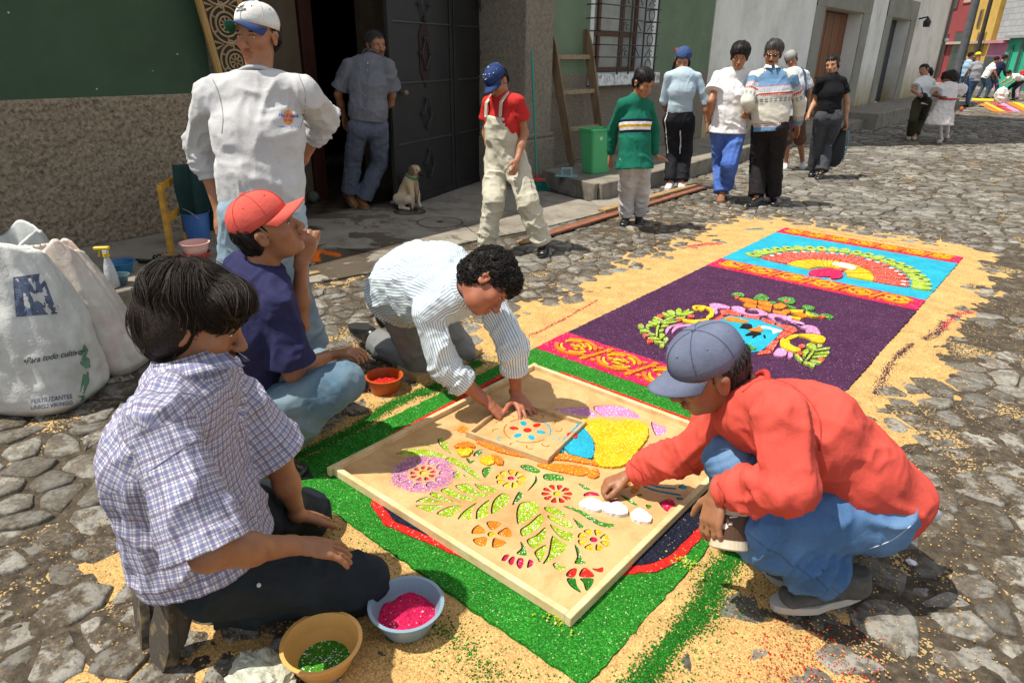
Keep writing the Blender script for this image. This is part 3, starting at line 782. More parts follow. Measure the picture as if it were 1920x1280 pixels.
for z in (1.50, 1.80, 2.1):
    for yc, sg in ((7.99, 1), (8.62, 1), (8.31, -1)):
        gri.tube([(gx, yc - .08 * sg, z - .05), (gx, yc + .03 * sg, z + .05)] , .006, 5)
        gri.tube([(gx, yc + sg * (.06 + .03 * math.cos(t)), z - .01 + .03 * math.sin(t)) for t in np.linspace(0.6, 5.4, 8)], .006, 5)
gri.build('window_grille', M_IRON, house)
M_TILE = simple('clay_tile', (.24, .10, .05), .85)
m = MB(); m.box(-9, -5.12, -4, 10.9, HTOP, HTOP + .12, .02); m.build('roof', M_TILE, house)

# ================================================================== WHITE HOUSE
wh = thing('white_house', 'stained white plastered house with a plank door and a grey doorway', 'house', (HX, 18, 0))
WT = 4.4
def wb(y0, y1, z0, z1, mat=M_WHITEW, x1=HX + .012, x0=-5.9, name='wall'): m = MB(); m.box(x0, x1, y0, y1, z0, z1); return m.build(name, mat, wh)
d1a, d1b, d2a, d2b = 16.0, 18.75, 21.35, 23.45
wb(10.91, d1a, 0, WT); wb(d1a, d1b, 2.40, WT); wb(d1b, d2a, 0, WT); wb(d2a, d2b, 2.42, WT); wb(d2b, 28.5, 0, WT)
M_SURR = m_wall('grey_surround', (.20, .19, .15), (.26, .25, .205), (.30, .29, .25), False)
m = MB()
for a, b_ in ((d1a, d1b), (d2a, d2b)):
    m.box(-5.35, HX + .04, a - .55, a - .003, .2, 2.9, .01); m.box(-5.35, HX + .04, b_ + .003, b_ + .6, .2, 2.9, .01); m.box(-5.35, HX + .045, a - .55, b_ + .6, 2.425 if a > 20 else 2.405, 2.92, .01)
m.build('door_surround', M_SURR, wh)
dr = MB(); dr.box(-5.62, -5.54, d1a, d1b, .3, 2.40); dr = dr.build('door', simple('door_wood_dark', (.06, .025, .012), .6), wh)
M_PLANK = simple('door_planks', (.20, .075, .028), .55, .45, 6, 40, .003, .4, coord='Object', vstretch=(1, 6, .3))
for i in range(11):
    y = d1a + .02 + i * .25; m = MB(); m.box(-5.54, -5.518 + .006 * (i % 2), y, y + .235, 1.02, 2.38, .006); m.build('plank', M_PLANK, wh)
for i in range(3):
    for z in (.35, .7):
        y = d1a + .06 + i * .85; m = MB(); m.box(-5.54, -5.505, y, y + .76, z, z + .28, .02); m.build('door_panel', M_PLANK, wh)
m = MB(); m.box(-5.62, -5.54, d2a, d2b, .25, 2.42); m.build('door', simple('blue_grey_door', (.035, .042, .052), .5), wh)
wb(10.9, 17.0, WT, 15.5, name='shadow_caster_upper'); wb(17.0, 28.5, WT, WT + .5, name='parapet', x1=HX + .1)  # tall block above the wall: unseen, added to shade the far street
m = MB(); m.box(-16, -5.9, 10.9, 17.0, 0, 15.5); m.build('shadow_caster_rear', M_WHITEW, wh)  # unseen bulk behind it, added at the same height for that shade
pip = thing('drainpipe', 'thin grey drainpipe running down the far corner of the white house', 'drainpipe', (-5.1, 28.45, 0))
m = MB(); m.tube([(-5.12, 28.45, .05), (-5.12, 28.45, 4.5)], .05, 8); m.build('pipe', simple('pipe_grey', (.14, .13, .11), .6), pip)
m = MB(); m.ball((-5.05, 28.4, 2.0), .07, 8, 6); m.build('pipe_joint', simple('pipe_white', (.6, .6, .58), .6), pip)
lm = thing('wall_lamp', 'small dark lamp on the white wall beside the grey doorway', 'wall lamp', (-5.15, 24.4, 2.35))
m = MB(); m.beam((-5.18, 24.4, 2.5), (-4.95, 24.4, 2.55), (0, 0, 1), .04, .04); m.lathe((-4.95, 24.4, 2.28), [(.02, .26), (.11, .14), (.09, 0), (1e-5, 0)], 10); m.build('lamp_head', M_IRON, lm)

# ================================================================== FAR ROW OF PAINTED HOUSES
FP0 = np.array([-3.25, 37.2, 0]); FT = nrm([-.5, .866, 0]); FN = np.array([-.866, -.5, 0])
def WF(px, py, o=0.):
    d = ray(px, py); k = ((FP0 + FN * o - CC) @ FN) / (d @ FN); p = CC + d * k; return (p - FP0) @ FT, p[2]
def fpt(s_, z, o=0.): return FP0 + FT * s_ + ZZ * z + FN * o
def fbox(m, s0, s1, z0, z1, o0, o1): m.obox(fpt((s0 + s1) / 2, (z0 + z1) / 2, (o0 + o1) / 2), FT, FN, ZZ, abs(s1 - s0) / 2, abs(o1 - o0) / 2, abs(z1 - z0) / 2)
def far_house(name, label, s0, s1, z0, z1, colr, wins, extra=None):
    t = thing(name, label, 'house', tuple(fpt((s0 + s1) / 2, 0)))
    m = MB(); fbox(m, s0, s1, z0, z1, -5, 0); m.build('wall', simple(name + '_paint', colr, .85, .3, .8), t)
    for (a, b_, c, d_, kind, col_) in wins:
        m = MB(); fbox(m, a, b_, c, d_, .0, .04); w_ = m.build(kind, simple(kind + '_frame_' + name, tuple(x * .55 for x in srgb(colr)) if isinstance(colr, str) else tuple(x * .55 for x in colr), .8), t)
        m = MB(); fbox(m, a + .07, b_ - .07, c + .05, d_ - .07, .03, .05); m.build('pane' if kind == 'window' else 'leaf', simple('far_glass' if col_ is None else 'far_leaf_%.2f' % col_[0], (.03, .03, .03) if col_ is None else col_, .4), w_)
    if extra: extra(t)
    return t
sg = lambda px, py: WF(px, py)[0]; zg = lambda px, py: WF(px, py)[1]
s_gl = sg(1882, 115); s_pl = sg(1848, 112); s_yl = sg(1808, 110); s_rl = s_yl + 5.5
z_up = zg(1850, 82); z_gr = zg(1905, 72)
def roof_edge(m_, s0, s1, z, c): 
    def f(t): m = MB(); fbox(m, s0, s1, z, z + .12, -5, .25); m.build('roof', c, t)
    return f
M_TIN = simple('corrugated_tin', (.26, .27, .27), .5); M_LEDGE = simple('pale_ledge', (.42, .33, .27), .8)
far_house('turquoise_house', 'bright turquoise green single storey house at the right edge', -7, s_gl, 0, z_gr, (.03, .36, .22),
          [(sg(1893, 120), sg(1887, 120), .9, 2.0, 'window', None), (sg(1912, 120), sg(1905, 120), .9, 2.3, 'window', None)], roof_edge(None, -7, s_gl, z_gr, M_TIN))
far_house('pink_house', 'narrow pink house front with a tall dark green door', s_gl, s_pl, 0, z_up, (.46, .17, .27),
          [(s_gl + .3, s_gl + 1.9, 0.1, z_up - .5, 'door', (.03, .05, .04))], roof_edge(None, s_gl, s_pl, z_up, simple('pink_ledge', (.45, .22, .24), .8)))
far_house('yellow_house', 'yellow painted two storey house with an arched upper window', s_pl + .02, s_yl, 0, 8.2, (.52, .34, .08),
          [(s_pl + .6, s_pl + 1.5, .1, 2.6, 'door', (.07, .05, .04)), (s_pl + 2.3, s_pl + 3.9, 1.2, 2.5, 'window', None), (sg(1839, 45), sg(1833, 45), zg(1836, 52), zg(1838, 18), 'window', None)], roof_edge(None, s_pl + .1, s_yl, z_up, M_LEDGE))
far_house('red_house', 'dull red two storey house next to the yellow house', s_yl + .02, s_rl, 0, 8.0, (.26, .05, .05),
          [(s_yl + .8, s_yl + 1.8, z_up + 1.9, z_up + 3.7, 'window', (.5, .3, .22)), (s_yl + 2.4, s_yl + 3.2, z_up + 1.7, z_up + 3.6, 'window', None), (s_yl + .7, s_yl + 1.8, .1, 2.7, 'door', (.03, .02, .02)), (s_yl + 2.6, s_yl + 3.6, .5, 2.6, 'window', None)], roof_edge(None, s_yl + .03, s_rl, z_up, M_LEDGE))
gb = thing('grey_block_house', 'unpainted grey concrete block upper storey above the pink and turquoise houses', 'house', tuple(fpt(0, z_up + .2)))
def m_block():
    b = NB('block_wall'); br = b.n('ShaderNodeTexBrick'); br.inputs['Scale'].default_value = 1; br.inputs['Color1'].default_value = (.40, .41, .40, 1); br.inputs['Color2'].default_value = (.33, .34, .34, 1); br.inputs['Mortar'].default_value = (.25, .25, .25, 1)
    co = b.coord('Object', (1, 1, 1)); sx = b.n('ShaderNodeSeparateXYZ'); b.l(co, 0, sx, 0); cb = b.n('ShaderNodeCombineXYZ'); b.l(sx, 1, cb, 0); b.l(sx, 2, cb, 1); b.l(cb, 0, br, 'Vector')
    br.inputs['Brick Width'].default_value = .5; br.inputs['Row Height'].default_value = .25; br.inputs['Mortar Size'].default_value = .015
    return b.done((br, 0), .9, None, .1)
m = MB(); fbox(m, -7, s_pl - .4, z_up + .13, 7.6, -5, -.05); m.build('wall', m_block(), gb)
m = MB(); fbox(m, -7, s_pl - .2, 7.62, 7.75, -5, .4); m.build('roof', M_TIN, gb)
# ground in front of the far houses
m = MB(); fbox(m, -8, 24, 0, .18, 0, 1.3); o = m.build('far_pavement', M_WALK); o['kind'] = 'structure'
# blocks closing the views behind
for nm, lb, a in (('backdrop_house', 'plain far house closing the street on the left beyond the corner', (-30, -9, 52, 60, 0, 7)),):
    t = thing(nm, lb, 'house', ((a[0] + a[1]) / 2, a[2], 0)); m = MB(); m.box(*a); m.build('wall', M_WHITEW, t); m = MB(); m.box(a[0], a[1], a[2] - .3, a[3], 7, 7.3); m.build('roof', M_TILE, t)
# poles
def pole(label, px, py, ptx, pty, r, mat, dist):
    d = ray(px, py); p = CC + d * (dist / (d @ np.array([0, 1, 0.]))); b_ = np.array([p[0], p[1], 0])
    t = thing('utility_pole', label, 'utility pole', tuple(b_), 'utility poles'); m = MB(); m.tube([b_, b_ + ZZ * 7.5], [r, r * .8], 10); m.build('pole_shaft', mat, t)
    m = MB(); m.beam(b_ + np.array([-.6, 0, 6.6]), b_ + np.array([.6, 0, 6.6]), ZZ, .08, .08); m.build('crossarm', mat, t)
pole('thick grey utility pole in front of the red house', 1802, 110, 0, 0, .16, simple('pole_grey', (.09, .095, .10), .7), 33)
pole('thin dark utility pole in front of the yellow house', 1832, 100, 0, 0, .085, simple('pole_dark', (.045, .035, .03), .8), 35)
# ================================================================== SAWDUST
XL, XR = -2.048, -.632
Y0, Y1, Y2, Y3, Y4, Y5, Y6 = 1.05, 2.605, 2.895, 4.672, 4.92, 6.05, 6.285
WHT = (.8, .8, .8)
S_BASE = granular('raw_sawdust', (.60, .375, .14), .45, 1.3, 260, .005)
S_GREEN = granular('green_sawdust', (.022, .185, .016), .38, 2.2, 300, .006, (.45, .5, .25), .012)
S_PURPLE = granular('purple_sawdust', (.060, .020, .055), .5, 1.8, 300, .003, (.4, .2, .35), .012)
S_PINK = granular('crimson_sawdust', (.60, .015, .085), .55, 1.5, 300, .004, (.7, .4, .4), .02)
S_RED = granular('red_sawdust', (.60, .022, .016), .5, 1.5, 300, .004, (.75, .4, .35), .02)
S_CORAL = granular('coral_sawdust', (.66, .075, .04), .6, 1.4, 300, .004, WHT, .05)
S_ORANGE = granular('orange_sawdust', (.72, .20, .015), .6, 1.5, 300, .004, (.8, .6, .3), .03)
S_YELLOW = granular('yellow_sawdust', (.76, .46, .012), .6, 1.4, 300, .005, (.85, .75, .3), .05)
S_LIME = granular('lime_sawdust', (.30, .42, .015), .5, 1.6, 300, .004, WHT, .08)
S_LEAF = granular('leaf_green_sawdust', (.05, .22, .015), .5, 1.8, 300, .004, WHT, .06)
S_BLUE = granular('turquoise_sawdust', (.022, .36, .50), .7, 1.3, 300, .003, None)
S_BLUE2 = granular('deep_turquoise_sawdust', (.012, .22, .34), .6, 1.5, 300, .003, None)
S_LILAC = granular('lilac_sawdust', (.60, .24, .46), .6, 1.3, 300, .004, WHT, .06)
S_WHITE = granular('white_powder', (.82, .82, .80), .85, 1.1, 300, .003, None)
S_NAVY = granular('navy_sawdust', (.012, .014, .028), .5, 2.0, 300, .004, (.3, .25, .15), .01)
S_BLACK = granular('black_sawdust', (.012, .012, .012), .6, 2.0, 300, .003, None)

# loose yellow bed: lies over the stones, thins out and lets them show
def bed_z(X, Y):
    dx = np.maximum(np.maximum(XL - X, X - XR), 0); dy = np.maximum(np.maximum(Y0 - Y, Y - Y6), 0)
    wl = np.where(X < -1.3, .30 + .26 * np.clip((Y - 1.5) / 2, 0, 1), .26 + .10 * np.clip((Y - 2.2) / 2, 0, 1))
    wl = np.where((X > -1) & (Y < 1.9), .40, wl); wl = np.where((X < -1.9) & (Y < 1.6), .18, wl)
    d = np.hypot(dx / wl, dy / .48)
    P = np.stack([X * 4.2, Y * 4.2, X * 0], -1); n = fbm(P, 4, 21); n2 = vn(P * 6, 4)
    z = .030 - .017 * np.clip(d, 0, 3) ** 1.3 + .010 * n + .0022 * n2 - .004
    for cx, cy, rr, hh in ((-1.98, .47, .13, .026), (-1.83, .66, .10, .024), (-.95, .62, .5, .016), (-1.35, .66, .28, .017), (-.35, 1.3, .22, .014)): z = np.maximum(z, hh * np.exp(-((X - cx) ** 2 + (Y - cy) ** 2) / rr ** 2) - .004 + .012 * n)
    return z
bed = thing('sawdust_bed', None, None, (0, 0, 0), kind='stuff')
hide = lambda X, Y, Z: ((X > XL + .03) & (X < XR - .03) & (Y > Y0 + .03) & (Y < Y6 - .03)) | (Z < -.008)
hsheet('yellow_bed', -2.62, -.05, .18, 3.4, .0125, bed_z, S_BASE, bed, hide)
hsheet('yellow_bed', -2.85, -.02, 3.4, 7.1, .025, bed_z, S_BASE, bed, hide)
# green spill lines along both sides
def spill(name, pts, wd, mat, parent, z=.0, amp=.014, seed=1, h=.006, dens=130000):
    P = np.array(smoothpoly(pts, 8, False)); sg_ = np.linalg.norm(P[1:] - P[:-1], axis=1); L = sg_.sum(); r = np.random.default_rng(seed)
    n = int(L * wd * dens); i = r.choice(len(sg_), n, p=sg_ / L); t = r.random(n)[:, None]; q = P[i] + (P[i + 1] - P[i]) * t
    d = (P[i + 1] - P[i]) / sg_[i][:, None]; off = r.normal(0, wd * .36, n) * (1 + .5 * vn(np.stack([q[:, 0] * 9, q[:, 1] * 9, q[:, 0] * 0], -1), seed))
    q = q + np.stack([-d[:, 1], d[:, 0]], 1) * off[:, None] + r.normal(0, .004, (n, 2)); k = n
    zz = np.maximum(bed_z(q[:, 0], q[:, 1]), .014) + z + .001; s = r.uniform(.0026, .0048, k); a = r.uniform(0, 6.28, k)
    base = np.array([[1, 0, 0], [-.5, .8, 0], [-.5, -.8, 0], [0, 0, .7]]); V = np.zeros((k, 4, 3))
    for i in range(4):
        bx, by, bz = base[i]; V[:, i, 0] = q[:, 0] + s * (bx * np.cos(a) - by * np.sin(a)); V[:, i, 1] = q[:, 1] + s * (bx * np.sin(a) + by * np.cos(a)); V[:, i, 2] = zz + s * bz
    return mk(name, V.reshape(-1, 3), (np.arange(k)[:, None, None] * 4 + np.array([[0, 1, 3], [1, 2, 3], [2, 0, 3]])).reshape(-1, 3), mat, parent)
spill('green_spill', [(-.53, 1.08), (-.54, 1.3), (-.53, 1.5), (-.56, 1.7), (-.53, 1.95), (-.55, 2.3)], .052, S_GREEN, bed, .001, dens=150000)
spill('green_spill', [(-2.10, 1.12), (-2.09, 1.4), (-2.14, 1.7), (-2.12, 2.0), (-2.17, 2.3)], .05, S_GREEN, bed, .001, seed=2, dens=120000)
spill('green_spill', [(-1.9, .92), (-1.6, .90), (-1.3, .93), (-1.05, .95), (-.8, .93)], .045, S_GREEN, bed, .0, seed=3, dens=22000)
for i, (pts, wd, mt) in enumerate((([(-2.18, 2.7), (-2.2, 3.1), (-2.24, 3.5)], .015, S_PINK), ([(-2.42, 5.1), (-2.34, 5.3), (-2.25, 5.38)], .06, S_PINK), ([(-.45, 4.45), (-.43, 4.8), (-.36, 4.95)], .025, S_PINK), ([(-.50, 4.2), (-.46, 4.4), (-.47, 4.6)], .04, S_PURPLE),
                                   ([(-.52, 3.3), (-.55, 3.7), (-.53, 4.1)], .03, S_PURPLE), ([(-2.0, 6.42), (-1.4, 6.40), (-.8, 6.42)], .012, S_CORAL), ([(-2.3, 6.0), (-2.2, 6.15)], .05, S_BLUE2))):
    spill('colour_spill', pts, wd, mt, bed, .001, seed=10 + i, dens=26000)
# single grains flung over the paving
def grains(name, n, fx, mats_, size=(.002, .005), seed=5):
    r = np.random.default_rng(seed); XY = fx(r, n); k = len(XY)
    z = np.maximum(.019, np.maximum(bed_z(XY[:, 0], XY[:, 1]), dirt_z(XY[:, 0], XY[:, 1]))) + .001
    s = r.uniform(size[0], size[1], k); a = r.uniform(0, 6.28, k)
    base = np.array([[1, 0, 0], [-.5, .8, 0], [-.5, -.8, 0], [0, 0, .7]]); V = np.zeros((k, 4, 3))
    for i in range(4):
        bx, by, bz = base[i]; V[:, i, 0] = XY[:, 0] + s * (bx * np.cos(a) - by * np.sin(a)); V[:, i, 1] = XY[:, 1] + s * (bx * np.sin(a) + by * np.cos(a)); V[:, i, 2] = z + s * bz
    I = np.arange(k)[:, None, None] * 4; Fq = (I + np.array([[0, 1, 3], [1, 2, 3], [2, 0, 3]])).reshape(-1, 3)
    mk(name, V.reshape(-1, 3), Fq, mats_, bed)
def around(r, n):
    t = r.random(n); side = r.integers(0, 3, n); d = np.abs(r.normal(0, .38, n)) + .1
    X = np.where(side == 0, XL - d, np.where(side == 1, XR + d, r.uniform(XL - .3, XR + .6, n))); Y = np.where(side == 2, Y0 - d * .8, Y0 + t * (6.6 - Y0) * r.random(n)); return np.stack([X, Y], 1)
grains('loose_grains', 15000, around, granular('loose_sawdust', (.66, .40, .14), .6, 1.3, 260, .002))
grains('green_grains', 2600, lambda r, n: np.stack([np.where(r.random(n) < .5, -.50 + r.normal(0, .05, n), -2.12 + r.normal(0, .05, n)), r.uniform(.9, 2.4, n)], 1), S_GREEN, seed=6)
grains('green_grains', 1200, lambda r, n: np.stack([r.uniform(-2.0, -.6, n), .93 + r.normal(0, .06, n)], 1), S_GREEN, seed=7)
grains('red_grains', 700, lambda r, n: np.stack([-.20 + r.normal(0, .10, n), 1.45 + r.normal(0, .12, n)], 1), S_RED, seed=8)

# ---- the carpet itself
carpet = thing('sawdust_carpet', 'long coloured sawdust carpet with purple coat of arms field and peacock panel', 'carpet', (-1.34, 3.6, 0))
def field(name, x0, x1, y0, y1, z, mat, seed, parent=carpet, amp=.004):
    m = MB(); m.prism(ragged([(x0, y0), (x1, y0), (x1, y1), (x0, y1)], .018, amp, seed), .0, z); return m.build(name, mat, parent)
ZC = .034
field('green_border', XL, XR, Y0, Y1, ZC, S_GREEN, 1)
field('crimson_band', XL, XR, Y1 + .001, Y2, ZC + .001, S_PINK, 2)
field('purple_field', XL, XR, Y2 + .001, Y3, ZC, S_PURPLE, 3)
field('crimson_band', XL, XR, Y3 + .001, Y4, ZC + .002, S_PINK, 4)
field('turquoise_field', XL, XR, Y4 + .001, Y5, ZC + .001, S_BLUE, 5)
field('crimson_band', XL, XR, Y5 + .001, Y6, ZC + .002, S_PINK, 6)
Z1 = ZC + .001
BZ_ = .045
class Heap:
    """flat-topped piles of coloured sawdust laid on a field, all of one motif in one part per colour"""
    def __init__(s, z0=Z1, parent=carpet, joined=False): s.d = {}; s.z = z0; s.par = parent; s.joined = joined; s.pieces = []
    def poly(s, mat, P, h=.007, amp=.0012, step=.012):
        P = [tuple(p[:2]) for p in P]; Q = ragged(P, step if s.z < BZ_ else .006, amp if s.z < BZ_ else .0028, len(s.d) * 7 + len(P)); m = s.d.setdefault(mat.name, (mat, MB()))[1] if s.joined else None
        s.n = getattr(s, 'n', 0) + 1; h = h + .00035 * (s.n * 5 % 11)
        if s.joined: m.prism(Q, s.z - .004, s.z + h)
        else: s.pieces.append((None, mat, Q, s.z - .004, s.z + h))
    def px(s, mat, pts, h=.007, smooth=True, k=4):
        P = [G(a, b_, s.z + h)[:2] for a, b_ in pts]; s.poly(mat, smoothpoly(P, k) if smooth else P, h)
    def stroke(s, mat, pts, wd, h=.007, k=6):
        s.poly(mat, ribbon(smoothpoly(pts, k, False), wd), h)
    def pstroke(s, mat, pts, wd, h=.007, k=5): s.stroke(mat, [G(a, b_, s.z + h)[:2] for a, b_ in pts], wd, h, k)
    def dot(s, mat, c, rx, ry=None, h=.007, a=0, n=10):
        ry = ry or rx; s.poly(mat, [(c[0] + rx * math.cos(t) * math.cos(a) - ry * math.sin(t) * math.sin(a), c[1] + rx * math.cos(t) * math.sin(a) + ry * math.sin(t) * math.cos(a)) for t in np.linspace(0, 2 * math.pi, n + 1)[:-1]], h)
    def build(s, name): 
        for mt, m in s.d.values(): m.build(name, mt, s.par)['kind'] = 'stuff'
        for nm, mt, Q, z0, z1 in getattr(s, 'pieces', []):
            m = MB(); m.prism(Q, z0, z1); m.build(name if nm is None else nm, mt, s.par)
# scroll bands
def scrolls(y0, y1, n, seed, fine):
    H = Heap(Z1 + .001, joined=True); r = random.Random(seed); yc = (y0 + y1) / 2; hh = (y1 - y0) / 2 - .028; W_ = (XR - XL - .06) / n
    for i in range(n):
        xc = XL + .03 + W_ * (i + .5); rx = W_ * .40; ry = hh * .84
        for a0, a1, sc in ((.3, 2.5, 1.0), (3.4, 5.7, 1.0)):
            H.stroke(S_ORANGE, [(xc + rx * sc * math.cos(t), yc + ry * sc * math.sin(t)) for t in np.linspace(a0, a1, 7)], [.012, .022, .026, .024, .02, .016, .010] if 0 else .020, k=2)
        for a0, a1 in ((.2, 1.4), (1.7, 2.9), (3.3, 4.5), (4.8, 6.0)):
            H.stroke(S_YELLOW, [(xc + rx * .76 * math.cos(t), yc + ry * .74 * math.sin(t)) for t in np.linspace(a0, a1, 5)], .013, k=2)
        for k in range(11):
            a = r.uniform(0, 6.28); q = r.uniform(0, .5); H.stroke(S_YELLOW, [(xc + rx * q * math.cos(a) - .012, yc + ry * q * math.sin(a)), (xc + rx * q * math.cos(a), yc + ry * q * math.sin(a) + r.uniform(-.012, .012)), (xc + rx * q * math.cos(a) + .014, yc + ry * q * math.sin(a) + r.uniform(-.01, .01))], .011, k=2)
        xe = xc + W_ / 2
        if i < n - 1:
            H.stroke(S_ORANGE, [(xe - .03, yc - hh * .95), (xe - .012, yc - hh * .4), (xe, yc), (xe + .012, yc + hh * .4), (xe + .03, yc + hh * .95)], .022, k=3)
            for sg_ in (-1, 1):
                for q in ((.02, .80), (-.025, .62), (.03, .55)): H.dot(S_ORANGE, (xe + q[0] * sg_, yc + hh * q[1] * sg_), .016, .012)
    H.build('scroll_motif')
scrolls(Y1, Y2, 5, 1, 0); scrolls(Y3, Y4, 6, 2, 1); scrolls(Y5, Y6, 7, 3, 1)
# peacock
H = Heap(Z1 + .001); pc = np.array([-1.30, 5.07]); nF = 21
for i in range(nF):
    a = math.pi * (0.02 + .96 * (i + .5) / nF); 
    def pt(r_, da, ex=.655, ey=.80): return pc + np.array([-math.cos(a + da) * ex * r_, math.sin(a + da) * ey * r_])
    w_ = math.pi / nF * .41
    H.poly(S_LIME, smoothpoly([pt(.83, -w_), pt(.93, -w_ * 1.02), pt(1.0, -w_ * .5), pt(1.0, w_ * .5), pt(.93, w_ * 1.02), pt(.83, w_)], 2))
    H.poly(S_CORAL, smoothpoly([pt(.48, -w_), pt(.72, -w_), pt(.80, -w_ * .4), pt(.80, w_ * .4), pt(.72, w_), pt(.48, w_)], 2))
    H.poly(S_YELLOW, [pt(.20, -w_), pt(.46, -w_), pt(.46, w_), pt(.20, w_)])
    p = pt(.92, 0); H2 = H; H.dot(S_BLACK, p, .017, .010, .009, 0, 6); 
    p = pt(.745, 0); H.dot(S_WHITE, p, .016, .012, .009, 0, 7)
H.px(S_PINK, [(1517, 513), (1522, 506), (1545, 503), (1567, 504), (1580, 512), (1577, 520), (1560, 522), (1556, 518), (1530, 517)], .010)
H.px(S_WHITE, [(1560, 494), (1580, 493), (1604, 500), (1600, 505), (1578, 500)], .012); H.px(S_CORAL, [(1571, 503), (1583, 502), (1588, 506), (1574, 507)], .012)
for q in (((1532, 518), (1520, 521), (1508, 518)), ((1556, 522), (1550, 527), (1538, 525)), ((1556, 522), (1560, 529)), ((1525, 519), (1518, 524))): H.pstroke(simple('grey_lines', (.30, .36, .36), .9), q, .006, .003)
H.build('peacock_motif')
# coat of arms on the purple field
H = Heap(Z1)
def z5(L): return [(960 + a / 2.1333, 420 + b_ / 2.1333) for a, b_ in L]
def z4(L): return [(1170 + a / 8.727, 540 + b_ / 8.727) for a, b_ in L]
def z6(L): return [(1330 + a / 8, 540 + b_ / 8) for a, b_ in L]
H.px(S_BLUE, z6([(-330, 640), (-120, 520), (150, 480), (290, 415), (520, 440), (780, 480), (1000, 560), (1110, 620), (1020, 720), (900, 850), (760, 950), (560, 970), (200, 900), (-200, 860)]), .006, False)
for q in ([(160, 340), (300, 325), (480, 390), (470, 430), (290, 400), (190, 420)], [(520, 395), (760, 430), (740, 475), (510, 440)], [(790, 445), (990, 510), (970, 560), (780, 495)], [(1010, 530), (1280, 580), (1320, 640), (1240, 680), (1110, 600), (1000, 575)],
          [(1240, 690), (1100, 760), (990, 775), (1100, 640)], [(960, 780), (1050, 780), (960, 930), (840, 900)], [(20, 500), (170, 410), (230, 440), (60, 540)], [(760, 940), (900, 920), (930, 970), (720, 1000)]): H.px(S_CORAL, z6(q), .008, False)
for q in ([(0, 240), (150, 235), (300, 280), (290, 310), (120, 300), (130, 370), (90, 390), (60, 330)], [(330, 280), (440, 270), (540, 310), (520, 350), (600, 385), (740, 390), (720, 330), (580, 320), (700, 300), (860, 370), (860, 405), (640, 410), (400, 350)],
          [(870, 410), (960, 385), (1240, 440), (1180, 500), (1080, 440), (980, 440), (1000, 500), (1200, 490), (1260, 480), (1430, 530), (1370, 570), (1240, 520), (1080, 530), (980, 490)], [(1360, 590), (1460, 560), (1600, 590), (1670, 700), (1560, 680), (1440, 670), (1460, 620)],
          [(1040, 900), (1150, 930), (1150, 1010), (1050, 1020), (960, 990)], [(1190, 950), (1250, 990), (1240, 1040), (1180, 1030)]): H.px(S_LILAC, z6(q), .007, True, 2)
H.px(S_LILAC, z4([(680, 700), (740, 620), (980, 570), (780, 640), (720, 710), (700, 740)]), .007); H.px(S_LILAC, z4([(790, 690), (880, 610), (1190, 590), (1120, 620), (900, 650), (800, 730)]), .007)
for q in ([(950, 490), (1100, 520), (1250, 510), (1380, 500), (1360, 550), (1200, 580), (1040, 560), (960, 530)], [(1320, 310), (1420, 320), (1475, 390), (1450, 470), (1380, 500), (1340, 480), (1400, 420), (1390, 360)], [(1120, 300), (1180, 280), (1340, 290), (1300, 330), (1220, 300), (1160, 320), (1210, 360), (1150, 350)], [(1200, 320), (1320, 330), (1290, 370), (1230, 350)]): H.px(S_YELLOW, z4(q), .008, True, 3)
for q in ([(1140, 760), (1230, 700), (1340, 690), (1330, 720), (1200, 770)], [(1350, 690), (1560, 690), (1700, 720), (1740, 770), (1700, 820), (1560, 800), (1490, 750), (1370, 720)], [(1060, 800), (1100, 765), (1190, 780), (1220, 850), (1330, 900), (1370, 930), (1300, 960), (1180, 930), (1080, 880)]): H.px(S_YELLOW, z6(q), .008, True, 3)
for q in ([(440, 150), (560, 150), (720, 190), (710, 240), (560, 210), (480, 180)], [(510, 250), (560, 220), (710, 260), (690, 310), (540, 280)], [(730, 190), (840, 180), (950, 240), (930, 290), (800, 260), (740, 230)], [(720, 260), (930, 300), (920, 350), (740, 310)], [(960, 250), (1080, 220), (1170, 270), (1090, 310), (980, 300)], [(950, 330), (1180, 370), (1150, 410), (960, 370)],
          [(1110, 320), (1230, 320), (1200, 370), (1080, 350)], [(1210, 320), (1410, 330), (1400, 370), (1240, 370)], [(1180, 410), (1380, 440), (1360, 475), (1200, 440)], [(1250, 380), (1400, 370), (1480, 430), (1400, 440)], [(1450, 350), (1560, 380), (1650, 430), (1540, 430), (1440, 400)]): H.px(S_ORANGE if (q[0][0] + q[0][1]) % 3 else S_YELLOW, z6(q), .008, False)
for q in ([(330, 100), (400, 65), (500, 80), (520, 130), (440, 120)], [(660, 170), (700, 120), (780, 90), (890, 150), (850, 190), (720, 180)], [(1030, 160), (1120, 135), (1250, 145), (1290, 210), (1200, 235), (1070, 190)], [(1390, 280), (1450, 255), (1580, 290), (1540, 330), (1430, 325)], [(1650, 400), (1740, 380), (1860, 420), (1820, 455), (1700, 420)], [(900, 205), (1000, 210), (990, 235), (900, 225)], [(1180, 260), (1300, 290), (1290, 310), (1200, 290)], [(1500, 360), (1640, 400), (1620, 420), (1500, 390)]): H.px(S_LEAF, z6(q), .010, True, 3)
for q in ([(550, 430), (630, 430), (640, 470), (560, 470)], [(1050, 440), (1140, 440), (1140, 480), (1060, 475)], [(860, 505), (940, 510), (930, 545), (870, 540)], [(305, 760), (350, 745), (405, 770), (380, 795), (320, 790)], [(375, 860), (440, 840), (480, 870), (450, 895), (390, 890)]): H.px(S_CORAL, z4(q), .009)
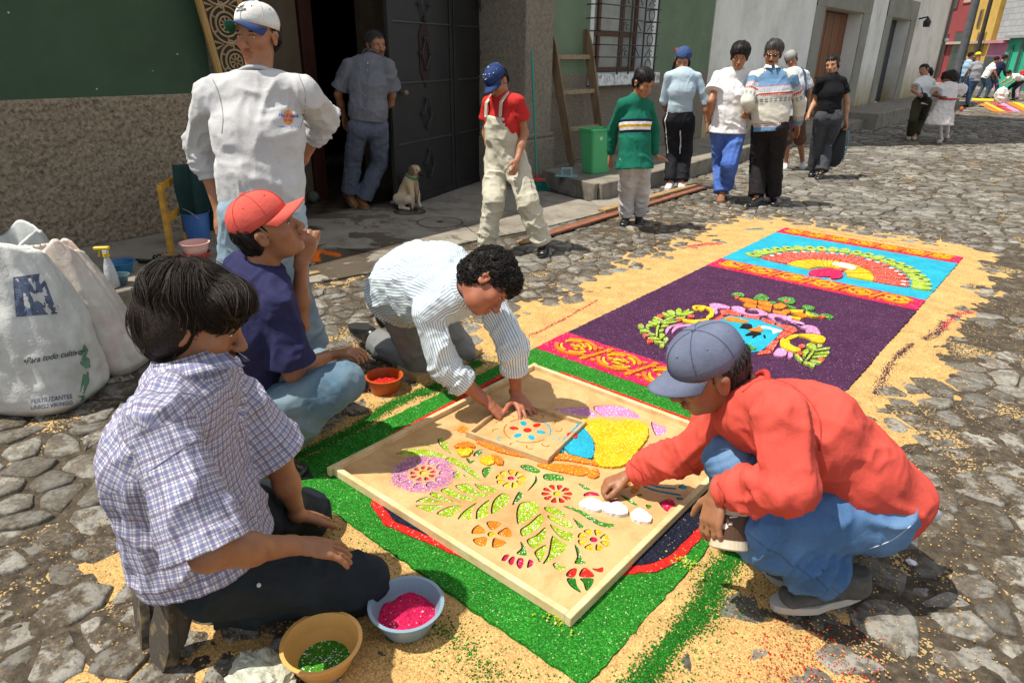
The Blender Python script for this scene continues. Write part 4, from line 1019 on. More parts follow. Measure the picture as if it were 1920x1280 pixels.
for q in ([(1340, 860), (1400, 840), (1440, 870), (1390, 900), (1340, 890)], [(1310, 960), (1370, 950), (1400, 990), (1340, 1000)], [(1630, 1050), (1720, 1050), (1720, 1090), (1650, 1090)], [(1120, 185), (1180, 180), (1180, 210), (1130, 215)], [(385, 120), (440, 120), (430, 150), (390, 145)], [(1660, 415), (1740, 420), (1730, 445), (1670, 440)]): H.px(S_CORAL, z6(q), .010)
for q in ([(230, 600), (290, 580), (330, 640), (300, 660), (240, 640)], [(260, 690), (340, 670), (430, 710), (400, 720), (280, 715)], [(355, 620), (400, 595), (480, 625), (400, 640), (420, 680), (370, 670)], [(400, 550), (430, 540), (540, 580), (520, 610), (440, 590)], [(460, 525), (520, 515), (590, 560), (570, 590), (500, 560)], [(480, 480), (520, 465), (630, 515), (620, 540), (520, 500)], [(620, 410), (680, 405), (745, 450), (710, 475)],
          [(700, 375), (780, 360), (840, 400), (820, 450), (760, 440)], [(850, 370), (900, 330), (940, 370), (940, 440), (870, 445)], [(950, 380), (1000, 370), (1050, 340), (1070, 370), (1010, 390)], [(960, 410), (1110, 380), (1140, 400), (1040, 440), (930, 450)], [(620, 540), (780, 460), (860, 450), (760, 500), (640, 560)], [(620, 580), (720, 540), (870, 545), (820, 570), (660, 590)], [(700, 525), (830, 510), (820, 525), (720, 535)], [(600, 640), (640, 600), (730, 605), (700, 630)],
          [(560, 600), (580, 640), (550, 700), (550, 790), (520, 780), (530, 640)], [(570, 710), (600, 670), (655, 675), (630, 710)], [(390, 740), (440, 735), (510, 760), (480, 775)], [(385, 820), (450, 795), (530, 800), (590, 845), (500, 840)], [(580, 760), (620, 740), (670, 770), (620, 830), (590, 820)], [(640, 830), (700, 800), (730, 840), (690, 870)], [(490, 860), (580, 870), (700, 890), (600, 900), (520, 890)], [(580, 920), (660, 900), (650, 960), (600, 960)], [(840, 490), (1000, 460), (980, 490), (900, 500)]): H.px(S_LIME, z4(q), .010, True, 2)
for q in ([(1280, 1000), (1320, 995), (1380, 1050), (1400, 1100), (1360, 1090), (1300, 1030)], [(1410, 940), (1470, 915), (1490, 960), (1440, 1000), (1400, 970)], [(1450, 860), (1520, 825), (1600, 870), (1600, 930), (1540, 920)], [(1620, 850), (1680, 840), (1690, 880), (1630, 890)], [(1570, 930), (1780, 890), (1800, 915), (1620, 940)], [(1570, 980), (1780, 945), (1790, 985), (1620, 985)], [(1540, 1030), (1740, 1000), (1760, 1030), (1600, 1045)], [(1520, 1070), (1680, 1095), (1660, 1125), (1540, 1100)], [(1440, 1080), (1560, 920), (1570, 960), (1480, 1070)],
          [(1410, 1110), (1460, 1095), (1580, 1130), (1570, 1150), (1480, 1140)], [(1500, 1150), (1580, 1160), (1560, 1185)], [(1400, 1010), (1450, 1000), (1440, 1030)]): H.px(S_LIME, z6(q), .010, True, 2)
H.px(S_ORANGE, z6([(230, 460), (300, 430), (420, 450), (590, 500), (500, 520), (350, 500), (260, 490)]), .010); H.px(S_YELLOW, z6([(100, 540), (180, 510), (300, 550), (280, 590), (150, 570)]), .010)
H.px(S_WHITE, z6([(780, 570), (860, 575), (1090, 640), (1030, 660), (960, 680), (930, 620), (800, 600)]), .010); H.px(S_ORANGE, z6([(590, 620), (720, 590), (740, 560), (770, 590), (800, 640), (740, 650), (620, 640)]), .011)
for q in ([(490, 535), (580, 530), (640, 550), (650, 600), (590, 610), (450, 590), (530, 570)], [(540, 700), (640, 650), (770, 670), (780, 690), (720, 700), (660, 740), (640, 740), (660, 700), (560, 710)], [(810, 700), (840, 700), (850, 745), (825, 740)], [(480, 560), (540, 555), (460, 595)]): H.px(S_BLACK, z6(q), .012, False)
H.px(simple('grey_powder', (.2, .21, .2), .9), z6([(310, 710), (380, 680), (500, 720), (450, 765), (340, 760)]), .010); H.px(S_CORAL, z6([(330, 740), (400, 720), (460, 740), (380, 765)]), .012)
H.px(S_LEAF, z6([(450, 850), (560, 840), (710, 915), (600, 930), (480, 890)]), .010); H.px(S_LIME, z6([(290, 770), (350, 790), (540, 940), (440, 925), (330, 850)]), .010)
H.px(S_LEAF, z6([(60, 575), (150, 575), (130, 595), (70, 590)]), .010)
H.build('coat_of_arms')
# dark panel with red edge under the stencil
nav = [(-1.46, 1.145), (-1.01, 1.145), (-.70, 1.42), (-.675, 1.55), (-.672, 2.1), (-.80, 2.42), (-1.75, 2.42), (-1.96, 2.25), (-1.96, 1.62), (-1.60, 1.20)]
nav = [(-1.93, 1.50), (-1.62, 1.155), (-1.50, 1.12), (-1.06, 1.20), (-.90, 1.27), (-.78, 1.44), (-.70, 1.53), (-.67, 1.62), (-.67, 2.20), (-.85, 2.46), (-1.75, 2.46), (-1.965, 2.28)]
m = MB(); m.prism(ragged(nav, .015, .003, 3), ZC - .01, ZC + .004); m.build('red_edge', S_RED, carpet)
c_ = np.mean(nav, 0); m = MB(); m.prism(ragged([tuple(c_ + (np.array(p) - c_) * (1 - .032 / np.linalg.norm(np.array(p) - c_) * 1.1)) for p in nav], .015, .002, 4), ZC - .01, ZC + .0065); m.build('navy_panel', S_NAVY, carpet)
for c0, rr_ in ((G(1045, 1160, ZC), .04), (G(1285, 1055, ZC), .045)):
    r = random.Random(4); m = MB()
    for k in range(90):
        a = r.uniform(0, 6.28); q = abs(r.gauss(0, .5)) * rr_; p = c0 + np.array([q * math.cos(a) * 1.3, q * math.sin(a), .004 + r.uniform(-.002, .004)]); m.ball(p, r.uniform(.002, .005), 5, 3)
    m.build('lime_spill', S_LIME, carpet)['kind'] = 'stuff'

# ================================================================== STENCIL BOARD
bd = thing('stencil_board', 'large framed hardboard stencil with flower cut-outs filled with coloured sawdust', 'stencil', (-1.33, 1.78, ZC))
BX0, BX1, BY0, BY1 = -1.885, -.772, 1.176, 2.388; BT = .070; FW = .021
def m_pine():
    b = NB('pine_strip'); co = b.coord('Object', (1, 1, 1)); n = b.noise(co, 14, 4, .6); c = b.ramp(n, 0, [(.3, (.52, .36, .17)), (.5, (.64, .48, .25)), (.7, (.72, .57, .33))])
    return b.done(c, .6, b.bump(b.noise(co, 90, 3, .6), 0, .3, .002), .3)
M_PINE = m_pine()
def slat(a, b_, w_=FW, z0=.0355, z1=BT, par=bd): m = MB(); m.beam((a[0], a[1], (z0 + z1) / 2), (b_[0], b_[1], (z0 + z1) / 2), ZZ, w_, z1 - z0, .002); return m.build('frame_strip', M_PINE, par)
h_ = FW / 2
slat((BX0 + h_, BY0 - .012), (BX0 + h_, BY1 + .008)); slat((BX1 - h_, BY0), (BX1 - h_, BY1 + .01))
slat((BX0 + FW, BY0 + h_ + .002), (BX1 - FW, BY0 + h_ + .002)); slat((BX0 + FW, BY1 - h_), (BX1 - FW, BY1 - h_))
def m_board():
    b = NB('hardboard'); co = b.coord('Object'); c = b.ramp(b.noise(co, 5, 5, .7, .5), 0, [(.28, (.46, .26, .10)), (.52, (.57, .355, .155)), (.75, (.64, .42, .20))])
    sm = b.ramp(b.noise(co, 2.4, 6, .75, 1.2), 0, [(.46, (1, 1, 1)), (.62, (.80, .74, .66))]); c = b.mix(1.0, (c, 0), (sm, 0), 'MULTIPLY'); return b.done(c, .55, b.bump(b.noise(co, 200, 2, .5), 0, .15, .001), .3)
M_BOARD = m_board()
BZ = .0465                               # top of the sheet
def sheet_with_holes(name, outer, holes, z, th, mat, parent):
    cu = bpy.data.curves.new(name, 'CURVE'); cu.dimensions = '2D'; cu.fill_mode = 'BOTH'; cu.extrude = th / 2
    base = LOC[parent]
    for P in [outer] + holes:
        sp = cu.splines.new('POLY'); sp.points.add(len(P) - 1); sp.use_cyclic_u = True
        sp.points.foreach_set('co', [v for p in P for v in (p[0] - base[0], p[1] - base[1], 0, 1)])
    co = bpy.data.objects.new(name + '_tmp', cu); COL.objects.link(co)
    dg = bpy.context.evaluated_depsgraph_get(); me = bpy.data.meshes.new_from_object(co.evaluated_get(dg)); bpy.data.objects.remove(co)
    me.name = name; me.materials.clear(); me.materials.append(mat); o = bpy.data.objects.new(name, me); link(o, parent); o.location = (0, 0, z - th / 2 - base[2]); LOC[o] = base; return o
HOLES = []; FILL = {}; DUST = Heap(BZ + .0005, bd)
def inside(p, Q):
    c = False; j = len(Q) - 1
    if abs(Q[0][0] - p[0]) > .3 or abs(Q[0][1] - p[1]) > .3: return False
    for i in range(len(Q)):
        if (Q[i][1] > p[1]) != (Q[j][1] > p[1]) and p[0] < (Q[j][0] - Q[i][0]) * (p[1] - Q[i][1]) / (Q[j][1] - Q[i][1]) + Q[i][0]: c = not c
        j = i
    return c
def cut(mat, P, shift=(-.0045, -.0035), fill=True, closed=True):
    P = [np.array(p[:2], float) for p in P]
    for Hq in HOLES:
        if any(inside(p, Hq) for p in P[::2]) or any(inside(p, P) for p in Hq[::2]): return
    HOLES.append(P)
    if fill is not None:
        c = np.mean(P, 0); Q = [p + np.array(shift) * -1 for p in P] if fill else None
        if Q: FILL.setdefault(mat.name, (mat, []))[1].append(Q)
def bp_(L, k=3, sm=True):
    P = [G(a, b_, BZ)[:2] for a, b_ in L]; return smoothpoly(P, k) if sm else P
def za(L): return [(700 + a / 6.4, 800 + b_ / 6.4) for a, b_ in L]
def zb(L): return [(920 + a / 4.2667, 820 + b_ / 4.2667) for a, b_ in L]
def petals(mat, cpx, n, r0, r1, w_, a0=0, arc=2 * math.pi, shape='drop', skip=()):
    c = G(cpx[0], cpx[1], BZ)[:2]
    for i in range(n):
        if i in skip: continue
        a = a0 + arc * i / n; d = np.array([math.cos(a), math.sin(a)]); t = np.array([-d[1], d[0]])
        if shape == 'drop': P = [c + d * r0, c + d * (r0 + (r1 - r0) * .5) + t * w_ * .42, c + d * (r0 + (r1 - r0) * .85) + t * w_ * .5, c + d * r1, c + d * (r0 + (r1 - r0) * .85) - t * w_ * .5, c + d * (r0 + (r1 - r0) * .5) - t * w_ * .42]
        else: P = [c + d * r0 + t * w_ * .3, c + d * (r1 - .004) + t * w_ * .5, c + d * r1 + t * w_ * .2, c + d * (r1 - .004), c + d * r1 - t * w_ * .2, c + d * (r1 - .004) - t * w_ * .5, c + d * r0 - t * w_ * .3]
        cut(mat, smoothpoly(P, 3))
def disc(mat, cpx, r): c = G(cpx[0], cpx[1], BZ)[:2]; cut(mat, [c + r * np.array([math.cos(t), math.sin(t)]) for t in np.linspace(0, 2 * math.pi, 15)[:-1]])
# pink wheel flower, left
petals(S_LILAC, (793, 887), 11, .062, .094, .040, .2, shape='box'); petals(S_RED, (793, 887), 9, .024, .048, .018, .3); disc(S_YELLOW, (793, 886), .013)
petals(S_YELLOW, (958, 897), 9, .022, .058, .026, .15); disc(S_PINK, (958, 896), .013)
petals(S_RED, (1044, 925), 10, .022, .056, .020, .1); disc(S_YELLOW, (1044, 925), .013)
petals(S_ORANGE, (921, 1001), 5, .020, .068, .048, .9); disc(S_YELLOW, (921, 1001), .013)
petals(S_YELLOW, (1113, 1011), 8, .022, .054, .028, .25); disc(S_PINK, (1113, 1011), .013)
for P in ([(270, 328), (340, 290), (400, 268), (540, 262), (650, 275), (760, 300), (850, 335), (865, 375), (760, 370), (600, 345), (440, 350), (400, 335)], [(480, 205), (580, 200), (700, 230), (790, 270), (690, 240), (580, 212)], [(770, 150), (800, 130), (840, 135), (860, 180), (900, 190), (900, 260), (940, 325), (850, 270), (790, 210)],
          [(910, 360), (960, 370), (1060, 420), (1180, 500), (1280, 620), (1270, 640), (1150, 560), (1110, 530), (1020, 470), (860, 400)], [(950, 545), (1030, 530), (1040, 580), (1010, 620), (960, 600)], [(1075, 575), (1130, 585), (1185, 625), (1120, 610)],
          [(1210, 680), (1260, 690), (1390, 710), (1500, 765), (1400, 790), (1270, 750)], [(980, 710), (1060, 685), (1150, 680), (1220, 760), (1400, 820), (1270, 830), (1100, 790)], [(805, 755), (900, 725), (960, 760), (1090, 820), (1260, 865), (1190, 885), (1000, 860), (860, 800)], [(670, 800), (760, 782), (850, 840), (960, 890), (1060, 905), (880, 900), (740, 850)],
          [(505, 900), (570, 855), (660, 838), (740, 870), (830, 910), (700, 912), (580, 900)], [(515, 938), (830, 940), (760, 985), (690, 1020), (570, 975)], [(755, 1035), (900, 955), (1070, 942), (1000, 1000), (940, 1080), (850, 1070)], [(1010, 1105), (1080, 1010), (1240, 905), (1180, 1000), (1170, 1110), (1090, 1090)], [(1230, 1060), (1250, 980), (1390, 870), (1370, 1000), (1380, 1050), (1280, 1100), (1230, 1100)], [(1410, 990), (1440, 880), (1540, 795), (1620, 820), (1630, 880), (1560, 960), (1430, 1045)]):
    cut(S_LIME, bp_(za(P)))
for P in ([(1300, 540), (1330, 490), (1420, 478), (1400, 530), (1340, 610)], [(1200, 350), (1220, 300), (1300, 270), (1300, 320), (1240, 345)], [(1110, 375), (1150, 380), (1165, 410), (1220, 395), (1160, 445)]): cut(S_LEAF, bp_(za(P)))
for P in ([(210, 570), (240, 520), (340, 510), (385, 550), (350, 620), (230, 695), (205, 640)], [(235, 735), (300, 690), (400, 605), (420, 660), (390, 720), (330, 760), (255, 790)], [(285, 820), (360, 780), (435, 715), (440, 780), (400, 850), (340, 885)], [(350, 910), (440, 855), (435, 920), (395, 995), (370, 960)], [(415, 1010), (460, 930), (490, 785), (560, 830), (615, 862), (560, 930), (480, 980)],
          [(430, 555), (520, 560), (605, 620), (560, 630), (450, 590)], [(455, 620), (560, 650), (640, 670), (655, 725), (560, 700), (480, 660)], [(475, 690), (560, 735), (655, 765), (650, 830), (560, 800), (500, 740)], ): cut(S_LIME, bp_(zb(P)))
for P in ([(235, 225), (310, 218), (395, 262), (370, 285), (280, 262)], [(420, 300), (460, 288), (560, 298), (588, 340), (500, 345), (430, 335)], [(580, 550), (650, 555), (760, 600), (880, 670), (1000, 695), (940, 720), (840, 690), (700, 600)], [(700, 365), (750, 380), (800, 415), (750, 412)], [(655, 640), (700, 670), (745, 710), (710, 722), (680, 680)], [(1030, 455), (1100, 480), (1180, 540), (1130, 530)], [(1160, 455), (1210, 450), (1200, 470)],
          [(670, 855), (700, 880), (730, 970), (760, 1005), (670, 1005), (690, 950)], [(235, 830), (260, 850), (290, 940), (205, 925), (245, 880)], [(220, 435), (255, 450), (240, 490), (170, 540)], [(290, 430), (350, 350), (360, 300), (375, 345), (330, 400)], [(1240, 535), (1290, 545), (1260, 570)]): cut(S_LEAF, bp_(zb(P)))
for P in ([(85, 975), (110, 938), (150, 935), (120, 985), (95, 985)], [(140, 985), (170, 950), (195, 955), (180, 1010), (155, 1015)], [(205, 1010), (220, 965), (260, 965), (262, 1010), (235, 1050)], [(290, 1040), (305, 975), (340, 985), (335, 1020)], [(745, 450), (790, 432), (850, 440), (872, 468), (800, 460), (750, 470)], [(948, 510), (980, 488), (1030, 500), (1000, 515)], [(1350, 530), (1385, 500), (1445, 490), (1480, 545), (1440, 560), (1410, 592)]): cut(S_PINK, bp_(zb(P)))
cut(S_LIME, bp_(zb([(495, 1010), (530, 998), (560, 1030), (615, 1030), (570, 1060), (520, 1050)])))
for P in ([(605, 1085), (640, 1050), (690, 1045), (672, 1110), (610, 1110)], [(712, 1110), (720, 1060), (760, 1038), (820, 1085), (818, 1115)]): cut(S_RED, bp_(zb(P)))
for P in ([(608, 1125), (675, 1122), (690, 1180), (725, 1240), (640, 1190)], [(715, 1125), (820, 1125), (810, 1180), (765, 1225), (740, 1160)]): cut(S_GREEN, bp_(zb(P)))
cut(S_RED, bp_(zb([(810, 1045), (860, 1045), (900, 1035), (895, 1075), (850, 1070)])))
cut(S_BLUE2, ribbon(smoothpoly([G(*q, BZ)[:2] for q in zb([(1250, 362), (1350, 395), (1480, 408)])], 5, False), .012)); cut(S_BLUE2, ribbon(smoothpoly([G(*q, BZ)[:2] for q in zb([(1225, 388), (1330, 425), (1520, 460)])], 5, False), .012))
cut(S_BLUE2, bp_(zb([(1500, 395), (1540, 370), (1572, 400), (1540, 412)]))); cut(S_BLUE2, bp_(zb([(1485, 480), (1530, 478), (1540, 495), (1500, 498)])))
# dome of the basket: lilac arcs with dark edges
def zc(L): return [(860 + a / 4.8, 730 + b_ / 4.8) for a, b_ in L]
cut(S_LILAC, bp_(zc([(860, 175), (1000, 165), (1140, 158), (1200, 190), (1255, 240), (1100, 232), (1000, 215), (930, 200)])))
cut(S_LILAC, bp_(zc([(1210, 155), (1350, 140), (1480, 155), (1570, 195), (1630, 255), (1420, 240), (1280, 235)])))
cut(S_LILAC, bp_(zc([(1730, 290), (1800, 320), (1870, 345), (1850, 400), (1770, 410)])))
sheet_with_holes('hardboard_sheet', [(BX0 + FW, BY0 + FW), (BX1 - FW, BY0 + FW), (BX1 - FW, BY1 - FW), (BX0 + FW, BY1 - FW)], HOLES, BZ, .0045, M_BOARD, bd)
m = MB(); m.box(BX0 + FW + .001, BX1 - FW - .001, BY0 + FW + .001, BY1 - FW - .001, ZC + .0068, ZC + .0072); m.build('gap_shade_sheet', simple('painted_gap_shade', (.02, .014, .010), .9), bd)  # near-black sheet: shade inside the cut-outs put into its colour
for mt, L in FILL.values():
    for Q in L: m = MB(); m.prism([tuple(q) for q in Q], ZC + .0072, BZ - .0012); m.build('sawdust_fill', mt, bd)
# heaps lying on the sheet
DUST.px(S_YELLOW, zc([(1110, 265), (1200, 280), (1290, 262), (1400, 290), (1500, 270), (1600, 285), (1690, 320), (1700, 420), (1600, 560), (1480, 680), (1290, 690), (1215, 620), (1240, 520), (1190, 420), (1130, 340)]), .009)
DUST.px(S_BLUE, zc([(1050, 340), (1090, 310), (1150, 380), (1210, 470), (1210, 600), (1160, 620), (1060, 600), (980, 560), (930, 470)]), .007); DUST.px(S_BLUE, zc([(870, 545), (910, 505), (940, 560)]), .006)
DUST.px(S_RED, zc([(980, 400), (1020, 390), (1068, 405), (1060, 440), (990, 430)]), .011)
DUST.px(S_ORANGE, zc([(170, 460), (400, 500), (700, 600), (640, 612), (400, 570), (210, 500)]), .004); DUST.px(S_ORANGE, zc([(800, 580), (1000, 590), (1300, 670), (1280, 690), (1000, 640), (820, 625)]), .004)
DUST.px(S_ORANGE, zc([(720, 665), (900, 668), (1160, 700), (1130, 770), (900, 735), (730, 690)]), .005); DUST.px(S_ORANGE, zc([(1160, 775), (1210, 715), (1260, 720), (1245, 790)]), .005)
DUST.px(S_ORANGE, zc([(1420, 840), (1500, 800), (1550, 830), (1500, 880), (1430, 870)]), .003); DUST.px(S_ORANGE, zc([(1550, 910), (1590, 840), (1630, 850), (1600, 915)]), .003)
DUST.px(S_ORANGE, zc([(0, 335), (60, 330), (100, 380), (0, 375)]), .002)
for P in ([(710, 525), (790, 480), (880, 510), (900, 560), (840, 582), (760, 560)], [(930, 600), (960, 540), (1020, 515), (1100, 580), (1060, 620)], [(1120, 610), (1180, 560), (1240, 590), (1290, 650), (1240, 675), (1150, 655)], [(890, 530), (950, 520), (960, 590), (900, 580)]): DUST.px(S_WHITE, zb(P), .010)
DUST.px(S_ORANGE, za([(970, 230), (1040, 185), (1160, 180), (1220, 230), (1160, 245), (1020, 245)]), .006); DUST.px(S_YELLOW, za([(1000, 280), (1080, 262), (1190, 270), (1140, 340), (1060, 350)]), .006)
DUST.px(S_YELLOW, za([(1280, 390), (1340, 345), (1420, 350), (1450, 410), (1400, 450), (1310, 430)]), .006); DUST.px(S_ORANGE, za([(1420, 340), (1500, 350), (1560, 410), (1530, 455), (1460, 420)]), .006)
DUST.build('loose_heap')
# pink dust drifted round the wheel flower
r = np.random.default_rng(3); c0 = G(793, 887, BZ); n = 2600; rad = .108 + r.normal(0, .014, n); ang = r.uniform(0, 6.28, n)
V = []; Fs = []
def dustfield(name, pts, mat, parent, s0=.001, s1=.0028):
    k = len(pts); s = r.uniform(s0, s1, k); V = np.zeros((k, 4, 3)); base = np.array([[1, 0, 0], [-.5, .8, 0], [-.5, -.8, 0], [0, 0, .6]]); a = r.uniform(0, 6.28, k)
    for i in range(4):
        bx, by, bz = base[i]; V[:, i, 0] = pts[:, 0] + s * (bx * np.cos(a) - by * np.sin(a)); V[:, i, 1] = pts[:, 1] + s * (bx * np.sin(a) + by * np.cos(a)); V[:, i, 2] = pts[:, 2] + s * bz
    mk(name, V.reshape(-1, 3), (np.arange(k)[:, None, None] * 4 + np.array([[0, 1, 3], [1, 2, 3], [2, 0, 3]])).reshape(-1, 3), mat, parent)['kind'] = 'stuff'
rr_ = np.where(r.random(n) < .75, .104 + r.normal(0, .010, n), .075 + r.normal(0, .02, n))
dustfield('pink_dust', np.stack([c0[0] + rr_ * np.cos(ang), c0[1] + rr_ * np.sin(ang), np.full(n, BZ + .0003)], 1), S_LILAC, bd, .002, .0038)
n = 3200; dustfield('sawdust_dust', np.stack([r.uniform(BX0 + .05, BX1 - .05, n), r.uniform(BY0 + .05, BY1 - .05, n), np.full(n, BZ + .0003)], 1), S_BASE, bd, .0008, .002)
# ---- small frame on top
sb = thing('small_stencil_frame', 'small framed hardboard stencil with a round rosette lying on the large board', 'stencil', tuple(G(985, 800, BZ)))
c4 = [G(880, 814, BZ + .02), G(1027, 861, BZ + .02), G(1085, 786, BZ + .02), G(943, 747, BZ + .02)]
c4[0] = np.array([-1.672, 1.690, 0]); c4[1] = np.array([-1.300, 1.748, 0]); ux = c4[1] - c4[0]; ul = np.linalg.norm(ux); ux /= ul; uy = np.array([-ux[1], ux[0], 0]); uh = .345
def sp_(u, v, z): return c4[0] + ux * u + uy * v + ZZ * z
zb0, zb1 = BZ + .001, BZ + .026
def slat2(a, b_): m = MB(); m.beam(sp_(a[0], a[1], (zb0 + zb1) / 2), sp_(b_[0], b_[1], (zb0 + zb1) / 2), ZZ, .013, zb1 - zb0, .0015); m.build('frame_strip', simple('worn_strip', (.50, .33, .16), .6, .3, 20), sb)
slat2((-.004, .0065), (ul + .004, .0065)); slat2((0, uh - .0065), (ul, uh - .0065)); slat2((.0065, .0135), (.0065, uh - .0135)); slat2((ul - .0065, .0135), (ul - .0065, uh - .0135))
hs = []; fl = {}
uc, vc = ul * .50, uh * .50
def P2(u, v): return tuple(sp_(u, v, 0)[:2])
def hole(mat, L): 
    hs.append([np.array(p) for p in L]); fl.setdefault(mat.name, (mat, []))[1].append(L)
for i in range(6):
    a = i * math.pi / 3 + .3; cx_, cy_ = uc + .058 * math.cos(a), vc + .058 * math.sin(a)
    hole(S_BLUE if i in (0, 2, 4, 5) else S_RED, [P2(cx_ + .020 * math.cos(a) * math.cos(t) - .014 * math.sin(a) * math.sin(t), cy_ + .020 * math.sin(a) * math.cos(t) + .014 * math.cos(a) * math.sin(t)) for t in np.linspace(0, 6.283, 13)[:-1]])
hole(S_RED, [P2(uc + .018 * math.cos(t), vc + .018 * math.sin(t)) for t in np.linspace(0, 6.283, 13)[:-1]])
for a0 in (0.1, 1.65, 3.2, 4.75):
    hole(S_BLUE if a0 < 1 else S_ORANGE, [P2(uc + .100 * math.cos(t), vc + .100 * math.sin(t)) for t in np.linspace(a0, a0 + 1.3, 10)] + [P2(uc + .094 * math.cos(t), vc + .094 * math.sin(t)) for t in np.linspace(a0 + 1.3, a0, 10)])
for i in range(12):
    a = i * math.pi / 6 + .1; cx_, cy_ = uc + .128 * math.cos(a), vc + .128 * math.sin(a); L1 = [(cx_ + .019 * math.cos(a + t), cy_ + .019 * math.sin(a + t)) for t in np.linspace(-2.3, .5, 7)]; L2 = [(cx_ + .013 * math.cos(a + t) + .002 * math.cos(a), cy_ + .013 * math.sin(a + t)) for t in np.linspace(.5, -2.3, 7)]
    hole(S_BLUE if i % 4 == 0 else S_ORANGE, [P2(*p) for p in L1 + L2])
sheet_with_holes('hardboard_sheet', [P2(.013, .013), P2(ul - .013, .013), P2(ul - .013, uh - .013), P2(.013, uh - .013)], hs, BZ + .0075, .0035, M_BOARD, sb)
for mt, L in fl.values():
    for Q in L: m = MB(); m.prism(Q, BZ + .0008, BZ + (.008 if mt in (S_RED, S_BLUE) else .0045)); m.build('sawdust_fill', mt, sb)
m = MB(); m.prism([P2(.014, .014), P2(ul - .014, .014), P2(ul - .014, uh - .014), P2(.014, uh - .014)], BZ + .0004, BZ + .0008); m.build('gap_shade_sheet', MATS['painted_gap_shade'], sb)  # same painted shade below the cut-outs of the small stencil
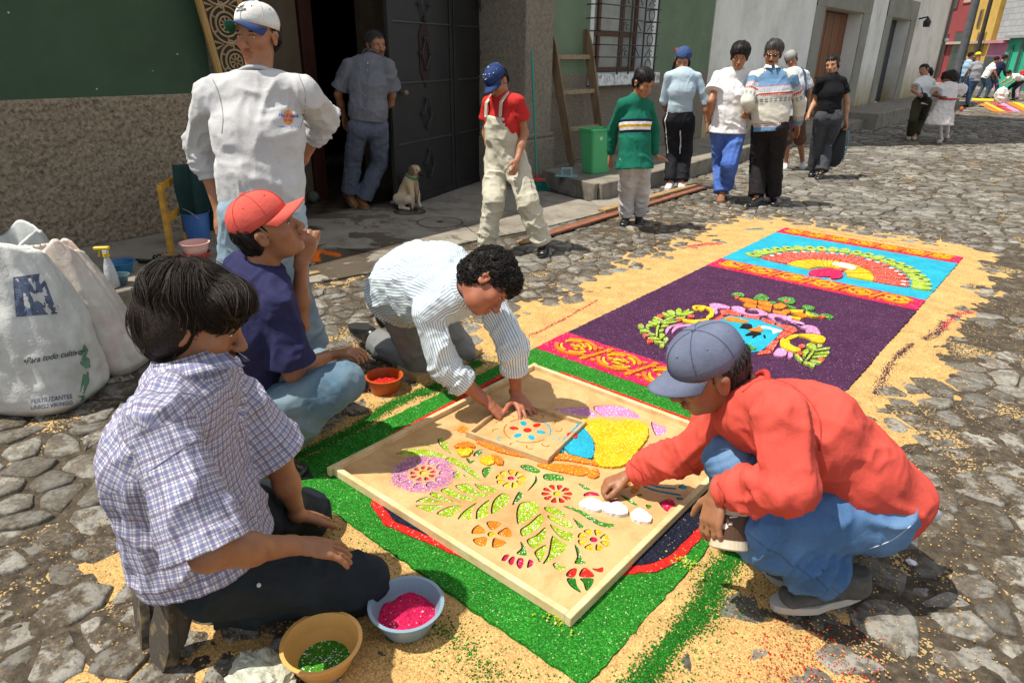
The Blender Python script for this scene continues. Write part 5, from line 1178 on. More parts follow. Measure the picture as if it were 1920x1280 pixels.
# joints of every posed figure, metres
POSES = {
  'plaid': dict(head=(-1.443, 0.612, 0.934), shR=(-1.324, 0.478, 0.780), shL=(-1.562, 0.708, 0.730), elR=(-1.140, 0.484, 0.543), elL=(-1.497, 0.777, 0.466), wrR=(-1.254, 0.639, 0.399), wrL=(-1.523, 0.830, 0.233), hipR=(-1.412, 0.527, 0.285), hipL=(-1.569, 0.645, 0.326), knR=(-1.298, 0.861, 0.092), knL=(-1.679, 0.938, 0.090), anR=(-1.501, 0.476, 0.168), anL=(-1.757, 0.495, 0.049), toeR=(-1.519, 0.389, 0.020), toeL=(-1.623, 0.391, 0.020)),
  'navy': dict(head=(-2.114, 1.181, 0.926), shR=(-1.992, 1.125, 0.699), shL=(-2.322, 1.170, 0.752), elR=(-1.989, 1.133, 0.424), elL=(-2.144, 1.275, 0.534), wrR=(-2.091, 1.337, 0.355), wrL=(-2.113, 1.268, 0.774), hipR=(-2.147, 0.973, 0.246), hipL=(-2.307, 1.022, 0.280), knR=(-1.874, 1.253, 0.353), knL=(-2.274, 1.428, 0.259), anR=(-2.076, 1.039, 0.108), anL=(-2.603, 1.518, 0.093), toeR=(-2.043, 1.096, 0.022), toeL=(-2.658, 1.699, 0.038)),
  'stripe': dict(head=(-1.708, 1.852, 0.662), shR=(-1.907, 1.747, 0.517), shL=(-1.900, 2.037, 0.585), elR=(-1.896, 1.754, 0.239), elL=(-1.691, 2.000, 0.331), wrR=(-1.727, 1.871, 0.120), wrL=(-1.691, 2.027, 0.107), hipR=(-2.335, 1.914, 0.400), hipL=(-2.389, 2.034, 0.491), knR=(-2.314, 2.035, 0.065), knL=(-2.276, 2.262, 0.069), anR=(-2.709, 2.009, 0.085), anL=(-2.788, 2.192, 0.117), toeR=(-2.846, 2.018, 0.115), toeL=(-2.904, 2.263, 0.147)),
  'red': dict(head=(-0.689, 1.651, 0.686), shR=(-0.667, 1.818, 0.488), shL=(-0.455, 1.603, 0.653), elR=(-0.798, 1.870, 0.256), elL=(-0.411, 1.681, 0.401), wrR=(-0.979, 1.817, 0.119), wrL=(-0.597, 1.723, 0.270), hipR=(-0.304, 1.980, 0.272), hipL=(-0.213, 1.851, 0.314), knR=(-0.582, 1.695, 0.400), knL=(-0.449, 1.530, 0.362), anR=(-0.355, 1.740, 0.123), anL=(-0.253, 1.759, 0.122), toeR=(-0.454, 1.786, 0.034), toeL=(-0.371, 1.644, 0.040)),
  'teen': dict(head=(-2.768, 1.622, 1.534), shR=(-2.836, 1.410, 1.315), shL=(-2.607, 1.708, 1.332), elR=(-3.025, 1.431, 1.102), elL=(-2.774, 1.904, 1.203), wrR=(-2.969, 1.439, 0.827), wrL=(-2.911, 1.855, 1.002), hipR=(-2.689, 1.401, 0.846), hipL=(-2.648, 1.565, 0.837), knR=(-2.864, 1.401, 0.472), knL=(-2.787, 1.650, 0.454), anR=(-2.892, 1.358, 0.113), anL=(-2.798, 1.738, 0.086), toeR=(-2.951, 1.404, 0.020), toeL=(-2.674, 1.718, 0.051)),
  'oldman': dict(head=(-5.313, 4.279, 1.534), shR=(-5.393, 4.031, 1.363), shL=(-5.126, 4.260, 1.367), elR=(-5.511, 3.967, 1.106), elL=(-5.193, 4.340, 1.107), wrR=(-5.590, 4.070, 0.907), wrL=(-5.314, 4.375, 0.908), hipR=(-5.307, 4.015, 0.835), hipL=(-5.217, 4.167, 0.831), knR=(-5.511, 4.075, 0.498), knL=(-5.385, 4.299, 0.473), anR=(-5.654, 4.105, 0.166), anL=(-5.539, 4.175, 0.102), toeR=(-5.541, 4.116, 0.015), toeL=(-5.403, 4.127, 0.018)),
  'capkid': dict(head=(-3.541, 3.963, 1.293), shR=(-3.701, 4.038, 1.129), shL=(-3.370, 4.007, 1.159), elR=(-3.753, 4.075, 0.897), elL=(-3.388, 4.104, 0.924), wrR=(-3.631, 4.022, 0.710), wrL=(-3.344, 3.974, 0.744), hipR=(-3.630, 4.066, 0.726), hipL=(-3.471, 4.074, 0.741), knR=(-3.494, 3.872, 0.437), knL=(-3.269, 4.008, 0.449), anR=(-3.543, 3.844, 0.073), anL=(-3.171, 4.099, 0.092), toeR=(-3.500, 3.723, 0.028), toeL=(-3.108, 4.002, 0.029)),
  'boy': dict(head=(-3.082, 5.282, 1.268), shR=(-3.203, 5.168, 1.098), shL=(-3.095, 5.426, 1.084), elR=(-3.310, 5.221, 0.879), elL=(-3.081, 5.551, 0.873), wrR=(-3.335, 5.253, 0.670), wrL=(-3.059, 5.553, 0.659), hipR=(-3.109, 5.184, 0.654), hipL=(-3.060, 5.317, 0.645), knR=(-3.211, 5.366, 0.370), knL=(-3.127, 5.507, 0.362), anR=(-3.271, 5.496, 0.080), anL=(-3.214, 5.634, 0.081), toeR=(-3.211, 5.355, 0.007), toeL=(-3.124, 5.506, 0.005)),
  'girl': dict(head=(-3.873, 7.461, 1.431), shR=(-3.925, 7.262, 1.259), shL=(-3.671, 7.465, 1.264), elR=(-3.977, 7.311, 1.002), elL=(-3.582, 7.536, 1.013), wrR=(-4.013, 7.484, 0.852), wrL=(-3.531, 7.550, 0.774), hipR=(-3.871, 7.325, 0.793), hipL=(-3.719, 7.419, 0.798), knR=(-3.869, 7.456, 0.413), knL=(-3.753, 7.539, 0.416), anR=(-3.797, 7.316, 0.090), anL=(-3.685, 7.391, 0.095), toeR=(-3.748, 7.173, 0.029), toeL=(-3.602, 7.262, 0.024)),
  'mother': dict(head=(-3.050, 7.082, 1.479), shR=(-3.233, 7.059, 1.274), shL=(-2.953, 7.232, 1.279), elR=(-3.216, 6.903, 1.047), elL=(-2.961, 7.372, 1.040), wrR=(-3.263, 7.023, 0.848), wrL=(-2.905, 7.158, 0.959), hipR=(-3.162, 7.087, 0.775), hipL=(-3.014, 7.178, 0.780), knR=(-3.171, 7.251, 0.398), knL=(-2.967, 7.004, 0.429), anR=(-3.061, 7.110, 0.082), anL=(-3.072, 7.224, 0.141), toeR=(-2.999, 6.968, 0.019), toeL=(-3.138, 7.369, 0.053)),
  'father': dict(head=(-2.741, 7.155, 1.508), shR=(-2.874, 7.093, 1.284), shL=(-2.548, 7.219, 1.292), elR=(-2.837, 6.926, 1.065), elL=(-2.467, 7.350, 1.057), wrR=(-2.885, 7.136, 0.961), wrL=(-2.487, 7.455, 0.843), hipR=(-2.739, 7.142, 0.803), hipL=(-2.568, 7.150, 0.816), knR=(-2.776, 7.290, 0.419), knL=(-2.600, 7.289, 0.438), anR=(-2.682, 7.147, 0.089), anL=(-2.587, 7.381, 0.080), toeR=(-2.695, 6.983, 0.010), toeL=(-2.510, 7.238, 0.015)),
  'boyback': dict(head=(-3.522, 9.872, 1.435), shR=(-3.543, 9.702, 1.250), shL=(-3.321, 9.913, 1.254), elR=(-3.579, 9.792, 1.011), elL=(-3.260, 9.989, 1.012), wrR=(-3.518, 9.843, 0.805), wrL=(-3.253, 9.976, 0.766), hipR=(-3.435, 9.749, 0.780), hipL=(-3.299, 9.850, 0.783), knR=(-3.376, 9.800, 0.417), knL=(-3.266, 9.990, 0.411), anR=(-3.380, 9.925, 0.094), anL=(-3.237, 10.177, 0.097), toeR=(-3.355, 9.776, 0.003), toeL=(-3.184, 10.045, 0.013)),
  'woman': dict(head=(-2.856, 9.452, 1.385), shR=(-2.919, 9.296, 1.201), shL=(-2.728, 9.549, 1.202), elR=(-2.964, 9.408, 0.969), elL=(-2.651, 9.621, 0.963), wrR=(-2.968, 9.241, 0.823), wrL=(-2.618, 9.620, 0.733), hipR=(-2.827, 9.328, 0.763), hipL=(-2.689, 9.425, 0.766), knR=(-2.882, 9.472, 0.419), knL=(-2.758, 9.566, 0.422), anR=(-2.888, 9.591, 0.091), anL=(-2.735, 9.410, 0.101), toeR=(-2.869, 9.450, 0.019), toeL=(-2.724, 9.265, 0.004)),
  'walker': dict(head=(-3.025, 15.601, 1.252), shR=(-3.058, 15.435, 1.065), shL=(-2.851, 15.632, 1.058), elR=(-3.062, 15.238, 0.899), elL=(-2.840, 15.800, 0.872), wrR=(-2.925, 15.072, 0.845), wrL=(-2.979, 15.623, 0.833), hipR=(-2.953, 15.300, 0.683), hipL=(-2.816, 15.379, 0.687), knR=(-2.913, 15.082, 0.380), knL=(-2.868, 15.562, 0.353), anR=(-2.945, 15.280, 0.090), anL=(-2.863, 15.317, 0.104), toeR=(-2.926, 15.141, 0.013), toeL=(-2.844, 15.188, 0.017)),
  'whitedress': dict(head=(-2.538, 15.324, 1.122), shR=(-2.603, 15.143, 0.986), shL=(-2.372, 15.225, 0.993), elR=(-2.640, 14.946, 0.853), elL=(-2.267, 15.407, 0.891), wrR=(-2.490, 14.807, 0.829), wrL=(-2.454, 15.325, 0.802), hipR=(-2.461, 14.887, 0.681), hipL=(-2.364, 14.960, 0.683), knR=(-2.450, 15.042, 0.367), knL=(-2.337, 15.136, 0.369), anR=(-2.401, 15.191, 0.083), anL=(-2.340, 15.351, 0.115), toeR=(-2.406, 15.059, 0.017), toeL=(-2.370, 15.477, 0.034)),
}
def CV(r, u, t): v = CR * r + CU * u - CF * t; return v / np.linalg.norm(v)
def pose(n, F, Up=None, **mv):
    P = {k: np.array(v, float) for k, v in POSES[n].items()}
    for k, v in mv.items():
        if k in P: P[k] = P[k] + np.array(v, float)
    J = {a: (P[a + 'R'], P[a + 'L']) for a in ('sh', 'el', 'wr', 'hip', 'kn', 'an', 'toe')}
    J['head'] = P['head']; J['F'] = nrm(F); shm = (P['shR'] + P['shL']) / 2; pel = (P['hipR'] + P['hipL']) / 2
    J['neck'] = shm + nrm(shm - pel) * .02 + (P['head'] - shm) * .22
    J['Up'] = nrm(Up) if Up is not None else nrm(P['head'] - J['neck'])
    return J
def hand_def(J, i, curl=.35, **k):
    d = nrm(J['wr'][i] - J['el'][i]); pel = (J['hip'][0] + J['hip'][1]) / 2; n = pel - J['wr'][i]; n = n - d * (n @ d); return dict(d=d, n=n, curl=curl, spread=.08, thumb=.35, **k)
from mathutils.bvhtree import BVHTree
# ================================================================== PEOPLE
def cloth(name, c, rough=.85, weave=900, var=.12, bstr=.25, pattern=None, sheen=.0, fade=None):
    """woven or knitted cloth; pattern runs along the garment (UV in metres)"""
    if name in MATS: return MATS[name]
    if isinstance(c, str): c = srgb(c)
    b = NB(name); co = b.coord('Object'); n1 = b.noise(co, 7, 5, .65)
    r = b.ramp(n1, 0, [(.3, tuple(x * (1 - var) for x in c)), (.5, c), (.72, tuple(min(1, x * (1 + var)) for x in c))]); col = (r, 0)
    uvn = b.n('ShaderNodeUVMap'); uvn.uv_map = 'UVMap'; sx = b.n('ShaderNodeSeparateXYZ'); b.l(uvn, 0, sx, 0)
    def band(axis, period, duty, off=0.0):
        ml = b.n('ShaderNodeMath', operation='MULTIPLY_ADD'); b.l(sx, axis, ml, 0); ml.inputs[1].default_value = 1 / period; ml.inputs[2].default_value = off
        fr = b.n('ShaderNodeMath', operation='FRACT'); b.l(ml, 0, fr, 0); lt = b.n('ShaderNodeMath', operation='LESS_THAN'); b.l(fr, 0, lt, 0); lt.inputs[1].default_value = duty; return lt
    def rng(axis, a, c_):
        g1 = b.n('ShaderNodeMath', operation='GREATER_THAN'); b.l(sx, axis, g1, 0); g1.inputs[1].default_value = a
        g2 = b.n('ShaderNodeMath', operation='LESS_THAN'); b.l(sx, axis, g2, 0); g2.inputs[1].default_value = c_
        m = b.n('ShaderNodeMath', operation='MULTIPLY'); b.l(g1, 0, m, 0); b.l(g2, 0, m, 1); return m
    def mul(x, y): m = b.n('ShaderNodeMath', operation='MULTIPLY'); b.l(x, 0, m, 0); b.l(y, 0, m, 1); return m
    def scl(x, k): m = b.n('ShaderNodeMath', operation='MULTIPLY'); b.l(x, 0, m, 0); m.inputs[1].default_value = k; return m
    if pattern == 'plaid':
        for ax in (0, 1):
            col = b.mix((scl(band(ax, .018, .42), .58), 0), col, (.10, .11, .26)); col = b.mix((scl(band(ax, .018, .12, .4), .55), 0), col, (.05, .06, .16)); col = b.mix((scl(band(ax, .054, .10, .3), .35), 0), col, (.20, .12, .16))
    elif pattern == 'stripe':
        col = b.mix((scl(band(0, .0115, .34), .85), 0), col, (.14, .26, .36))
    elif pattern == 'chest':
        col = b.mix((rng(1, .300, .410), 0), col, (.010, .012, .045)); col = b.mix((rng(1, .322, .388), 0), col, (.78, .77, .72)); col = b.mix((rng(1, .345, .366), 0), col, (.62, .36, .02))
    elif pattern == 'nordic':
        blu = (.13, .25, .40); col = b.mix((rng(1, .43, .9), 0), col, blu); col = b.mix((rng(1, -.9, .045), 0), col, blu)
        col = b.mix((mul(rng(1, .375, .425), band(0, .012, .5)), 0), col, blu); col = b.mix((rng(1, .425, .433), 0), col, (.45, .10, .14))
        col = b.mix((rng(1, .352, .366), 0), col, (.42, .04, .05)); col = b.mix((mul(rng(1, .338, .352), band(0, .02, .5)), 0), col, (.42, .04, .05))
        col = b.mix((mul(mul(rng(1, .27, .322), band(0, .045, .62)), band(1, .020, .6)), 0), col, (.12, .17, .24))
        col = b.mix((mul(rng(1, .05, .062), band(0, .016, .6)), 0), col, (.40, .03, .04)); col = b.mix((mul(rng(1, .070, .082), band(0, .02, .55)), 0), col, (.08, .09, .16))
    elif pattern == 'track':
        col = b.mix((mul(rng(0, .02, .034), rng(1, -9, 9)), 0), col, (.7, .7, .72))
    elif pattern == 'denim':
        seam = mul(rng(0, -.003, .003), rng(1, -9, 9)); col = b.mix((scl(seam, .5), 0), col, tuple(x * .5 for x in c))
    if fade:
        f = b.noise(co, 3.2, 3, .6); fr_ = b.ramp(f, 0, [(.42, (0, 0, 0)), (.62, (1, 1, 1))]); col = b.mix((fr_, 0), col, fade)
    wv = b.noise(co, weave, 2, .5); bp = b.bump(wv, 0, bstr, .002); nb = b.noise(co, 22, 4, .6); bp = b.bump(nb, 0, .35, .010, bp)
    wn = b.ramp(wv, 0, [(.35, (.88, .88, .88)), (.65, (1.08, 1.08, 1.08))]); col = b.mix(1.0, col, (wn, 0), 'MULTIPLY')
    MATS[name] = b.done(col, rough, bp, .15); return MATS[name]
def m_skin():
    b = NB('skin'); a = b.n('ShaderNodeVertexColor'); a.layer_name = 'Col'; co = b.coord('Object')
    n = b.noise(co, 30, 4, .6); r = b.ramp(n, 0, [(.3, (.86, .84, .84)), (.6, (1.05, 1.04, 1.03))]); c = b.mix(1.0, (a, 0), (r, 0), 'MULTIPLY')
    bp = b.bump(b.noise(co, 260, 3, .6), 0, .25, .0015)
    m = b.done(c, .48, bp, .4); b.b.inputs['Subsurface Weight'].default_value = .12; b.b.inputs['Subsurface Radius'].default_value = (.012, .005, .003); b.b.inputs['Subsurface Scale'].default_value = 1.0; return m
M_SKIN = m_skin()
def m_hair(name, c, lt):
    b = NB(name); co = b.coord('Object'); n = b.noise(co, 160, 4, .7); r = b.ramp(n, 0, [(.35, c), (.62, lt)])
    return b.done(r, .5, b.bump(n, 0, .6, .003), .22)
M_HAIR = m_hair('black_hair', (.005, .004, .0036), (.018, .014, .012)); M_HAIRG = m_hair('greying_hair', (.008, .0075, .007), (.075, .07, .066)); M_HAIRB = m_hair('brown_black_hair', (.006, .0042, .003), (.026, .017, .012))
def m_eye():
    b = NB('eye'); a = b.n('ShaderNodeVertexColor'); a.layer_name = 'Col'; return b.done((a, 0), .2, None, .6)
M_EYE = m_eye()
SKIN = dict(tan=(.36, .165, .085), brown=(.30, .135, .068), dark=(.19, .078, .038), light=(.44, .225, .125), red=(.36, .13, .07))

def head_prims(S, c, F, Up, s, stub=None):
    """c: point between the ears at eye level"""
    F = nrm(F); Up = nrm(np.asarray(Up, float) - F * (np.asarray(Up, float) @ F)); X = np.cross(F, Up)   # X = person's right
    def L(x, y, z): return c + (X * x + F * y + Up * z) * s
    def e(x, y, z, rx, ry, rz, k=.02, op='u'): S.ell(L(x, y, z), np.array([rx, ry, rz]) * s, X, F, k * s, op, tag='head')
    e(0, -.012, .035, .076, .097, .080); e(0, .028, -.030, .063, .064, .080, .03); e(0, .038, -.080, .043, .046, .030, .03); e(0, .072, -.097, .020, .016, .014, .02)
    e(0, .058, .030, .058, .034, .040, .02)                                        # forehead
    for sg in (-1, 1):
        e(.043 * sg, .062, -.026, .021, .024, .022, .018); e(.026 * sg, .083, .016, .026, .012, .008, .012)
        e(.078 * sg, -.006, -.012, .007, .019, .032, .006); e(.083 * sg, -.014, .002, .007, .014, .018, .004); e(.084 * sg, -.004, -.010, .004, .008, .014, .003, 's')
        e(.031 * sg, .098, -.002, .019, .016, .0105, .010, 's')
        e(.013 * sg, .101, -.040, .009, .010, .008, .006)
        e(.032 * sg, .0735, -.001, .0175, .0155, .0135, .004)
    S.cap(L(0, .088, .006), L(0, .114, -.033), .0085 * s, .0115 * s, k=.012 * s, tag='head')
    e(0, .112, -.037, .012, .011, .010, .006)
    e(0, .093, -.0615, .025, .013, .0055, .004); e(0, .092, -.0735, .020, .013, .0070, .004); e(0, .108, -.0672, .024, .010, .0014, .002, 's')
    return L, X, F, Up
def hand_prims(S, w, d, n, s, curl=.35, spread=.12, thumb=.6, right=True, k=.0045, tc=.4, curls=None, tlen=1.0):
    """w wrist, d wrist->knuckles, n palm normal (out of the palm side)"""
    d = nrm(d); n = nrm(np.asarray(n, float) - d * (np.asarray(n, float) @ d)); l = np.cross(n, d) * (-1 if right else 1)   # towards the thumb
    S.cap(w - d * .02 * s, w + d * .025 * s, .026 * s, .030 * s, .018 * s, .015 * s, side=l, k=.012, tag='hand')
    S.cap(w + d * .03 * s, w + d * .078 * s, .032 * s, .037 * s, .0145 * s, .0125 * s, side=l, k=.010, tag='hand')
    for i, (o, L_) in enumerate(((.0275, .070), (.0095, .078), (-.0095, .072), (-.0270, .058))):
        cu = curls[i] if curls else curl * (1 + .12 * i)
        a = (o / .0275) * spread; b0 = w + (d * .084 + l * o) * s; dd = nrm(d + l * math.tan(a)); ang = cu * .55; p = b0; r0 = .0092 * s
        S.cap(w + (d * .050 + l * o * .9) * s, b0, .0105 * s, .0098 * s, k=.006, tag='hand')
        for j, fr in enumerate((.45, .31, .24)):
            q = p + (dd * math.cos(ang) + n * math.sin(ang)) * L_ * fr * s; r1 = r0 * .91; S.cap(p, q, r0, r1, k=k * .6, tag='hand'); p = q; r0 = r1; ang += cu * (1.0 if j == 0 else .8)
    t0 = w + (d * .022 + l * .020 + n * .004) * s; td = nrm(d * (1 - thumb * .5) + l * thumb + n * .25 * tc); t1 = t0 + td * .042 * s * tlen; td2 = nrm(td + (d * .5 - l * .35) * tc + n * .25 * tc); t2 = t1 + td2 * .030 * s * tlen; t3 = t2 + nrm(td2 + (d * .3 - l * .3) * tc) * .024 * s * tlen
    S.cap(t0, t1, .014 * s, .0115 * s, k=.008, tag='hand'); S.cap(t1, t2, .0112 * s, .0100 * s, k=.003, tag='hand'); S.cap(t2, t3, .0100 * s, .0078 * s, k=.003, tag='hand')

def soft_obj(S, name, h, mat, parent, wr=None, uv=False, seed=0, post=None, col=None):
    V, Fs, UV = S.skin(h, wr, uv, seed, post); return mk(name, V, Fs, mat, parent, smooth=True, uv=UV, col=col(V) if col else None)

def cap_hat(L, s, parent, col, bill_col=None, under=None, turn=0.0, tilt=0.0, name='cap', bend=1.0, button=None, seams=None, lift=0.0):
    """baseball cap in head space: turn spins it round the crown, tilt tips it"""
    def R(p):
        x, y, z = p; z -= .03; y, z = y * math.cos(tilt) - z * math.sin(tilt), y * math.sin(tilt) + z * math.cos(tilt); x, y = x * math.cos(turn) - y * math.sin(turn), x * math.sin(turn) + y * math.cos(turn); return L(x, y, z + .03 + lift)
    nu, nv = 48, 12; V = []; 
    for j in range(nv + 1):
        ph = j / nv * math.pi / 2
        for i in range(nu):
            a = 2 * math.pi * i / nu; rr = math.sin(ph) ** .80 if ph > 0 else 0; pan = 1 + .012 * abs(math.cos(a * 3)) * math.sin(ph)
            x = .0855 * rr * math.cos(a) * pan; y = -.006 + (.104 if math.sin(a) > 0 else .107) * rr * math.sin(a) * pan; z = .040 + .094 * math.cos(ph) ** .85 * 1.0 - (.020 * (1 - math.sin(a)) * .5 if j == nv else 0)
            V.append(R((x, y, z)))
    for i in range(nu):
        a = 2 * math.pi * i / nu; V.append(R((.080 * math.cos(a), -.006 + .099 * math.sin(a), .040 - .020 * (1 - math.sin(a)) * .5)))
    Fs = [(j * nu + i, j * nu + (i + 1) % nu, (j + 1) * nu + (i + 1) % nu, (j + 1) * nu + i) for j in range(1, nv + 1) for i in range(nu)] + [(0, nu + i, nu + (i + 1) % nu) for i in range(nu)]
    Fs = [f[::-1] if len(f) == 4 else f for f in Fs]
    o = mk(name, V, Fs, cloth(name + '_' + col[0], col[1], .8, 700, .18), parent, smooth=True)
    # bill
    V = []; nr_, na = 7, 19
    for side in (0, 1):
        for i in range(nr_):
            q = i / (nr_ - 1)
            for k in range(na):
                a = math.pi * (.10 + .80 * k / (na - 1)); ca, sa = math.cos(a), math.sin(a)
                x = ca * (.086 - .004 * q) ; y = -.004 + .103 * sa + q * (.070 * sa ** .75); z = .041 - .012 * q - bend * .030 * (ca * ca) * (.45 + .55 * q) + .006 * q * (1 - ca * ca) - .0035 * side
                V.append(R((x, y, z)))
    nn = nr_ * na; Fs = []; fm = []
    for i in range(nr_ - 1):
        for k in range(na - 1):
            a = i * na + k; Fs.append((a, a + na, a + na + 1, a + 1)); fm.append(0); Fs.append((a + nn, a + nn + 1, a + nn + na + 1, a + nn + na)); fm.append(1)
    for k in range(na - 1): a = (nr_ - 1) * na + k; Fs.append((a, a + nn, a + nn + 1, a + 1)); fm.append(0)
    for i in range(nr_ - 1):
        a = i * na; Fs.append((a, a + nn, a + nn + na, a + na)); fm.append(0); a = i * na + na - 1; Fs.append((a, a + na, a + nn + na, a + nn)); fm.append(0)
    bc = bill_col or col; uc_ = under or bc
    bl = mk('bill', V, Fs, [cloth(name + '_' + bc[0], bc[1], .8, 700, .18), cloth(name + '_' + uc_[0], uc_[1], .8, 700, .1)], o, smooth=True, fm=fm)
    if seams:
        m = MB()
        for kk in range(6):
            a = math.pi / 6 + kk * math.pi / 3
            m.tube([R((.0868 * math.sin(p) ** .80 * math.cos(a), -.006 + .1058 * math.sin(p) ** .80 * math.sin(a), .0408 + .094 * math.cos(p) ** .85)) for p in np.linspace(.06, 1.5, 12)], .0012 * s, 4)
        m.build('seam', cloth(col[0] + '_seam', seams, .8), o)
        m = MB()
        for kk in range(6):
            a = kk * math.pi / 3; p = .85; m.ball(R((.0858 * math.sin(p) ** .8 * math.cos(a), -.006 + .106 * math.sin(p) ** .8 * math.sin(a), .040 + .094 * math.cos(p) ** .85)), .0032 * s, 6, 4)
        m.build('eyelet', cloth(col[0] + '_eyelet', tuple(x * .35 for x in seams) if button is None else button, .8), o)
    m = MB(); m.ball(R((0, -.006, .136)), .008 * s, 8, 5); m.build('button', cloth(col[0] + '_btn', button or col[1], .8), o)
    return o, R

def short_hair(L, s, parent, h, X, F, Up, mat=M_HAIR, hairline=.052, back=-.075, vol=1.0, side=-.02, ear=True, cap=False):
    S = Soft(); e = lambda x, y, z, rx, ry, rz, k=.015, op='u': S.ell(L(x, y, z), np.array([rx, ry, rz]) * s, X, F, k * s, op)
    v = vol
    if not cap: e(0, -.014, .045, .083 * v, .103 * v, .084 * v)
    else: e(0, -.03, .020, .081, .088, .06)
    e(0, -.045, -.015, .072 * v, .065 * v, .062 * v, .02)
    e(0, .105, -.02, .060, .075, .072 + .0, .010, 's')           # the face is clear
    e(0, .125, .005, .085, .060, .050, .008, 's')
    for sg in (-1, 1):
        e(.085 * sg, .012, -.045, .03, .05, .045, .008, 's')
        if not cap: e(.074 * sg, .022, -.005, .010, .012, .030, .006)
    def post(V, nr):
        q = (V - L(0, 0, .05)) / s; d = vn(np.stack([q @ X * 90, q @ F * 25, q @ Up * 40], -1), 3) * .0035 + vn(q * 22, 5) * .005; return V + nr * (d * s)[:, None]
    V, Fs, _ = S.skin(h, post=post); ho = mk('hair', V, Fs, mat, parent, smooth=True)
    if h < .012: surf_strands(S, V, Fs, 420 if h < .0085 else 260, 5, .010 * s, lambda p: F * .5 - Up * (1.0 if cap else .5) + (p - L(0, -.03, .09)) * 8, mat, parent, .0013 if h < .0085 else .0018, .004, seed=int(h * 1e4))
    return ho

def strands(name, roots, dirs, n, seg, mat, parent, r0=.0011):
    """thin tapered locks: roots (n,seg,3) polylines"""
    P = roots; nS, k, _ = P.shape; T = np.gradient(P, axis=1); T /= np.linalg.norm(T, axis=2, keepdims=True) + 1e-9
    A = np.cross(T, dirs); A /= np.linalg.norm(A, axis=2, keepdims=True) + 1e-9; B = np.cross(T, A)
    w_ = r0 * (1 - np.linspace(0, 1, k) ** 2 * .8)[None, :, None]
    V = np.stack([P + A * w_ * 2.2, P - A * w_ * 1.2 + B * w_ * 1.2, P - A * w_ * 1.2 - B * w_ * 1.2], 2).reshape(-1, 3)
    I = np.arange(nS)[:, None, None] * k * 3 + np.arange(k - 1)[None, :, None] * 3 + np.arange(3)[None, None, :]
    J = np.arange(nS)[:, None, None] * k * 3 + np.arange(k - 1)[None, :, None] * 3 + ((np.arange(3) + 1) % 3)[None, None, :]
    Fq = np.stack([I, J, J + 3, I + 3], -1).reshape(-1, 4); o = mk(name, V, Fq, mat, parent, smooth=True); return o

def shoe(S1, an, toe, kn, s=1.0, w_=.043, sole=.016, high=.05, heel=.06, up=None):
    """adds upper to S1; returns frame"""
    d = nrm(toe - an); up = nrm(up) if up is not None else nrm((kn - an) - d * ((kn - an) @ d)); side = np.cross(d, up); L_ = np.linalg.norm(toe - an)
    hl = an - d * heel * .75 * s - up * 0
    return d, up, side, hl

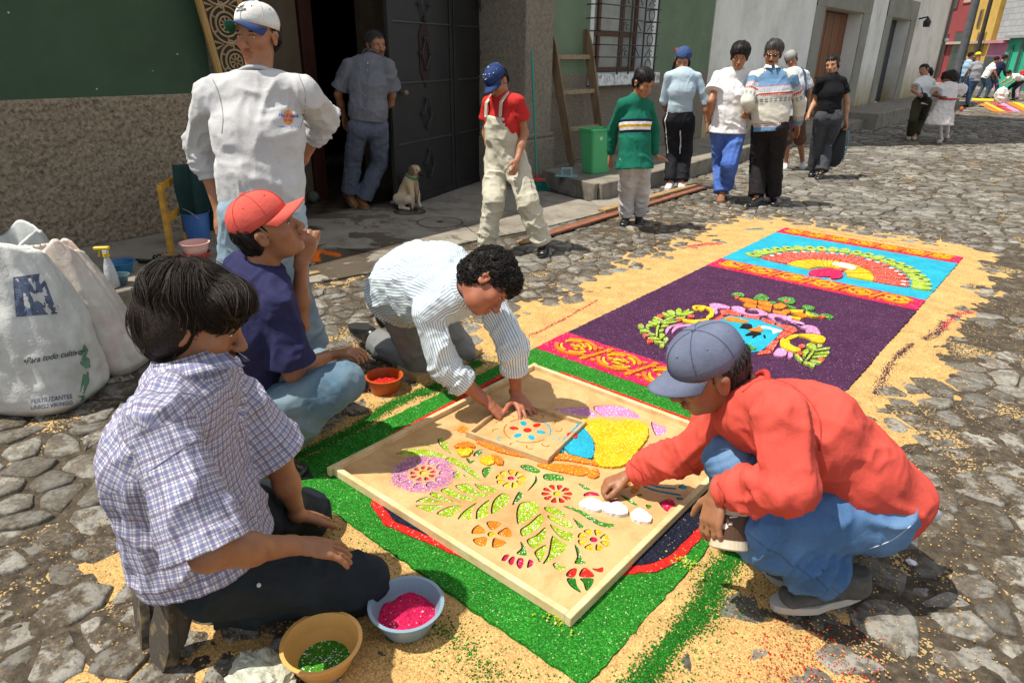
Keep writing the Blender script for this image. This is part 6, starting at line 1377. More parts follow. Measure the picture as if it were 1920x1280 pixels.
def person(label, J, o):
    """J: joints in metres; index 0 = the person's right, 1 = left"""
    s = o.get('s', 1.0); h = o.get('h', .008); foot = o.get('base', (J['an'][0] + J['an'][1]) / 2)
    root = thing('person', label, 'person', (foot[0], foot[1], 0), o.get('group'))
    tone = np.array(SKIN[o.get('skin', 'tan')])
    sh, el, wr_, hip, kn, an, toe = J['sh'], J['el'], J['wr'], J['hip'], J['kn'], J['an'], J['toe']
    pel = (hip[0] + hip[1]) / 2; shm = (sh[0] + sh[1]) / 2; neck = J.get('neck', shm + nrm(shm - pel) * .05 * s)
    bx = nrm(sh[0] - sh[1]); tax = nrm(shm - pel); bf = nrm(np.cross(tax, bx)) * (1 if o.get('ff') is None else 1)
    hc = J['head']; F, Up = J['F'], J.get('Up', nrm(hc - neck))
    # ---------------- body
    B = Soft(); L, X, Ff, Uu = head_prims(B, hc, F, Up, s * o.get('hs', 1.0)); hs = s * o.get('hs', 1.0)
    B.cap(neck - tax * .03, L(0, -.018, -.045), .056 * s, .050 * s, .058 * s, .055 * s, side=bx, k=.02, tag='neck')
    ft = o.get('thin', .62)
    B.cap(pel, shm, .045 * s, .055 * s, .04 * s, .04 * s, side=bx, k=.03, tag='t')
    mid = pel + (shm - pel) * .6
    for i in (0, 1):
        B.cap(neck - tax * .05 * s, sh[i], .036 * s, .028 * s, k=.03, tag='t')
        bare = o.get('bare_arm', 0)
        B.cap(sh[i], el[i], (.034 if o['sleeve'][0] == 'u' else .022) * s, (.036 if o['sleeve'][0] == 'u' else .024) * s, k=.02, tag='arm')
        fo = .036 if o['sleeve'][0] == 'u' or o['sleeve'][1] < .6 else .024; B.cap(el[i], el[i] + (wr_[i] - el[i]) * .45, fo * s, fo * s, k=.02, tag='arm'); B.cap(el[i] + (wr_[i] - el[i]) * .4, wr_[i], .0345 * s, .0245 * s, .033 * s, .019 * s, side=o['hand'][i].get('l', bx), k=.02, tag='arm')
        hd = o['hand'][i]
        if hd: hand_prims(B, wr_[i], hd['d'], hd['n'], s * o.get('hns', 1), right=(i == 0), **{k_: v for k_, v in hd.items() if k_ in ('curl', 'spread', 'thumb', 'tc', 'curls', 'tlen')})
        bl_ = bool(o.get('bare_leg')); lr = .062 if bl_ else .026
        B.cap(pel + (hip[i] - pel) * .6, kn[i], lr * s, (.045 if bl_ else .026) * s, k=.02, tag='leg'); B.cap(kn[i], kn[i] + (an[i] - kn[i]) * .35, (.045 if bl_ else .026) * s, (.047 if bl_ else .028) * s, k=.015, tag='leg'); B.cap(kn[i] + (an[i] - kn[i]) * .3, an[i], (.047 if bl_ else .030) * s, .030 * s, k=.015, tag='leg')
        B.cap(an[i], an[i] + (toe[i] - an[i]) * .7, .026 * s, .022 * s, k=.02, tag='leg')
    def skincol(V):
        c = np.tile(tone, (len(V), 1)); q = V - hc; x, y, z = q @ X / hs, q @ Ff / hs, q @ Uu / hs
        def blob(cx, cy, cz, rx, ry, rz): return np.clip(1.6 - np.sqrt(((x - cx) / rx) ** 2 + ((y - cy) / ry) ** 2 + ((z - cz) / rz) ** 2) * 1.2, 0, 1)[:, None]
        lips = np.maximum(blob(0, .10, -.0615, .024, .03, .006), blob(0, .10, -.0735, .020, .03, .0075)); c = c * (1 - lips) + lips * tone * np.array([1.05, .62, .62]) * o.get('lip', 1)
        ck = np.maximum(blob(.045, .07, -.03, .028, .04, .028), blob(-.045, .07, -.03, .028, .04, .028)) * .35; c = c * (1 - ck) + ck * tone * np.array([1.12, .88, .85])
        if o.get('stubble'): sb_ = np.maximum(blob(0, .10, -.050, .026, .03, .006), blob(0, .07, -.09, .05, .06, .03)) * o['stubble']; c = c * (1 - sb_) + sb_ * np.array([.04, .03, .025])
        dk = blob(0, 0, .05, .088, .10, .085) * (1 if not o.get('bald') else 0) * (y < .055)[:, None]; c = c * (1 - dk * .0)
        for i in (0, 1):                                                             # knuckles and nails a little paler
            pass
        return c
    soft_obj(B, 'body', h * o.get('bh', 1.0), M_SKIN, root, col=skincol)
    # ---------------- eyes and brows
    if o.get('eyes', True):
        for sg in (-1, 1):
            V = []; Fs = []; C = []; nu, nv = 12, 8
            for j in range(nv + 1):
                ph = math.pi * j / nv
                for i in range(nu):
                    a = 2 * math.pi * i / nu; x_ = math.sin(ph) * math.cos(a); z_ = math.sin(ph) * math.sin(a); y_ = math.cos(ph); g = o.get('gaze', 0.0)
                    V.append(L(.0315 * sg + .0125 * x_, .0800 + .0110 * y_, -.001 + .0052 * z_ * (1.0 if not o.get('lids') else .4)))
                    dd = math.hypot(x_ * .0125 - g, z_ * .0125); C.append((.01, .006, .004) if dd < .0058 and y_ > 0 else (.62, .58, .54))
            for j in range(nv):
                for i in range(nu): Fs.append((j * nu + i, j * nu + (i + 1) % nu, (j + 1) * nu + (i + 1) % nu, (j + 1) * nu + i))
            mk('eye', V, Fs, M_EYE, root, smooth=True, col=np.array(C))
            m = MB(); pts = [(.016, .089, .0135), (.027, .0955, .0185), (.040, .091, .0175), (.050, .079, .012)]
            m.tube([L(a * sg, b_, c_ + .002) for a, b_, c_ in pts], [.0022 * hs, .0034 * hs, .0030 * hs, .0012 * hs], 6); m.build('eyebrow', M_HAIR if not o.get('grey') else M_HAIRG, root, smooth=True)
            m = MB(); pts = [(.018, .0885, .0035), (.026, .0925, .0062), (.036, .0915, .0062), (.046, .083, .002)]
            m.tube([L(a * sg, b_ + .0005, c_) for a, b_, c_ in pts], .0010 * hs, 5); m.build('eyelash', M_HAIR, root, smooth=True)
    if o.get('moustache'):
        m = MB(); m.tube([L(x_, .108 - abs(x_) * .35, -.054 - abs(x_) * .18) for x_ in (-.028, -.016, 0, .016, .028)], [.002 * hs, .0052 * hs, .0050 * hs, .0052 * hs, .002 * hs], 7); m.build('moustache', o['moustache'], root, smooth=True)
    # ---------------- shirt
    T = Soft(); sw = o.get('shirt_w', 1.0); hemL = o.get('hem', .06); tx_ = tax
    hemp = J.get('hemp', pel - tx_ * hemL * s); fk = o.get('front', 0.0) * bf
    w1, w2, w3, w4 = [q * s * sw for q in o.get('tw', (.172, .160, .172, .150))]; d1, d2, d3, d4 = [q * s * sw for q in o.get('td', (.118, .115, .125, .090))]
    m1 = pel + (shm - pel) * .30 + fk + o.get('bow', 0.0) * -bf; m2 = pel + (shm - pel) * .68 + fk * .6 + o.get('bow', 0.0) * -bf
    wv = o.get('wr', (.005, 5, 14)); Lt = np.linalg.norm(m1 - hemp)
    hw = o.get('hipside', nrm(hip[0] - hip[1]))
    T.cap(hemp, m1, w1 * o.get('hemw', 1.0), w2, d1 * o.get('hemw', 1.0), d2, side=hw + bx, k=.04, flat=(1, 0), pw=2.4, tag='t'); T.cap(m1, m2, w2, w3, d2, d3, side=bx, k=.05, pw=2.4, tag='t', v0=Lt); L2 = Lt + np.linalg.norm(m2 - m1)
    T.cap(m2, shm - tax * .02, w3, w4, d3, d4, side=bx, k=.06, pw=2.4, tag='t', v0=L2)
    ntop = neck + nrm(L(0, -.018, -.045) - neck) * o.get('collar_h', .012) * s
    T.cap(shm, ntop, .10 * s, o.get('neck_w', .064) * s, .075 * s, o.get('neck_w', .064) * s, side=bx, k=.05, flat=(0, 1), tag='n', v0=L2 + np.linalg.norm(shm - m2))
    au, ae, ac = o.get('arm_r', (.066, .058, .050)); seg, t_ = o['sleeve'][0], o['sleeve'][1]
    for i in (0, 1):
        T.cap(neck - tax * .035 * s, sh[i], .060 * s, au * s * .80, k=.05, tag='s')
        Lu = np.linalg.norm(el[i] - sh[i]); sv = o.get('sleeve_v', (5.0, 1.0)); v1 = sv[0]; v2 = sv[0] + sv[1] * Lu
        if seg == 'u':
            e_ = sh[i] + (el[i] - sh[i]) * t_; T.cap(sh[i] - tax * .012 * s, e_, au * .86 * s, ae * s * o.get('flare', 1.1), k=.016, flat=(0, 1), tag='s', wr=o.get('wrs'), v0=v1, vd=sv[1])
        else:
            T.cap(sh[i] - tax * .012 * s, el[i], au * .86 * s, ae * s, k=.016, tag='s', wr=o.get('wrs'), v0=v1, vd=sv[1]); e_ = el[i] + (wr_[i] - el[i]) * t_
            T.cap(el[i], e_, ae * s, ac * s, k=.010, flat=(0, 1), tag='s', wr=o.get('wrf', o.get('wrs')), v0=v2, vd=sv[1])
            if o.get('cuff'):
                dd = nrm(wr_[i] - el[i]); T.cap(e_ - dd * .03 * s, e_ + dd * .03 * s, ac * .86 * s, ac * .80 * s, k=.008, flat=(0, 1), tag='s')
    for p_ in o.get('shirt_extra', []): T.cap(*p_[0], **p_[1])
    for p_ in o.get('shirt_sub', []): T.ell(*p_[0], op='s', **p_[1])
    if o.get('shirt'): so = soft_obj(T, o.get('shirt_name', 'shirt'), h, o['shirt'], root, wv, True, seed=o.get('seed', 1))
    if o.get('placket'):                                                              # buttoned front edge
        tr_ = BVHTree.FromPolygons([tuple(v.co + Vector(LOC[so])) for v in so.data.vertices], [tuple(q.vertices) for q in so.data.polygons]); V = []
        for q in np.linspace(.02, 1, 16):
            c = ntop + (hemp - ntop) * q
            for u in (-.016, .016):
                hh = tr_.ray_cast(Vector(c + bf * .4 + bx * u), Vector(-bf)); V.append(np.array(hh[0]) + bf * .0035 if hh[0] is not None else c + bf * .1)
        mk('placket', V, [(2 * i, 2 * i + 1, 2 * i + 3, 2 * i + 2) for i in range(15)], o['placket'], root, smooth=True)
        for i in (3, 6, 9, 12): m = MB(); m.ball((V[2 * i] + V[2 * i + 1]) / 2, .006, 8, 4); m.build('button', simple('shirt_button', (.35, .33, .3), .4), root)
        mb_ = MB(); V = [ntop + bf * .062 * s + tax * .012 * s - bx * .030 * s, ntop + bf * .062 * s + tax * .012 * s + bx * .030 * s, ntop - tax * .075 * s + bf * .118 * s]; hh = tr_.ray_cast(Vector(ntop - tax * .07 * s + bf * .4), Vector(-bf))
        if hh[0] is not None: V[2] = np.array(hh[0]) + bf * .004
        mb_.add([v + bf * .010 for v in V], [(0, 1, 2)]); mb_.build('undershirt', simple('white_cotton', (.72, .72, .7), .9), root)
    if o.get('rib'):                                                                  # ribbed neck band
        m = MB(); nn = nrm(L(0, -.018, -.045) - neck); aa = bx; bb = nrm(np.cross(nn, aa)); r_ = o.get('neck_w', .064) * s * 1.02
        m.tube([ntop - nn * .004 + (aa * math.cos(t) + bb * math.sin(t)) * r_ for t in np.linspace(0, 2 * math.pi, 25)[:-1]], .0085 * s, 8, closed=True); m.build('neck_band', o['rib'], root, smooth=True)
    if o.get('collar'):                                                               # turned down shirt collar
        m = MB(); nn = nrm(L(0, -.018, -.045) - neck); aa = bx; bb = nrm(np.cross(aa, nn)); bb = bb if bb @ bf > 0 else -bb; r_ = o.get('neck_w', .064) * s; V = []
        N_ = 28
        for j, (rr, hh) in enumerate(((.97, -.010), (.99, .020), (1.03, .024), (1.22, -.006), (1.30, -.014), (1.16, -.012))):
            for k_ in range(N_ + 1):
                t = math.pi * .5 + .16 + (2 * math.pi - .32) * k_ / N_; e2 = abs(k_ / N_ - .5) * 2; drop = .022 * e2 ** 6 if j in (3, 4, 5) else 0; ex = 1 + (.25 * e2 ** 6 if j in (3, 4, 5) else 0)
                V.append(ntop + (aa * math.cos(t) + bb * math.sin(t)) * r_ * rr * ex + nn * (hh - drop) * s)
        Fs = [(j * (N_ + 1) + k_, j * (N_ + 1) + k_ + 1, (j + 1) * (N_ + 1) + k_ + 1, (j + 1) * (N_ + 1) + k_) for j in range(5) for k_ in range(N_)]
        uvc = [((k_ + dx) * r_ * 2 * math.pi / N_, (j + dy) * .022) for j in range(5) for k_ in range(N_) for dx, dy in ((0, 0), (1, 0), (1, 1), (0, 1))]
        mk('collar', V, Fs, o['collar'], root, smooth=True, uv=np.array(uvc))
    # ---------------- trousers
    if o.get('trousers'):
        P = Soft(); th, tk, ta = o.get('leg_r', (.092, .070, .062)); ls = o.get('leg_s', 1.0); te = o.get('leg_t', .93); wl = o.get('wrt', (.005, 9, 10))
        hx = nrm(hip[0] - hip[1]); up_ = o.get('waist', nrm(m1 - pel))
        wq = o.get('waist_r', .94); P.cap(pel, pel + up_ * .10 * s, .155 * s * ls * wq, .148 * s * ls * wq, .112 * s * ls * wq, .108 * s * ls * wq, side=hx, k=.05, flat=(0, 1), pw=2.3, tag='p')
        for i in (0, 1):
            L1 = np.linalg.norm(kn[i] - hip[i]); P.cap(hip[i], kn[i], th * s * ls, tk * s * ls, k=.04, tag='p'); e_ = kn[i] + (an[i] - kn[i]) * te
            P.cap(kn[i], e_, tk * s * ls, ta * s * ls, k=o.get('kk', .018), flat=(0, 1), tag='p', v0=L1, wr=o.get('wrk'))
        for p_ in o.get('trouser_extra', []): P.cap(*p_[0], **p_[1])
        soft_obj(P, o.get('trousers_name', 'trousers'), h, o['trousers'], root, wl, True, seed=3)
    # ---------------- shoes
    if o.get('shoe'):
        sm, som = o['shoe'][0], o['shoe'][1]; sw_ = o.get('shoe_w', .044)
        for i in (0, 1):
            d = nrm(toe[i] - an[i]); u0 = o['shoe_up'][i] if o.get('shoe_up') else (kn[i] - an[i]); up_ = nrm(u0 - d * (u0 @ d)); dn = -up_
            flat_d = nrm(toe[i] - (an[i] + dn * .055 * s)); up2 = nrm(up_ - flat_d * (up_ @ flat_d)); sd_ = np.cross(flat_d, up2)
            heel_ = an[i] + dn * .050 * s - flat_d * .035 * s * o.get('shoe_l', 1.0); tt = toe[i] + flat_d * .03 * s * (o.get('shoe_l', 1.0) - 1)
            U_ = Soft(); U_.cap(heel_ + up2 * .018 * s, tt + up2 * .014 * s - flat_d * .03 * s, .034 * s, .042 * s, .030 * s, .022 * s, side=sd_, k=.02); U_.cap(heel_ + up2 * .02 * s, heel_ + up2 * .065 * s, .033 * s, .035 * s, .036 * s, .040 * s, side=sd_, k=.03, flat=(0, 1))
            U_.cap(heel_ + up2 * .045 * s + flat_d * .03 * s, heel_ + (tt - heel_) * .62 + up2 * .025 * s, .032 * s, .036 * s, .024 * s, .020 * s, side=sd_, k=.03)
            su = soft_obj(U_, 'shoe', max(.005, h * .8), sm, root)
            V = []; nS = 22; Fs = []
            cc = (heel_ + tt) / 2; hl = np.linalg.norm(tt - heel_) / 2 + .022 * s
            for zz in (-.016, .006):
                for k_ in range(nS):
                    t = 2 * math.pi * k_ / nS; x_ = math.cos(t) * hl; w2_ = (.046 if x_ > 0 else .036) * s * (1 - .10 * math.cos(2 * t)) * abs(math.sin(t)) ** .75 * (1 if math.sin(t) > 0 else -1); V.append(cc + flat_d * x_ + sd_ * w2_ + up2 * zz * s)
            Fs = [(k_, (k_ + 1) % nS, nS + (k_ + 1) % nS, nS + k_) for k_ in range(nS)] + [tuple(range(nS))[::-1], tuple(range(nS, 2 * nS))]
            mk('sole', V, Fs, som, su)
            if len(o['shoe']) > 2:                                                    # laces
                m = MB()
                for q in (.30, .40, .50):
                    p = heel_ + (tt - heel_) * q + up2 * (.064 - .045 * (q - .3) * 2.2) * s; m.tube([p - sd_ * .022 * s - up2 * .004 * s, p + up2 * .004 * s, p + sd_ * .022 * s - up2 * .004 * s], .0028 * s, 5)
                m.build('lace', o['shoe'][2], su)
    return dict(root=root, L=L, X=X, F=Ff, Up=Uu, s=hs, bx=bx, bf=bf, tax=tax, pel=pel, shm=shm, neck=neck, ntop=ntop, m1=m1, m2=m2)
DBG = []
def chk(n, J):
    f = lambda a, b: round(float(np.linalg.norm(a - b)), 2)
    print('POSE', n, 'thigh', [f(J['hip'][i], J['kn'][i]) for i in (0, 1)], 'shin', [f(J['kn'][i], J['an'][i]) for i in (0, 1)], 'foot', [f(J['an'][i], J['toe'][i]) for i in (0, 1)], 'ua', [f(J['sh'][i], J['el'][i]) for i in (0, 1)], 'fa', [f(J['el'][i], J['wr'][i]) for i in (0, 1)],
          'shw', f(*J['sh']), 'torso', f((J['hip'][0] + J['hip'][1]) / 2, (J['sh'][0] + J['sh'][1]) / 2), 'head', f((J['sh'][0] + J['sh'][1]) / 2, J['head']), 'z hip %.2f sh %.2f head %.2f' % (J['hip'][0][2], J['sh'][0][2], J['head'][2]))
# ================================================================== THE CAST
def want(n): return True
C_RED = cloth('red_fleece', (.60, .082, .058), .9, 700, .10); RIB_RED = cloth('red_rib', (.50, .045, .035), .9, 900, .1)
C_DENIM = cloth('light_denim', (.070, .155, .31), .85, 800, .25, pattern='denim', fade=(.14, .25, .41)); C_DENIM2 = cloth('worn_denim', (.10, .175, .24), .85, 800, .25, pattern='denim', fade=(.19, .26, .29)); C_DENIM3 = cloth('pale_denim', (.20, .29, .37), .85, 800, .2, pattern='denim', fade=(.32, .41, .46))
C_NAVY = cloth('navy_tee_cloth', (.026, .026, .075), .9, 700, .15); C_DARK = cloth('dark_trouser_cloth', (.016, .022, .027), .8, 700, .3)
C_PLAID = cloth('plaid_cotton', (.56, .545, .57), .85, 1000, .05, pattern='plaid'); C_STRIPE = cloth('striped_cotton', (.72, .77, .78), .85, 1000, .04, pattern='stripe')
C_SWEAT = cloth('grey_sweatshirt_cloth', (.50, .50, .495), .92, 500, .08); RIB_GREY = cloth('grey_rib', (.44, .44, .435), .92, 700, .08)
C_GREYTR = cloth('grey_trouser_cloth', (.19, .195, .19), .85, 800, .1)
BLACKSHOE = simple('black_leather', (.012, .012, .012), .3, spec=.6); BLACKSOLE = simple('black_rubber', (.02, .02, .02), .7)
BROWNSHOE = simple('brown_leather', (.22, .095, .035), .5, .3, 30); TANSOLE = simple('tan_sole', (.14, .10, .07), .8)
GREYSHOE = simple('grey_suede', (.085, .082, .072), .8, .35, 40); PALESOLE = simple('pale_sole', (.42, .40, .36), .7)
DUSTSHOE = simple('dusty_rubber', (.055, .045, .035), .85, .5, 25, c2=(.20, .15, .08)); WHITESHOE = simple('white_trainer', (.55, .57, .58), .6, .3, 40)

# ---- man in the plaid shirt, near left
if want('plaid'):
    J = pose('plaid', HV(.93, -.36, -.16), None, shR=-RH * .035, elR=-RH * .07 - ZZ * .01, shL=-RH * .03, anL=(.05, 0, .11), toeL=(0, 0, .0), head=(-.02, .0, .0))
    J['Up'] = nrm(HV(.25, 1, -.1)); J['hemp'] = (J['hip'][0] + J['hip'][1]) / 2 + np.array([0, -.035, -.015])
    J['neck'] = J['neck'] + np.array([.015, .005, -.005])
    hR = dict(d=nrm(J['kn'][0] - J['hip'][0] + np.array([.06, .05, -.02])), n=(0, 0, -1), curl=.22, spread=.16, thumb=.45)
    J['wr'] = (J['wr'][0] + np.array([-.01, .03, -.03]), J['wr'][1])
    p = person('man with thick black hair in a blue plaid shirt kneeling beside the pink bowl', J, dict(h=.0072, bh=.74, skin='brown', sleeve=('u', .98), shirt=C_PLAID, shirt_w=1.0, bow=.055, td=(.150, .140, .135, .10), tw=(.185, .18, .178, .155), hemw=1.06,
        arm_r=(.078, .082, .06), flare=1.08, wr=(.010, 5, 11), wrt=(.008, 6, 8), trousers=C_DARK, leg_r=(.100, .082, .075), leg_t=.86, collar=C_PLAID, neck_w=.075, collar_h=.03, shoe=(DUSTSHOE, DUSTSHOE), s=1.02, hs=.98,
        shoe_up=[np.array([0, 1, .1])] * 2, hand=[hR, dict(d=nrm(J['kn'][1] - J['hip'][1]), n=(0, 0, -1), curl=.3)], stubble=.5, base=J['hip'][0], waist_r=.84, shoe_l=1.6, waist=np.array([0, .1, 1])))
    # full head of hair: base mass and combed locks
    L, X, F_, U_, s = p['L'], p['X'], p['F'], p['Up'], p['s']
    S = Soft(); e = lambda x, y, z, rx, ry, rz, k=.02, op='u': S.ell(L(x, y, z), np.array([rx, ry, rz]) * s * (.95 if op == 'u' else 1), X, F_, k, op)
    e(0, -.020, .048, .094, .110, .090); e(0, -.048, -.015, .087, .078, .080, .05); e(.02, .058, .078, .072, .060, .042); e(0, .03, .050, .090, .078, .068); e(0, -.045, -.045, .078, .062, .060, .05)
    e(0, .125, -.040, .08, .082, .072, .012, 's'); e(.09, .07, -.085, .04, .05, .04, .01, 's'); e(-.09, .07, -.085, .04, .05, .04, .01, 's')
    def post(V, nr): q = (V - L(0, 0, 0)) / s; return V + nr * (vn(np.stack([q @ X * 60, q @ F_ * 20, q @ U_ * 20], -1), 2) * .004 + vn(q * 14, 4) * .007)[:, None]
    soft_obj(S, 'hair', .006, M_HAIRB, p['root'], post=post)
    VV, FF, _ = S.mesh(.006) + (None,); crown = L(-.01, -.06, .14)
    surf_strands(S, VV, FF, 3900, 6, .016, lambda p: (p - crown) * 9 - U_ * .35 + X * .25, M_HAIRB, p['root'], .00048, .007, 5, .8); surf_strands(S, VV, FF, 260, 9, .012, lambda p: (p - crown) * 9 - U_ * .35 + X * .5, m_hair('lighter_hair', (.02, .015, .011), (.06, .045, .034)), p['root'], .0006, .012, 6, 1.4)  # second set: a few stray locks in a lighter hair colour
    m = MB(); k_ = J['kn'][0]; pk = J['hip'][0] + np.array([.115, .05, .0]); m.ball(pk, .006, 8, 5); m.build('rivet', simple('steel_rivet', (.5, .5, .48), .3, spec=.8), p['root'])
# ---- boy in the red cap
if want('navy'):
    J = pose('navy', HV(.86, .34, -.12), HV(-.42, .9, .1), head=(0, 0, .0))
    J['an'] = (J['an'][0], J['an'][1]); J['wr'] = (J['wr'][0] + np.array([.015, .01, .05]), J['wr'][1] + np.array([.02, .02, .02])); J['el'] = (J['el'][0] + np.array([.01, .0, .02]), J['el'][1])
    J['kn'] = (J['kn'][0] + np.array([.02, .0, .05]), J['kn'][1]); J['toe'] = (J['an'][0] + np.array([.14, .08, -.08]), J['toe'][1])
    p = person('boy in a salmon red cap and navy T-shirt squatting with his chin on his hand', J, dict(h=.0072, bh=.85, skin='brown', sleeve=('u', .86), shirt=C_NAVY, shirt_w=1.04, bow=.02, td=(.135, .130, .13, .10), arm_r=(.074, .080, .06), flare=1.1, wr=(.009, 5, 10),
        hand=[dict(d=CV(.9, .15, .1), n=(0, 0, -1), curl=.5), dict(d=CV(.3, .9, .3), n=CV(-.3, .3, -.6), curl=1.3, spread=.02, thumb=.3)], trousers=C_DENIM2, leg_r=(.092, .074, .068), leg_s=1.0, shoe=(BLACKSHOE, BLACKSOLE), base=J['an'][0], neck_w=.066, rib=C_NAVY, wrt=(.006, 8, 10)))
    cap_hat(p['L'], p['s'] * 1.0, p['root'], ('salmon', (.62, .10, .075)), tilt=.10, seams=(.50, .06, .045), under=('salmon_under', (.62, .25, .18)), button=(.60, .12, .09), bend=.9)
    short_hair(p['L'], p['s'], p['root'], .006, p['X'], p['F'], p['Up'], cap=True)
# ---- striped shirt man on hands and knees
if want('stripe'):
    J = pose('stripe', nrm(CV(.55, -.75, .05)), CV(.70, .62, -.20), shR=(.0, -.02, .0))
    J['el'] = (J['el'][0] + np.array([.05, -.01, .05]), J['el'][1]); J['neck'] = J['neck'] + np.array([.02, 0, .03])
    w1, w2 = J['wr']; 
    p = person('man with curly black hair in a striped shirt kneeling over the large stencil', J, dict(h=.0074, bh=.69, skin='red', sleeve=('f', .50), shirt=C_STRIPE, shirt_w=1.06, bow=.045, td=(.150, .155, .150, .10), tw=(.175, .175, .178, .150), arm_r=(.076, .070, .062), hem=.02, hemw=1.0, wr=(.008, 6, 11), wrf=(.010, 24, 9),
        hand=[dict(d=nrm(G(942, 780, .055) - w1), n=(0, 0, -1), curls=[.35, 1.25, 1.3, 1.3], spread=.06, thumb=.5), dict(d=nrm(G(990, 775, .065) - w2), n=(0, 0, -1), curl=.22, spread=.30, thumb=.9, tc=.2)],
        trousers=C_GREYTR, leg_r=(.108, .082, .074), leg_t=.86, shoe=(BLACKSHOE, BLACKSOLE), shoe_up=[np.array([.6, 0, -.9])] * 2, base=J['kn'][0], collar=C_STRIPE, neck_w=.066, collar_h=.02, hns=1.05, wrt=(.008, 6, 8), s=1.0))
    L, X, F_, U_, s = p['L'], p['X'], p['F'], p['Up'], p['s']
    S = Soft(); e = lambda x, y, z, rx, ry, rz, k=.02, op='u': S.ell(L(x, y, z), np.array([rx, ry, rz]) * s, X, F_, k, op)
    e(0, -.016, .052, .090, .108, .088); e(0, -.050, -.010, .080, .072, .070); e(0, .045, .075, .075, .055, .045); e(0, .125, -.035, .075, .080, .070, .01, 's')
    for sg in (-1, 1): e(.08 * sg, .03, -.06, .03, .06, .045, .01, 's')
    def post(V, nr): q = (V - L(0, 0, 0)); return V + nr * (vn(q * 70, 2) * .006)[:, None]
    V, Fs, _ = S.skin(.007, post=post); mk('hair', V, Fs, M_HAIR, p['root'], smooth=True)
    r = np.random.default_rng(9); n = 1400; idx = r.integers(0, len(V), n); nr = vnormals(V, Fs)[idx]; P0 = V[idx]; seg = 8
    a_ = np.cross(nr, r.normal(size=(n, 3))); a_ /= np.linalg.norm(a_, axis=1, keepdims=True); b_ = np.cross(nr, a_); rad = r.uniform(.004, .009, n); tw = r.uniform(.7, 1.2, n) * r.choice([-1, 1], n)
    Pl = np.stack([P0 + a_ * (rad * np.cos(t * tw))[:, None] + b_ * (rad * np.sin(t * tw))[:, None] + nr * (.002 + .010 * k / seg) for k, t in enumerate(np.linspace(0, 7, seg))], 1)
    strands('hair_curls', Pl, np.repeat(nr[:, None], seg, 1), n, seg, M_HAIR, p['root'], .0015)
    m = MB(); c = w2 + nrm(G(990, 775, .065) - w2) * .105; m.tube([c + CR * .011 * math.cos(t) + CU * .011 * math.sin(t) for t in np.linspace(0, 6.28, 12)[:-1]], .0016, 5, closed=True); m.build('ring', simple('gold', (.7, .45, .1), .25, Metallic=1.0), p['root'])
# ---- man in the red sweatshirt
if want('red'):
    J = pose('red', HV(-.86, -.42, .10), HV(-.25, .95, .05), head=(.01, 0, .0))
    J['wr'] = (J['wr'][0], D(1346, 920, 1.81)); J['el'] = (J['el'][0], D(1484, 912, 1.66)); J['sh'] = (J['sh'][0], D(1462, 778, 1.68)); J['kn'] = (J['kn'][0], D(1415, 985, 1.86))
    J['neck'] = J['neck'] + np.array([.03, .02, .015]); J['hemp'] = (J['hip'][0] + J['hip'][1]) / 2 + np.array([.03, .06, .0])
    p = person('man in a red sweatshirt and jeans squatting right of the stencil with a can', J, dict(h=.0074, bh=.70, skin='brown', sleeve=('f', .84), shirt=C_RED, shirt_name='sweatshirt', shirt_w=1.0, bow=.045, td=(.130, .125, .120, .095), tw=(.185, .180, .18, .15), arm_r=(.078, .072, .054), cuff=True, rib=RIB_RED, neck_w=.072, wr=(.009, 5, 8), wrf=(.012, 17, 8), hemw=.96, collar_h=.0,
        hand=[dict(d=CV(-.85, -.35, .0), n=nrm(np.array([.1, -.3, -1])), curl=1.0, spread=.02, thumb=.45, tc=.9), dict(d=CV(-.22, -1, .0), n=CV(.80, -.1, -.45), curl=.45, spread=.10, thumb=.8)],
        trousers=C_DENIM, leg_r=(.106, .086, .078), leg_t=.90, wrk=(.016, 19, 6), shoe=(GREYSHOE, PALESOLE, BLACKSHOE), shoe_w=.05, base=J['an'][1], s=1.03, wrt=(.009, 5, 7), kk=.012))
    cap_hat(p['L'], p['s'], p['root'], ('slate', (.135, .155, .225)), tilt=-.05, seams=(.085, .10, .16), button=(.16, .18, .25), bend=1.1)
    short_hair(p['L'], p['s'], p['root'], .006, p['X'], p['F'], p['Up'], mat=M_HAIRG, cap=True)
    m = MB(); q = p['pel'] + np.array([.12, .13, -.02]); m.tube([q, q + np.array([.05, .03, -.03])], .018, 7); m.build('shirt_tail', simple('white_tail', (.7, .7, .7), .9), p['root'], smooth=True)
